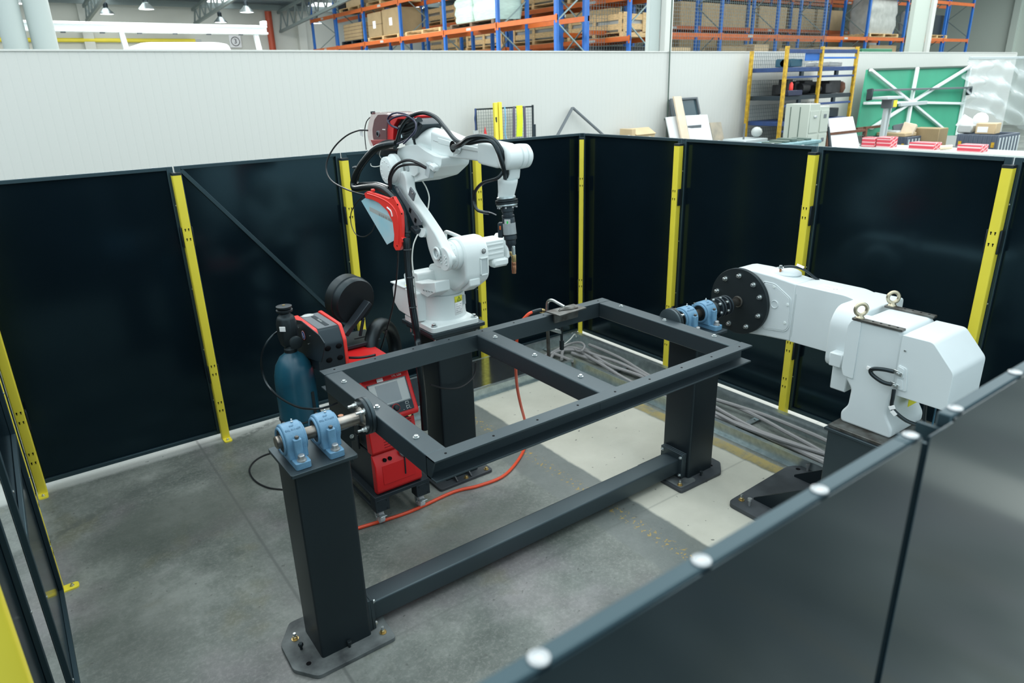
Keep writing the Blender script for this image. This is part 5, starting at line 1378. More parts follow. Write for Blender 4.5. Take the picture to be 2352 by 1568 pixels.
# face disc
DX = -.892
b = MB(); b.lathe([(.12, 0), (.12, .03)], (-.88, AY, AZ), (1, 0, 0), 40); b.build('disc_boss', PW, ps)
b = MB(); b.lathe([(.01, 0), (.236, 0), (.238, .002), (.238, .028), (.236, .030)], (DX, AY, AZ), (1, 0, 0), 72); dsc = b.build('face_disc', 'cap_black', ps)
bolts('disc_bolt', ps, [(DX, AY + .188 * math.cos(R(a)), AZ + .188 * math.sin(R(a))) for a in (88, 128, 172 - 14, 12, -32, -72, -118, -160, 128 - 78)], axis=(-1, 0, 0), r=.0125, h=.024)
# coupling between bearing shaft and disc
t = thing('shaft_coupling', 'black flanged shaft coupling in front of the face disc', 'coupling', (-1.06, AY, AZ - .07))
b = MB(); b.lathe([(.032, -1.222), (.050, -1.220), (.050, -1.150), (.047, -1.147)], (0, AY, AZ), (1, 0, 0), 32); b.build('hub', 'cap_black', t)
for x0 in (-1.147, -1.118, -1.072, -1.042):
    b = MB(); b.lathe([(.03, 0), (.070, 0), (.072, .002), (.072, .012), (.070, .014), (.03, .014)], (x0, AY, AZ), (1, 0, 0), 36); b.build('flange', 'device_dark', t)
MB().lathe([(.046, -1.12), (.046, -1.06)], (0, AY, AZ), (1, 0, 0), 28).build('sleeve', 'rubber', t)
MB().lathe([(.066, -1.03), (.058, -1.018), (.042, -.990), (.030, -.975), (.028, -.896)], (0, AY, AZ), (1, 0, 0), 32).build('cone_hub', 'raw_steel', t)
bolts('flange_bolt', t, [(x, AY + .060 * math.cos(R(a)), AZ + .060 * math.sin(R(a))) for x in (-1.147, -1.072) for a in range(15, 375, 60)], axis=(-1, 0, 0), r=.008, h=.010)
MB().torus((-.897, AY, AZ), (1, 0, 0), .034, .008, 28, 8).build('weld_seam', 'raw_steel', t)


# ================================================================ things along the white partition
def slab(name, label, cat, m, a, b_, depth, axis='y', bv=.004, parent=None, group=None):
    """upright box between two opposite corners a (lower left) and b_ (upper right) in a plane, with real depth"""
    bb = MB()
    if axis == 'y':
        bb.bx(a[0], b_[0], a[1], a[1] + depth, a[2], b_[2], bv)
    else:
        bb.bx(a[0], a[0] + depth, a[1], b_[1], a[2], b_[2], bv)
    return bb.build(name, m, parent, label=label, cat=cat, group=group) if parent is None else bb.build(name, m, parent)

def wire_grid(b, x0, x1, y, z0, z1, step, r=.003, ax='y'):
    n = int((x1 - x0) / step)
    for i in range(n + 1):
        x = x0 + (x1 - x0) * i / n
        b.bx(x - r, x + r, y - r, y + r, z0, z1) if ax == 'y' else b.bx(y - r, y + r, x - r, x + r, z0, z1)
    m = int((z1 - z0) / step)
    for i in range(m + 1):
        z = z0 + (z1 - z0) * i / m
        b.bx(x0, x1, y - r, y + r, z - r, z + r) if ax == 'y' else b.bx(y - r, y + r, x0, x1, z - r, z + r)
    return b

MB().tube([(7.05, 5.16, 0), (7.02, 5.16, 1.2), (6.98, 5.16, 3.3), (6.96, 5.16, 7.5)], .014, 8, 1).build('wall_conduit', 'pipe_dark', None, label='thin dark conduit running up the white partition beside the column', cat='conduit')
MB().bx(6.93, 7.13, 5.13, 5.19, 1.885, 1.91, .002).build('conduit_clamp', 'pipe_dark', None, label='short dark clamp bar across the wall conduit', cat='clamp')

t = thing('mesh_fence', 'black wire mesh fence section leaning on the white partition', 'mesh fence', (2.5, 4.95, 0))
mx0, mx1 = 1.94, 3.21
b = MB(); wire_grid(b, mx0 + .02, mx1 - .02, 4.97, .1, 2.29, .05, .0022); b.build('wire_mesh', 'mesh_gray', t)
MB().bx(mx0, mx0 + .03, 4.955, 4.985, 0, 2.31, .003).build('frame_tube', 'cap_black', t)
MB().bx(mx1 - .03, mx1, 4.955, 4.985, 0, 2.325, .003).build('frame_tube', 'cap_black', t)
MB().bx(mx0, mx1, 4.955, 4.985, 2.285, 2.31, .003).build('frame_tube', 'cap_black', t)
for i, (u, lab) in enumerate(((905, 'left of the two loose yellow posts leaning on the mesh panel'), (1025, 'right of the two loose yellow posts leaning on the mesh panel'))):
    p = ((2.303, 4.88, 2.393), (2.396, 4.88, 2.4))[i]
    q = ((2.254, 4.8, 1.799), (2.345, 4.8, 1.8))[i]
    d = Vector(q) - Vector(p)
    o = MB().bar(p, Vector(p) + d * (p[2] / -d.z), .065, .065, (0, 1, 0), .006).build('loose_post', 'yellow_paint', None, label=lab, cat='post')
    if i == 0:
        c = Vector((2.27, 4.81, 2.111))
        MB().box(c, (.03, .012, .10), .003).build('clip', 'cap_black', o)
MB().tube([(2.52, 4.9, 2.317), (2.514, 4.88, 2.206), (2.517, 4.88, 2.069), (2.501, 4.86, 1.8), (2.75, 4.86, 1.2)], .012, 6).build('lifting_strap', 'sky_blue', None, label='light blue strap hanging on the mesh panel', cat='strap')
MB().tube([(1.922, 4.92, 2.313), (1.9, 4.9, 2.221), (1.889, 4.9, 2.149), (1.896, 4.9, 2.063), (1.894, 4.9, 1.959)], .014, 6).build('lifting_strap', 'rack_navy', None, label='navy strap at the left end of the mesh panel', cat='strap')
def strap(label, m, pts, wd):
    b = MB()
    P = spline(pts, 5)
    b.loft([[p + Vector((-wd / 2, -.008, 0)), p + Vector((wd / 2, -.008, 0)), p + Vector((wd / 2, .008, 0)), p + Vector((-wd / 2, .008, 0))] for p in P])
    return b.build('lifting_sling', m, None, label=label, cat='sling', group='slings on the mesh panel')
strap('wide lime green sling hanging over the mesh panel', 'lime', [(2.841, 4.9, 2.329), (2.823, 4.87, 2.211), (2.815, 4.86, 2.054), (2.796, 4.86, 1.801)], .125)
strap('purple sling left of the lime green sling', 'purple_sling', [(2.733, 4.91, 2.318), (2.711, 4.89, 2.216), (2.703, 4.88, 2.059), (2.695, 4.88, 1.8)], .04)
strap('purple sling right of the lime green sling', 'purple_sling', [(2.955, 4.91, 2.312), (2.948, 4.9, 2.174), (2.96, 4.9, 1.982), (2.96, 4.9, 1.795), (3.0, 4.9, .5)], .045)
slab('dark_board', 'narrow dark board at the right end of the mesh panel', 'board', 'device_dark', (3.135, 4.9, 1.647), (3.211, 4.9, 1.991), .03)
slab('gray_board', 'small gray board at the left end of the mesh panel', 'board', 'screen_pale', (1.853, 4.9, 1.765), (1.951, 4.9, 1.956), .03)
q = Vector((2.056, 4.85, 1.853)); b = MB(); b.lathe([(.035, 0), (.035, q.z), (.025, q.z + .05), (.002, q.z + .16)], (q.x, q.y, 0), (0, 0, 1), 12); b.build('red_pole', 'red_plastic', None, label='slim red pointed pole in front of the mesh panel', cat='pole')

# leaning square frame (only a corner shows)
t = thing('leaning_frame', 'gray square tube frame leaning corner-up on the white partition', 'frame', (5.0, 4.95, 0))
ap_, l_, r_ = Vector((4.261, 5.1, 2.235)), Vector((3.846, 5.02, 1.789)), Vector((4.946, 5.02, 1.724))
dl, dr = (l_ - ap_).normalized(), (r_ - ap_).normalized()
P1, P2 = ap_ + dl * 1.6, ap_ + dr * 2.1
for p, q in ((ap_, P1), (ap_, P2), (P1, P1 + (P2 - ap_)), (P2, P2 + (P1 - ap_))):
    MB().bar(p, q, .035, .055, (0, 1, 0), .004).build('frame_bar', 'device_gray', t)

t = thing('carton', 'open cardboard carton right of the leaning frame', 'carton', (5.903, 4.8, 1.382))
a, b2 = Vector((5.483, 4.7, 1.669)), Vector((6.146, 4.7, 1.78))
MB().bx(a.x, a.x + .10, 4.70, 5.05, 1.0, b2.z, .004).build('end_wall', 'cardboard_tan', t)
MB().bx(a.x + .10, b2.x, 4.70, 5.05, 1.0, b2.z - .10, .004).build('body', 'cardboard_tan', t)
MB().box(((a.x + .1 + b2.x) / 2, 4.78, b2.z - .06), (b2.x - a.x - .1, .25, .012), .002, (28, 0, 0)).build('flap', 'cardboard_tan', t)
MB().bx(a.x - .2, b2.x + .2, 4.5, 5.12, 0.0, .999, .01).build('carton_stand', 'steel_blue', None, label='blue steel crate carrying the open carton', cat='crate')
MB().bx(7.35, 7.80, 4.88, 4.95, 1.2, (6.669, 4.9, 1.741)[2], .004).build('dark_sheet', 'device_gray', None, label='dark sheet end behind the leaning white boards', cat='sheet')
# leaning sheets beside the column
def leaning(name, label, cat, m, tl, tr, br, bl, th=.03):
    b = MB()
    P = [Vector(p) for p in (tl, tr, br, bl)]
    # carry the two side edges down to the floor
    def ext(top, bot):
        d = bot - top
        return top + d * (top.z / max(1e-3, -d.z))
    B0, B1 = ext(P[0], P[3]), ext(P[1], P[2])
    o = Vector((0, th, 0))
    b.add([P[0], P[1], B1, B0, P[0] + o, P[1] + o, B1 + o, B0 + o], [(0, 1, 2, 3), (7, 6, 5, 4), (0, 4, 5, 1), (1, 5, 6, 2), (2, 6, 7, 3), (3, 7, 4, 0)])
    return b.build(name, m, None, label=label, cat=cat)
w_ = leaning('framed_window', 'dark glazed window frame leaning on the white partition', 'window frame', 'window_dark', (7.006, 5.1, 2.286), (7.848, 5.1, 2.293), (7.864, 5.02, 1.966), (7.018, 5.02, 1.945), .05)
for p, q in (((6.984, 5.08, 2.287), (7.824, 5.08, 2.294)), ((7.808, 5.08, 2.294), (7.849, 5, 1.957)), ((6.999, 5.08, 2.287), (7.011, 5, 1.946))):
    MB().bar(p, q, .04, .06, (0, 1, 0), .004).build('frame_bar', 'device_gray', w_)
leaning('white_board', 'white board leaning low beside the wall conduit', 'board', 'paper', (6.676, 4.9, 1.944), (6.996, 4.9, 1.953), (7.038, 4.8, 1.526), (6.721, 4.8, 1.546))
leaning('white_board', 'wide white board leaning below the dark window frame', 'board', 'paper', (7.312, 4.93, 1.953), (8.033, 4.93, 1.94), (8.148, 4.83, 1.404), (7.388, 4.83, 1.453))
leaning('timber_plank', 'pale timber plank leaning across the dark window frame', 'plank', 'wood_pale', (6.836, 4.86, 2.354), (7.067, 4.86, 2.352), (7.216, 4.7, 1.499), (6.97, 4.7, 1.515), .04)
leaning('plywood_sheet', 'small stained plywood sheet at the right of the leaning boards', 'plywood', 'plywood', (8.121, 4.92, 1.763), (8.512, 4.92, 1.758), (8.567, 4.84, 1.376), (8.178, 4.84, 1.402))

# stacked steel stillages with yellow posts
t = thing('stillage_rack', 'tall stillage stack with yellow posts and navy shelves', 'stillage rack', (12.0, 4.5, 0))
SX = [9.53, 10.88, 12.36]
SY0, SY1 = 4.1, 5.0
for x in SX:
    for y in (SY0, SY1):
        MB().bx(x - .035, x + .035, y - .035, y + .035, 0, 3.30 if y == SY0 else 3.24, .004).build('post', 'rack_yellow', t)
SH = [(1.16, 'rack_navy'), (1.68, 'rack_navy'), (2.23, 'device_dark'), (2.83, 'rack_navy')]
for i in range(2):
    x0, x1 = SX[i] + .035, SX[i + 1] - .035
    for z, m in SH:
        MB().bx(x0, x1, SY0, SY1, z - .05, z + .04, .004).build('shelf', m, t)
        MB().bx(x0, x1, SY0 - .02, SY0 + .03, z - .19, z - .145, .003).build('skid_bar', 'rack_navy', t)
        MB().bx((x0 + x1) / 2 - .05, (x0 + x1) / 2 + .05, SY0, SY0 + .06, z - .15, z - .05, .002).build('skid_foot', 'device_dark', t)
        b = MB(); wire_grid(b, x0, x1, SY1 + .03, z + .04, z + .38, .07, .004); b.build('back_mesh', 'mesh_gray', t)
    MB().bx(x0, x1, SY0 - .02, SY0 + .02, 3.16, 3.24, .004).build('top_bar', 'rack_navy', t)
MB().bx(SX[0] + .75, SX[1] - .05, SY0 + .02, SY0 + .04, 3.0, 3.16, .002).build('side_plate', 'rack_blue', t)
MB().bx(SX[1] + .05, SX[2] - .05, SY0 - .02, SY0 + .02, 3.04, 3.08, .003).build('middle_bar', 'rack_blue', t)
def junk(label, m, x0, x1, z0, z1, seed, n=7, cat='machine part', y0=4.2, y1=4.8):
    r = random.Random(seed)
    t = thing('machine_part', label, cat, ((x0 + x1) / 2, 4.5, z0), 'parts in the stillages')
    for k in range(n):
        cx, w2 = r.uniform(x0, x1), r.uniform(.08, .25) * (x1 - x0)
        h = (z1 - z0) * r.uniform(.4, 1.0)
        cx = min(max(cx, x0 + w2), x1 - w2)
        y = r.uniform(y0 + .1, y1 - .1)
        if k % 3 == 0:
            MB().cyl((cx - w2, y, z0 + h * .5), (cx + w2, y, z0 + h * .5), h * .42, n=14).build('roller', m, t)
        else:
            MB().bx(cx - w2, cx + w2, y - .12, y + .12, z0, z0 + h, .012).build('casting', m, t)
junk('dark green machine casting on the top left stillage shelf', 'cylinder_teal', 9.85, 10.78, 2.88, 3.06, 1)
junk('wrapped gray tubes on the top right stillage shelf', 'film_gray', 10.98, 12.1, 2.88, 3.02, 2)
junk('black machine parts piled on the middle left stillage shelf', 'skin_dark', 9.95, 10.82, 2.28, 2.62, 3, 9)
junk('dark gear housings on the middle right stillage shelf', 'skin_dark', 10.95, 12.1, 2.28, 2.60, 4, 9)
junk('small dark parts on the lowest right stillage shelf', 'device_dark', 11.0, 12.1, 1.73, 1.95, 5, 6)
MB().bx(9.66, 10.2, 4.05, 4.2, 2.275, 2.39, .01).build('plastic_tub', 'cable_navy', None, label='flat blue plastic tub on the middle stillage shelf', cat='tub')
MB().lathe([(.04, 0), (.045, .03), (.04, .13), (.015, .17)], (9.86, 4.13, 2.392), (0, 0, 1), 14).build('pink_bottle', 'red_bright', None, label='small pink bottle on the blue tub', cat='bottle')
MB().lathe([(.06, 0), (.10, .10), (.08, .22), (.02, .26)], (12.2, 4.3, 2.275), (0, 0, 1), 14).build('olive_flask', 'rust', None, label='small olive flask at the right end of the middle stillage shelf', cat='flask')

# gray drawer cabinet
t = thing('drawer_cabinet', 'tall gray drawer cabinet in front of the stillages', 'cabinet', (9.6, 3.6, 0))
kx0, kx1, ky0, ky1 = 9.15, 10.55, 3.30, 3.75
MB().bx(8.89, 9.26, 3.0, 3.57, 0, 2.14, .01).build('body', 'cabinet_gray', t)
MB().bx(9.27, 9.62, 3.0, 3.57, 0, 2.08, .01).build('body', 'cabinet_gray', t)
for y in (3.44, 3.22):
    MB().bx(8.884, 8.89, y - .008, y + .008, .1, 2.08).build('seam', 'pipe_dark', t)
for k in range(4):
    dz = .12 + k * .48
    d_ = MB().bx(8.91, 9.24, 2.985, 3.0, dz, dz + .44, .004).build('drawer', 'cabinet_gray', t)
    MB().bx(9.03, 9.13, 2.96, 2.986, dz + .30, dz + .34, .006).build('handle', 'zinc', d_)
    d_ = MB().bx(9.30, 9.60, 2.985, 3.0, dz, dz + .44, .004).build('drawer', 'cabinet_gray', t)
    MB().bx(9.40, 9.50, 2.978, 2.986, dz + .28, dz + .36, .003).build('label_holder', 'device_gray', d_)
leaning('whiteboard', 'framed whiteboard leaning between cabinet and green sheet', 'whiteboard', 'paper', (11.32, 4, 1.717), (12.38, 4, 1.713), (12.52, 3.8, 1.008), (11.28, 3.8, 1.094))
leaning('dark_panel_edge', 'dark panel edge standing right of the drawer cabinet', 'panel', 'device_dark', (10.67, 3.6, 1.575), (10.72, 3.6, 1.572), (10.74, 3.5, 1.147), (10.65, 3.5, 1.153))
t = thing('steel_trough', 'pale blue steel trough standing just behind the fence', 'trough', (7.9, 3.0, 0))
MB().bx(6.9, 8.3, 2.35, 2.95, .2, 1.46, .02).build('body', 'steel_blue', t)
MB().bx(6.87, 8.33, 2.32, 2.98, 1.44, 1.50, .01).build('rim', 'steel_blue', t)
for k in range(5):
    MB().bx(7.05 + .24 * k, 7.22 + .24 * k, 2.45, 2.8, 1.50, 1.52 + .02 * (k % 3), .01).build('scrap', 'pipe_dark', t)
for x in (6.95, 8.2):
    for y in (2.4, 2.9):
        MB().bx(x - .05, x + .05, y - .05, y + .05, 0, .2).build('leg', 'steel_blue', t)
t = thing('grinder_stand', 'gray machine stand with rags left of the cabinet', 'machine stand', (8.6, 4.3, 0))
MB().bx(8.2, 9.0, 4.0, 4.6, 1.35, 1.42, .01).build('table', 'robot_shade', t)
for x in (8.25, 8.95):
    MB().bx(x - .03, x + .03, 4.05, 4.5, 0, 1.35, .004).build('leg', 'device_gray', t)
MB().sphere((8.85, 4.2, 1.55), .14, (1, .8, .8), 12).build('rag_heap', 'screen_pale', t)
MB().cyl((8.4, 4.2, 1.42), (8.4, 4.2, 1.75), .02, n=8).build('rod', 'device_gray', t)

# green sheet with its white tube frame, leaning
gq = [Vector(p) for p in ((14.15, 4.75, 2.789), (19.97, 4.75, 2.814), (18.99, 4.35, 0.846), (13.32, 4.35, 1.194))]
t = thing('green_screen', 'big green sheet with a white tube cross frame leaning on the wall', 'screen', (17, 4.6, .5))
b = MB(); o_ = Vector((0, .05, 0)); b.add(gq + [q + o_ for q in gq], [(0, 1, 2, 3), (7, 6, 5, 4), (0, 4, 5, 1), (1, 5, 6, 2), (2, 6, 7, 3), (3, 7, 4, 0)]); b.build('sheet', 'green_sheet', t)
fo = Vector((0, -.06, 0))
ctr = Vector((16.15, 4.52, 1.904))
gm = [Vector(p) for p in ((16.58, 4.7, 2.811), (19.85, 4.7, 2.813), (19.33, 4.52, 1.761), (18.23, 4.38, 1.028), (15.81, 4.36, 1.22), (13.92, 4.38, 1.339), (13.7, 4.52, 1.971), (14.08, 4.7, 2.782))]
for q in gm:
    MB().bar(ctr + fo, q + fo, .07, .09, (0, 1, 0), .01).build('spoke_tube', 'gantry_white', t)
MB().bar(gq[1] + fo, gq[2] + fo, .08, .10, (0, 1, 0), .01).build('edge_tube', 'gantry_white', t)
MB().bar(gq[0] + fo * .6, gq[1] + fo * .6, .05, .04, (0, 1, 0), .004).build('edge_tube', 'pipe_dark', t)
MB().bar(Vector((13.79, 4.58, 2.283)) + fo * 2, Vector((19.58, 4.58, 2.207)) + fo * 2, .05, .10, (0, 1, 0), .006).build('dark_bar', 'device_gray', t)
for p, q in (((13.79, 4.56, 2.323), (13.68, 4.5, 2.04)), ((19.52, 4.56, 2.24), (19.39, 4.5, 2.004))):
    MB().bar(Vector(p) + fo * 2.5, Vector(q) + fo * 2.5, .06, .16, (0, 1, 0), .02).build('pad', 'cap_black', t)
MB().bar(ctr + fo * 2 + Vector((-.75, 0, -.03)), ctr + fo * 2 + Vector((.75, 0, -.03)), .08, .10, (0, 0, 1), .01).build('hub_bar', 'robot_shade', t)
t = thing('material_stand', 'gray stand with a yellow sticker in front of the green sheet', 'stand', (13.65, 3.8, 1.195))
s0 = Vector((13.7, 3.9, 2.107))
MB().bx(s0.x - .35, s0.x + .45, 3.7, 4.1, s0.z - .03, s0.z + .03, .005).build('top', 'robot_shade', t)
MB().bx(s0.x - .06, s0.x + .18, 3.72, 4.0, s0.z - .25, s0.z - .03, .01).build('head', 'device_gray', t)
MB().bx(s0.x + .0, s0.x + .17, 3.71, 3.72, s0.z - .22, s0.z - .06).build('sticker', 'label_yellow', t)
MB().bx(s0.x - .02, s0.x + .07, 3.85, 3.95, 0, s0.z - .25, .005).build('leg', 'robot_shade', t)
MB().bar((s0.x + .25, 3.9, s0.z - .25), (s0.x + .1, 3.9, .2), .05, .05, (0, 1, 0)).build('leg', 'robot_shade', t)

# big shrink film sheet at the right edge
fa = [Vector(p) for p in ((19.04, 4.3, 3.021), (23.53, 4.3, 3.11), (25, 4.3, 0.587), (19.06, 4.3, 1.715))]
def film(u, v):
    top = fa[0].lerp(fa[1], u)
    bot = fa[3].lerp(fa[2], u)
    p = top.lerp(bot, v)
    return p + Vector((0, .10 * math.sin(v * 21 + 2 * math.sin(u * 5)) + .07 * math.sin(u * 17 + v * 6) + .05 * math.sin(u * 31 - v * 12), 0))
MB().grid(film, 50, 50).build('plastic_film', 'plastic_clear', None, label='big crumpled clear plastic film sheet at the right edge', cat='plastic film', solid=.004)
MB().bx(fa[0].x - .1, fa[1].x + .6, 4.25, 4.35, fa[0].z - .02, fa[0].z + .06, .01).build('film_rail', 'robot_shade', None, label='rail holding the clear plastic film at its top', cat='rail')

# work bench with cartons and gray pallet boxes behind
t = thing('work_bench', 'long pale work bench behind the right fence', 'bench', (13.0, 2.0, 0))
MB().bx(12.45, 13.5, -.6, 4.3, .95, 1.0, .006).build('top', 'bench_top', t)
for x in (12.55, 13.4):
    for y in (-.4, 1.9, 4.1):
        MB().bx(x - .04, x + .04, y - .04, y + .04, 0, .95).build('leg', 'device_gray', t)
def carton_red(label, y0, y1, x0, x1, z0, z1):
    MB().bx(x0, x1, y0, y1, z0, z1, .008).build('red_carton', 'red_carton', None, label=label, cat='carton', group='red and white cartons on the bench')
carton_red('red patterned carton at the left end of the bench', 3.46, 3.78, 12.55, 12.85, 1.0, 1.22)
carton_red('taller red patterned carton second from the left on the bench', 3.10, 3.44, 12.60, 12.95, 1.0, 1.24)
carton_red('long flat red patterned carton in the middle of the bench', 2.10, 2.66, 12.60, 13.0, 1.0, 1.15)
carton_red('dark red patterned carton right of the wooden mallet', 1.12, 1.60, 12.60, 13.0, 1.0, 1.15)
carton_red('stacked red patterned carton at the right picture edge', -.02, .26, 12.55, 12.80, 1.0, 1.26)
carton_red('flat red patterned carton at the right end of the bench', -.42, -.05, 12.60, 12.95, 1.03, 1.18)
b = MB(); b.cyl((12.75, 2.02, 1.05), (12.85, 1.80, 1.07), .05, n=14); o = b.build('mallet', 'wood_pale', None, label='wooden mallet between two red cartons', cat='mallet')
MB().cyl((12.85, 1.80, 1.07), (13.0, 1.55, 1.10), .012, n=8).build('handle', 'device_gray', o)
def pallet_box(label, x0, x1, y0, y1, z1):
    t = thing('pallet_box', label, 'pallet box', ((x0 + x1) / 2, (y0 + y1) / 2, 0), 'gray pallet boxes')
    for (a0, a1, b0, b1, nm) in ((x0, x0 + .05, y0, y1, 'wall'), (x1 - .05, x1, y0, y1, 'wall'), (x0 + .05, x1 - .05, y0, y0 + .05, 'wall'), (x0 + .05, x1 - .05, y1 - .05, y1, 'wall')):
        MB().bx(a0, a1, b0, b1, .12, z1, .008).build(nm, 'crate_gray', t)
    MB().bx(x0 + .05, x1 - .05, y0 + .05, y1 - .05, .10, .16).build('floor_plate', 'crate_gray', t)
    for k in range(9):
        y = y0 + .06 + (y1 - y0 - .12) * k / 8
        MB().bx(x0 - .018, x0, y - .012, y + .012, .14, z1 - .02, .003).build('rib', 'crate_gray', t)
    for k in range(7):
        x = x0 + .06 + (x1 - x0 - .12) * k / 6
        MB().bx(x - .03, x + .03, y0 - .02, y0, .2, z1 - .06, .006).build('rib', 'robot_shade', t)
    for y in (y0 + .1, y1 - .1):
        MB().bx(x0 - .022, x0 - .018, y - .035, y + .035, z1 - .28, z1 - .16).build('sticker', 'rack_yellow', t)
    for x in (x0 + .08, x1 - .08):
        for y in (y0 + .08, y1 - .08):
            MB().bx(x - .08, x + .08, y - .08, y + .08, 0, .10).build('foot', 'crate_gray', t)
a, c = (14.3, 4.431, 1.11), (14.3, 3.51, 1.134)
pallet_box('gray ribbed pallet box in front of the green sheet', 14.3, 15.5, c[1], a[1], (a[2] + c[2]) / 2)
zb1 = (a[2] + c[2]) / 2
MB().box((14.6, (a[1] + c[1]) / 2, zb1 + .05), (.6, .75, .09), .01).build('carton', 'cardboard_tan', None, label='flat open carton on the left pallet box', cat='carton')
MB().box((14.8, c[1] + .25, zb1 + .16), (.35, .30, .30), .01, (12, 8, 20)).build('carton', 'wood_pale', None, label='tilted pale carton on the left pallet box', cat='carton')
MB().box((14.8, a[1] - .45, zb1 + .16), (.35, .35, .26), .01, (-14, 8, 30)).build('carton', 'device_gray', None, label='tilted gray carton on the left pallet box', cat='carton')
a, c = (14.3, 2.352, 1.237), (14.3, 1.429, 1.258)
pallet_box('gray ribbed pallet box at the right of the bench', 14.3, 15.5, c[1], a[1], (a[2] + c[2]) / 2)
zb2 = (a[2] + c[2]) / 2
MB().box((14.7, c[1] + .42, zb2 + .13), (.45, .42, .24), .01, (0, 0, 8)).build('carton', 'cardboard_tan', None, label='brown carton with a white label on the right pallet box', cat='carton')
MB().box((14.47, c[1] + .45, zb2 + .11), (.01, .22, .13), .001, (0, 0, 8)).build('paper_label', 'paper', None, label='white label sheet on the brown carton', cat='label')
MB().box((14.7, c[1] + .86, zb2 + .11), (.40, .34, .20), .03).build('clear_tub', 'screen_pale', None, label='pale translucent tub left of the brown carton', cat='tub')
MB().box((14.8, a[1] + .05, zb2 + .22), (.03, .34, .30), .004, (30, 0, 10)).build('paper_sheet', 'paper', None, label='white paper sheet with blue edge sticking up', cat='paper')
MB().sphere((14.9, a[1] - .22, zb2 + .30), .18, (.8, 1, 1.0), 12).build('crumpled_paper', 'paper', None, label='crumpled white paper heap by the pallet box', cat='paper')
MB().bx(15.0, 15.5, c[1] + 1.65, c[1] + 2.35, 0, zb2 + .06, .01).build('cardboard_sheet', 'cardboard', None, label='upright cardboard box between the two pallet boxes', cat='carton')
MB().bx(14.4, 14.9, c[1] + 2.40, c[1] + 2.85, 0, zb2 - .10, .01).build('black_bin', 'cap_black', None, label='black bin between the pallet boxes', cat='bin')
MB().bx(14.4, 14.9, c[1] + 2.42, c[1] + 2.83, zb2 - .10, zb2 + .02, .03).build('clear_sheets', 'screen_pale', None, label='pile of pale sheets on the black bin', cat='sheets')
pallet_box('third gray pallet box cut by the right picture edge', 15.9, 17.1, -1.9, -.55, .98)
# rusty mesh cage
t = thing('mesh_cage', 'rusty brown steel mesh cage left of the bench', 'cage', (12.2, 4.0, 0))
g0, g1 = Vector((11.17, 3.9, 1.372)), Vector((12.87, 3.9, 1.245))
MB().bx(g0.x, g1.x, 3.87, 3.93, g0.z - .03, g0.z + .03, .004).build('rail', 'rust', t)
for x in (g0.x, g1.x):
    MB().bx(x - .04, x + .04, 3.86, 3.94, 0, g0.z + .08, .004).build('post', 'rust', t)
b = MB(); wire_grid(b, g0.x + .04, g1.x - .04, 3.9, .2, g0.z - .03, .09, .005); b.build('mesh', 'mesh_gray', t)
g2 = Vector((12.82, 4.1, 1.396)); g3 = Vector((14.37, 4.1, 1.295))
MB().bx(g2.x, g3.x, 4.07, 4.13, g2.z - .03, g2.z + .03, .004).build('rail', 'rust', t)


# ================================================================ the hall beyond the partition
b = MB(); b.add([(-30, 27, 0), (45, 27, 0), (45, 27, 9.5), (-30, 27, 9.5)], [(0, 1, 2, 3)]); b.build('wall_far', 'far_wall', kind='structure')
b = MB(); b.add([(38, -14, 0), (38, 27, 0), (38, 27, 9.5), (38, -14, 9.5)], [(0, 1, 2, 3)])
b.build('wall_right', 'side_wall', kind='structure')
for y in (10.4, 20):
    MB().bx(37.75, 38, y - .15, y + .15, 0, 9).build('trim_2', 'side_wall', kind='structure')
for x in (-9.5, -1.0, 7.3, 15.5):
    MB().bx(x - .18, x + .18, 26.75, 27, 0, 6.0, .01).build('trim_3', 'far_wall', kind='structure')
# roof over the far bay
b = MB()
RS = 0.075
def roofz(y): return 6.05 + (27 - y) * RS
b.add([(-30, 27, roofz(27)), (45, 27, roofz(27)), (45, 9, roofz(9)), (-30, 9, roofz(9))], [(0, 1, 2, 3)])
b.build('ceiling', 'roof_metal', kind='structure')
t = thing('roof_purlins', 'gray purlins under the metal roof of the far hall', 'purlins', (0, 20, 6))
for k in range(9):
    y = 26.4 - k * 2.0
    MB().bx(-20, 20, y - .04, y + .04, roofz(y) - .24, roofz(y) - .04).build('purlin', 'roof_steel', t)
for k, (x0, x1) in enumerate(((-4.4, -3.6), (-1.0, -.1), (3.3, 4.3), (7.6, 8.8), (12, 13))):
    lab = ('far left', 'second', 'middle', 'fourth', 'rightmost')[k]
    b = MB(); b.add([(x0, 26.6, roofz(26.6) - .012), (x1, 26.6, roofz(26.6) - .012), (x1, 12, roofz(12) - .012), (x0, 12, roofz(12) - .012)], [(0, 1, 2, 3)])
    b.build('skylight_strip', 'skylight_sheet', None, label=lab + ' bright skylight strip in the hall roof', cat='skylight', group='skylight strips', solid=.006)
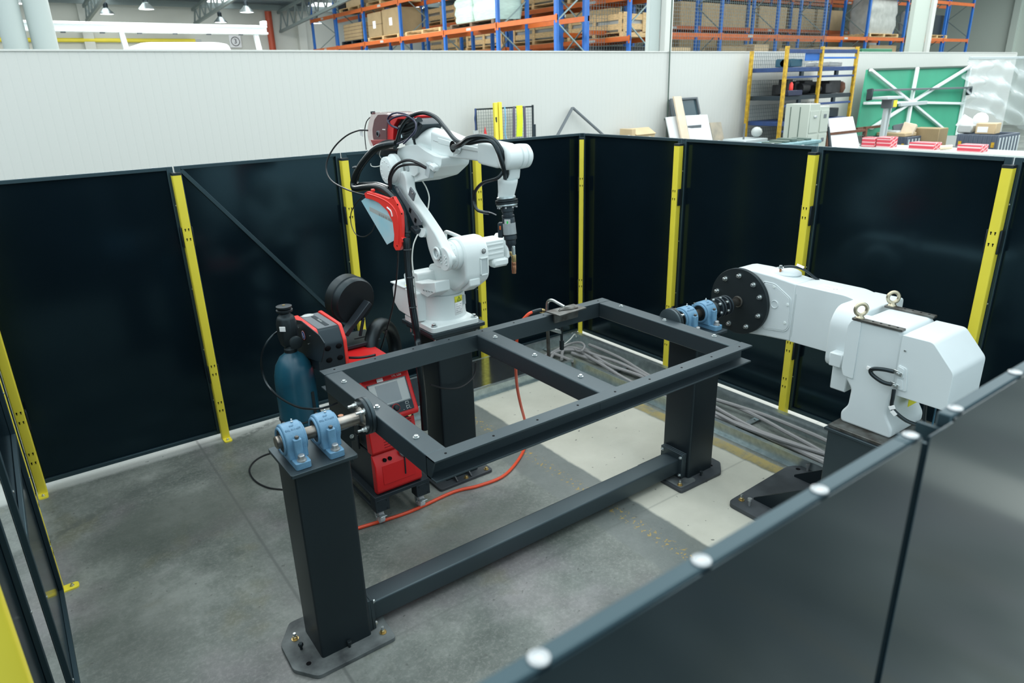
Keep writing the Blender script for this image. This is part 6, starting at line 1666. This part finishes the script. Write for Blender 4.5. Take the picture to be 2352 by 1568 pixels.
def truss(label, x, z0, rise):
    t = thing('roof_truss', label, 'truss', (x, 20, z0), 'roof trusses')
    y0, y1 = 26.7, 12.7
    zt = lambda y: roofz(y) - .28
    zb_ = lambda y: z0 + (26.7 - y) * rise
    MB().bar((x, y0, zb_(y0)), (x, y1, zb_(y1)), .10, .10, (0, 0, 1)).build('bottom_chord', 'roof_steel', t)
    MB().bar((x, y0, zt(y0)), (x, y1, zt(y1)), .10, .10, (0, 0, 1)).build('top_chord', 'roof_steel', t)
    n = 16
    for k in range(n):
        ya, yb = y0 + (y1 - y0) * k / n, y0 + (y1 - y0) * (k + .5) / n
        MB().bar((x, ya, zb_(ya)), (x, yb, zt(yb)), .05, .05, (1, 0, 0)).build('web_bar', 'roof_steel', t)
        yc = y0 + (y1 - y0) * (k + 1) / n
        MB().bar((x, yb, zt(yb)), (x, yc, zb_(yc)), .04, .04, (1, 0, 0)).build('web_bar', 'roof_steel', t)
truss('left roof truss above the white gantry beam', *((-.95, 5.30, .055)))
truss('middle roof truss above the white gantry beam', *((2.85, 5.28, .06)))
truss('right roof truss next to the orange and blue rack', *((6.30, 5.05, .075)))

def lamp(label, p, warm=False):
    t = thing('high_bay_lamp', label, 'lamp', p, 'hanging high bay lamps')
    p = Vector(p)
    MB().lathe([(.10, .22), (.09, .20), (.22, .06), (.26, 0), (.24, 0), (.20, .05)], p, (0, 0, 1), 20).build('reflector', 'galvanized', t)
    MB().lathe([(.23, .012), (.02, .0)], p, (0, 0, 1), 20).build('lens', 'lamp_glow', t)
    MB().lathe([(.07, .20), (.08, .24), (.08, .36), (.03, .42)], p, (0, 0, 1), 14).build('ballast', 'device_dark', t)
    MB().cyl(p + Vector((0, 0, .4)), (p.x, p.y, roofz(p.y) - .02), .008, n=6).build('hanger', 'device_gray', t)
lamp('small blue-rimmed high bay lamp left of the trusses', (-0.409, 25.5, 5.44))
lamp('bright high bay lamp beside the left skylight glow', (0.279, 22, 5.31))
lamp('lower high bay lamp under the middle truss', (3.543, 25.5, 5.254))
lamp('high bay lamp right of the middle skylight', (3.542, 22, 5.314))
lamp('high bay lamp behind the end of the blue rack', (7.286, 25, 5.266))
lamp('high bay lamp between the two pale columns', (-3.291, 22, 5.353))

MB().cyl((-4.542, 26.8, 4.632), (2.776, 26.8, 4.666), .075, n=12).build('gas_pipe', 'yellow_paint', None, label='yellow pipe running along the far wall', cat='pipe')
MB().cyl((2.776, 26.8, 4.666), (3.012, 26.8, 4.669), .05, n=10).build('gas_pipe', 'screen_pale', None, label='pale end piece of the yellow wall pipe', cat='pipe')
p0, p1 = Vector((5.837, 26.6, 4.297)), Vector((5.784, 26.6, 5.823))
MB().cyl((p0.x, 26.6, 0), (p0.x, 26.6, p1.z), .14, n=16).build('fire_pipe', 'pipe_red', None, label='thick red vertical pipe on the far wall', cat='pipe')
s = Vector((4.409, 26.9, 4.662))
t = thing('bay_sign', 'square white sign with a circled 3 on the far wall', 'sign', s)
MB().bx(s.x - .24, s.x + .24, 26.92, 26.95, s.z - .24, s.z + .24, .005).build('board', 'paper', t)
MB().torus((s.x, 26.915, s.z), (0, 1, 0), .17, .014, 28, 6).build('ring', 'print_dark', t)
text_mesh('3', .26, .004, frame(Vector((s.x, 26.91, s.z)), (1, 0, 0), (0, 0, 1))).build('numeral', 'print_dark', t)

# white gantry beam with its two legs
t = thing('gantry_beam', 'long white gantry beam on slanted legs above the partition', 'gantry', (-2, 10, 3.6))
MB().bx(-7.5, .19, 9.92, 10.08, 3.90, 3.945, .004).build('top_flange', 'gantry_white', t)
MB().bx(-7.5, .19, 9.98, 10.02, 3.80, 3.90).build('web', 'gantry_white', t)
MB().bx(-7.5, .19, 9.90, 10.10, 3.775, 3.815, .004).build('bottom_flange', 'gantry_white', t)
MB().bx(.10, .19, 9.9, 10.1, 3.945, 4.03, .01).build('end_stop', 'gantry_white', t)
for x in (-2.45, .02):
    MB().bar((x - .06, 10, 3.78), (x + .10, 10, 2.2), .09, .09, (0, 1, 0), .006).build('leg', 'gantry_white', t)
for k in range(7):
    MB().bx(-4.1 + .62 * k, -4.02 + .62 * k, 9.97, 10.03, 3.755, 3.776, .004).build('trolley_clip', 'device_gray', t)
# van roof
t = thing('van', 'white van whose rounded roof shows above the partition', 'van', (-1.6, 9.3, 0))
prof = rpoly([(-2.62, .35), (-.98, .35), (-.98, 3.30), (-1.05, 3.50), (-1.25, 3.535), (-2.40, 3.525), (-2.57, 3.49), (-2.64, 3.30)], [.05, .05, .1, .06, .08, .08, .06, .1], 4)
MB().prism(prof, 'y', 8.4, 10.2 - .4).build('body', 'van_white', t, bev=.05, seg=3)
for x in (-2.3, -1.3):
    MB().cyl((x, 8.35, .35), (x, 8.55, .35), .34, n=24).build('wheel', 'rubber', t)
MB().bx(-2.45, -1.15, 8.38, 8.41, 1.7, 2.5, .02).build('window', 'window_dark', t)
b = MB().bx(-4.2, .6, 8.0, 8.3, 0, 3.36, .02); b.build('white_partition', 'van_white', None, label='long low white partition in front of the van', cat='partition')

# columns
MB().lathe([(.155, 0), (.155, 9)], (-4.02, 6.6, 0), (0, 0, 1), 32).build('round_column', 'column_gray', None, label='thick pale round column right of its neighbour at the top left', cat='column')
MB().lathe([(.15, 0), (.15, 9)], (-4.36, 6.6, 0), (0, 0, 1), 32).build('round_column', 'column_gray', None, label='pale column at the left picture edge', cat='column')
c0, c1 = Vector((7.127, 5.9, 3.275)), Vector((7.456, 5.9, 3.276))
MB().bx(c0.x, c1.x, 5.9, 6.02, 0, 9, .01).build('building_column', 'column_gray', None, label='pale gray building column behind the wall conduit', cat='column')
c2_ = Vector((7.693, 5.9, 3.276))
MB().bx(c1.x, c2_.x, 5.75, 5.9, 0, 9, .006).build('building_column', 'wall_white', None, label='white strip column right of the wall conduit', cat='column')
c0, c1, c2_ = Vector((18.49, 5.9, 3.296)), Vector((19.39, 5.9, 3.298)), Vector((19.59, 5.9, 3.298))
MB().bx(c0.x, c1.x, 5.9, 6.05, 0, 9, .01).build('building_column', 'side_wall', None, label='gray green building column at the upper right', cat='column')
MB().bx(c1.x, c2_.x, 5.8, 5.9, 0, 9, .006).build('building_column', 'wall_white', None, label='white strip on the upper right column', cat='column')

# ---------------------------------------------------------------- pallet racks
def rack(label, along, base, marks, depth, levels, top, brace=True):
    """along: 'x' or 'y'; base: coordinate of the front face on the other axis; marks: upright positions"""
    def P(s, d, z): return (s, base + d, z) if along == 'x' else (base + d, s, z)
    t = thing('pallet_rack', label, 'pallet rack', P(sum(marks) / len(marks), depth / 2, 0), 'blue and orange pallet racks')
    def bxx(s0, s1, d0, d1, z0, z1, name, m):
        if along == 'x':
            return MB().bx(s0, s1, base + d0, base + d1, z0, z1).build(name, m, t)
        return MB().bx(base + d0, base + d1, s0, s1, z0, z1).build(name, m, t)
    for s in marks:
        for d in (0, depth):
            bxx(s - .05, s + .05, d - .04, d + .04, 0, top, 'upright', 'rack_blue')
        if brace:
            z = 2.6
            k = 0
            while z < top - .7:
                a, c = (0, depth) if k % 2 == 0 else (depth, 0)
                MB().bar(P(s, a, z), P(s, c, z + .75), .03, .03, (1, 0, 0) if along == 'y' else (0, 1, 0)).build('brace', 'rack_brace', t)
                z += .75
                k += 1
    for i in range(len(marks) - 1):
        for z in levels:
            for d in (-.02, depth + .02):
                o = bxx(marks[i] + .05, marks[i + 1] - .05, d - .03, d + .03, z - .06, z + .06, 'beam', 'rack_orange')
            for s in (marks[i] + .05, marks[i + 1] - .05):
                bxx(s - .03, s + .03, -.055, -.045, z - .12, z + .08, 'beam_end_plate', 'rack_orange')
            if i % 2 == 0:
                m_ = (marks[i] + marks[i + 1]) / 2
                bxx(m_ - .12, m_ + .12, -.056, -.051, z - .035, z + .035, 'beam_label', 'screen_pale')
    return t
rack('pallet rack running back on the left of the central column', 'y', 7.0, [24.75, 22.3, 19.8, 17.0, 14.2, 11.4, 8.9], 1.0, (4.19, 5.32), 6.1)
rack('second pallet rack row directly behind the left rack', 'y', 9.6, [23.0, 20.2, 17.4, 14.6, 11.8, 9.0], 1.0, (3.75, 4.75, 5.9), 6.1)
rack('pallet rack with an empty lower beam right of the central column', 'x', 10.0, [8.9, 11.75, 14.65, 17.6, 20.4, 23.35, 26.2], 1.0, (2.94, 3.95, 5.45), 6.9)
rack('pallet rack row further back right of the central column', 'x', 13.0, [8.6, 11.5, 14.4, 17.2, 20.0, 22.8, 25.6, 28.4], 1.0, (3.14, 4.42, 5.62), 6.9)
rack('short pallet rack at the far right beside the gray column', 'x', 10.0, [27.2, 29.6, 32.0], 1.0, (3.97, 5.42), 6.9)

def pallet(label, c, d, m='wood', along='x'):
    """c: centre bottom, d: (x size, y size)"""
    t = thing('pallet', label, 'pallet', c, 'pallets in the racks')
    x, y, z = c
    w, l = d[0] / 2, d[1] / 2
    for s in (-1, 0, 1):
        if along == 'x':
            MB().bx(x + s * (w - .06) - .06, x + s * (w - .06) + .06, y - l, y + l, z + .02, z + .11).build('bearer', m, t)
        else:
            MB().bx(x - w, x + w, y + s * (l - .06) - .06, y + s * (l - .06) + .06, z + .02, z + .11).build('bearer', m, t)
    for k in range(5):
        if along == 'x':
            yy = y - l + .06 + (2 * l - .12) * k / 4
            MB().bx(x - w, x + w, yy - .05, yy + .05, z + .11, z + .13).build('deck_board', m, t)
        else:
            xx = x - w + .06 + (2 * w - .12) * k / 4
            MB().bx(xx - .05, xx + .05, y - l, y + l, z + .11, z + .13).build('deck_board', m, t)
    MB().bx(x - w, x + w, y - l, y + l, z, z + .018).build('bottom_boards', m, t)

def load(label, m, x0, x1, y0, y1, z0, z1, name='cardboard_box', cat='box', sticker=None, bv=.02, seams=0):
    o = MB().bx(x0, x1, y0, y1, z0, z1, bv).build(name, m, None, label=label, cat=cat, group='goods in the pallet racks')
    if sticker:
        if sticker == 'x':
            MB().bx(x0 - .006, x0 - .001, (y0 + y1) / 2 - .12, (y0 + y1) / 2 + .10, (z0 + z1) / 2 - .12, (z0 + z1) / 2 + .12).build('sticker', 'paper', o)
        else:
            MB().bx((x0 + x1) / 2 - .12, (x0 + x1) / 2 + .12, y0 - .006, y0 - .001, (z0 + z1) / 2 - .12, (z0 + z1) / 2 + .12).build('sticker', 'paper', o)
    for k in range(seams):
        z = z0 + (z1 - z0) * (k + 1) / (seams + 1)
        MB().bx(x0 - .004, x1 + .004, y0 - .004, y1 + .004, z - .008, z + .008).build('layer_gap', 'wood_dark', o)
    return o
L1 = 4.25; L2 = 5.38
# left rack, lower level
pallet('black pallet under the small carton stack in the left rack', (7.5, 21.0, L1), (1.0, 1.9), 'device_dark', 'y')
load('stack of small brown cartons in the left rack', 'cardboard', 7.08, 7.9, 20.25, 21.85, L1 + .13, L1 + .72, seams=4)
pallet('wooden pallet under the big cartons in the left rack', (7.5, 18.4, L1), (1.0, 2.4), 'wood', 'y')
load('big brown carton with white labels in the left rack', 'cardboard', 7.05, 7.95, 18.55, 19.62, L1 + .13, L1 + .92, sticker='x', seams=1)
load('second big brown carton beside it in the left rack', 'cardboard', 7.08, 7.95, 17.25, 18.50, L1 + .13, L1 + .95, sticker='x')
pallet('wooden pallet with slatted crate in the left rack', (7.5, 15.6, L1), (1.0, 2.3), 'wood', 'y')
def slat_crate(label, x0, x1, y0, y1, z0, z1, m='wood'):
    t = thing('slatted_crate', label, 'crate', ((x0 + x1) / 2, (y0 + y1) / 2, z0), 'goods in the pallet racks')
    n = 2
    for k in range(n):
        z = z0 + (z1 - z0) * (k + .25) / n
        MB().bx(x0 - .02, x0, y0, y1, z, z + (z1 - z0) * .3).build('slat', m, t)
        MB().bx(x0, x1, y0 - .02, y0, z, z + (z1 - z0) * .3).build('slat', m, t)
    for y in (y0 + .06, (y0 + y1) / 2, y1 - .06):
        MB().bx(x0 - .045, x0 - .02, y - .06, y + .06, z0, z1).build('batten', m, t)
    for x in (x0 + .06, x1 - .06):
        MB().bx(x - .06, x + .06, y0 - .045, y0 - .02, z0, z1).build('batten', m, t)
    MB().bx(x0 + .05, x1 - .05, y0 + .05, y1 - .05, z0 + .02, z1 - .12, .03).build('contents', 'screen_pale', t)
pallet('dark pallet under the first wrapped stack in the left rack', (7.5, 12.75, L1), (1.0, 2.3), 'wood_dark', 'y')
def wrapped(label, x0, x1, y0, y1, z0, z1, m, seed):
    r = random.Random(seed)
    b = MB()
    rings = []
    for k in range(9):
        v = k / 8
        g = .02 * math.sin(k * 2.1 + seed) - (.05 if k in (0, 8) else 0)
        rings.append([(p[0], p[1], z0 + (z1 - z0) * v + .015 * r.uniform(-1, 1)) for p in rpoly([(x0 - g, y0 - g), (x1 + g, y0 - g), (x1 + g, y1 + g), (x0 - g, y1 + g)], .12, 3)])
    b.loft(rings).build('wrapped_stack', m, None, label=label, cat='wrapped pallet load', group='goods in the pallet racks', ang=60)
wrapped('pale green film-wrapped stack, further one in the left rack', 7.1, 7.9, 12.85, 13.8, L1 + .13, L1 + .83, 'film_green', 1)
wrapped('pale green film-wrapped stack, nearer and larger in the left rack', 7.05, 8.0, 11.55, 12.75, L1 + .13, L1 + .98, 'film_green', 2)
# left rack, upper level
pallet('pallet high in the left rack under a large tan carton', (7.5, 21.0, L2), (1.0, 1.8), 'wood', 'y')
load('large tan carton on the upper level of the left rack', 'cardboard_tan', 7.08, 7.95, 19.95, 21.4, L2 + .13, L2 + 1.0)
load('black machine on the upper level at the far end of the left rack', 'skin_dark', 7.1, 7.8, 21.6, 22.2, L2, L2 + .45, 'machine', 'machine')
pallet('pallet high in the middle of the left rack', (7.5, 18.4, L2), (1.0, 2.2), 'wood', 'y')
load('tan carton block on the upper level in the middle of the left rack', 'cardboard', 7.08, 7.95, 17.4, 19.5, L2 + .13, L2 + 1.1, seams=1)
# second rack row goods
for k, (y0, y1, z) in enumerate(((17.6, 19.9, 4.81), (14.8, 17.2, 4.81), (12.0, 14.4, 4.81), (14.8, 17.2, 3.81), (12.0, 14.4, 3.81), (9.2, 11.6, 3.81), (9.2, 11.6, 4.81), (17.6, 19.9, 3.81))):
    lab = ('far upper', 'middle upper', 'near upper', 'middle lower', 'near lower', 'nearest lower', 'nearest upper', 'far lower')[k]
    pallet('pallet in the second rack row, ' + lab + ' bay', (10.1, (y0 + y1) / 2, z), (1.0, y1 - y0 - .1), 'wood', 'y')
    slat_crate('slatted wooden crate in the second rack row, ' + lab + ' bay', 9.65, 10.5, y0 + .1, y1 - .1, z + .13, z + .62)
load('dark brown bales with white straps in the nearest bay of the second rack row', 'wood_dark', 9.7, 10.5, 9.3, 11.5, 5.0 + .45, 5.9 - .1, 'bale', 'bale')

# right racks
z = 4.48
pallet('wooden pallet under the long plywood crate', (11.9, 13.5, z), (2.4, 1.1))
t = thing('plywood_crate', 'long plywood crate on the back rack left of the central column', 'crate', (11.9, 13.5, z + .13), 'goods in the pallet racks')
for k in range(2):
    MB().bx(10.65, 13.15, 12.95, 14.05, z + .13 + .36 * k, z + .475 + .36 * k, .01).build('plank_row', 'wood', t)
for x in (10.68, 13.12):
    MB().bx(x - .02, x + .02, 12.93, 12.95, z + .13, z + .85).build('steel_edge', 'galvanized', t)
load('black covered pallet box low behind the central column', 'skin_dark', 9.3, 11.9, 10.1, 10.9, 2.9, 3.62, 'covered_box', 'box')
for i, (x0, x1) in enumerate(((16.2, 18.4), (18.6, 20.6), (20.8, 22.6), (22.8, 24.6), (24.8, 26.8))):
    lab = ('first', 'second', 'third', 'fourth', 'fifth')[i]
    load(lab + ' brown lidded carton in the back rack row right of the column', 'cardboard_tan', x0, x1, 13.05, 13.9, 4.48, 5.30, 'lidded_carton')
    load(lab + ' lower brown carton in the back rack row right of the column', 'cardboard', x0, x1 - .1, 13.05, 13.9, 3.2, 4.05, 'lidded_carton')
load('open gray tray with white parts right of the central column', 'cardboard', 13.6, 15.9, 13.05, 13.9, 4.48, 4.62, 'parts_tray', 'tray')
for i in range(5):
    load(('first', 'second', 'third', 'fourth', 'fifth')[i] + ' white part on the open tray', 'paper', 13.7 + .42 * i, 13.98 + .42 * i, 13.2, 13.5, 4.62, 4.78 + .03 * (i % 3), 'white_part', 'part', bv=.04)
pallet('pallet under the gray wrapped stack at the upper right', (24.6, 10.5, 4.02), (2.2, 1.1))
wrapped('big gray shrink-wrapped stack at the upper right', 23.6, 25.6, 10.05, 10.95, 4.15, 5.4, 'film_gray', 3)
wrapped('silver film-wrapped roll beside the gray column', 26.25, 27.1, 11.4, 12.2, 0.0, 5.3, 'film_gray', 4)
load('brown carton with white labels low behind the upper right partition', 'cardboard', 23.9, 26.0, 10.1, 10.9, 3.0, 3.74, sticker='y')
pallet('pallet under the black stack at the far right', (29.0, 10.5, 4.03), (1.8, 1.1))
load('black stack on the far right rack', 'device_dark', 28.7, 29.7, 10.1, 10.9, 4.16, 4.95, 'black_stack', 'stack')
wrapped('gray wrapped stack next to the far right black stack', 27.4, 28.6, 10.1, 10.9, 4.16, 5.1, 'film_gray', 6)
for i, (x0, x1) in enumerate(((12.2, 13.4), (14.9, 16.2), (16.6, 17.4), (18.0, 20.1), (20.8, 22.9))):
    load(('leftmost', 'second', 'third', 'fourth', 'rightmost')[i] + ' low carton behind the top edge of the partition', 'cardboard' if i % 2 else 'cardboard_tan', x0, x1, 10.1, 10.8, 3.0, 3.60 + .06 * (i % 3))
load('green machine tray at the upper right edge of the partition', 'green_paint', 20.0, 22.0, 8.2, 9.0, 0, 3.5, 'green_tray', 'tray')
b = MB(); wire_grid(b, 8.9, 20.4, 9.86, 3.0, 5.4, .10, .004)
b.build('safety_mesh', 'mesh_gray', None, label='fine safety mesh on the front of the right rack', cat='mesh')
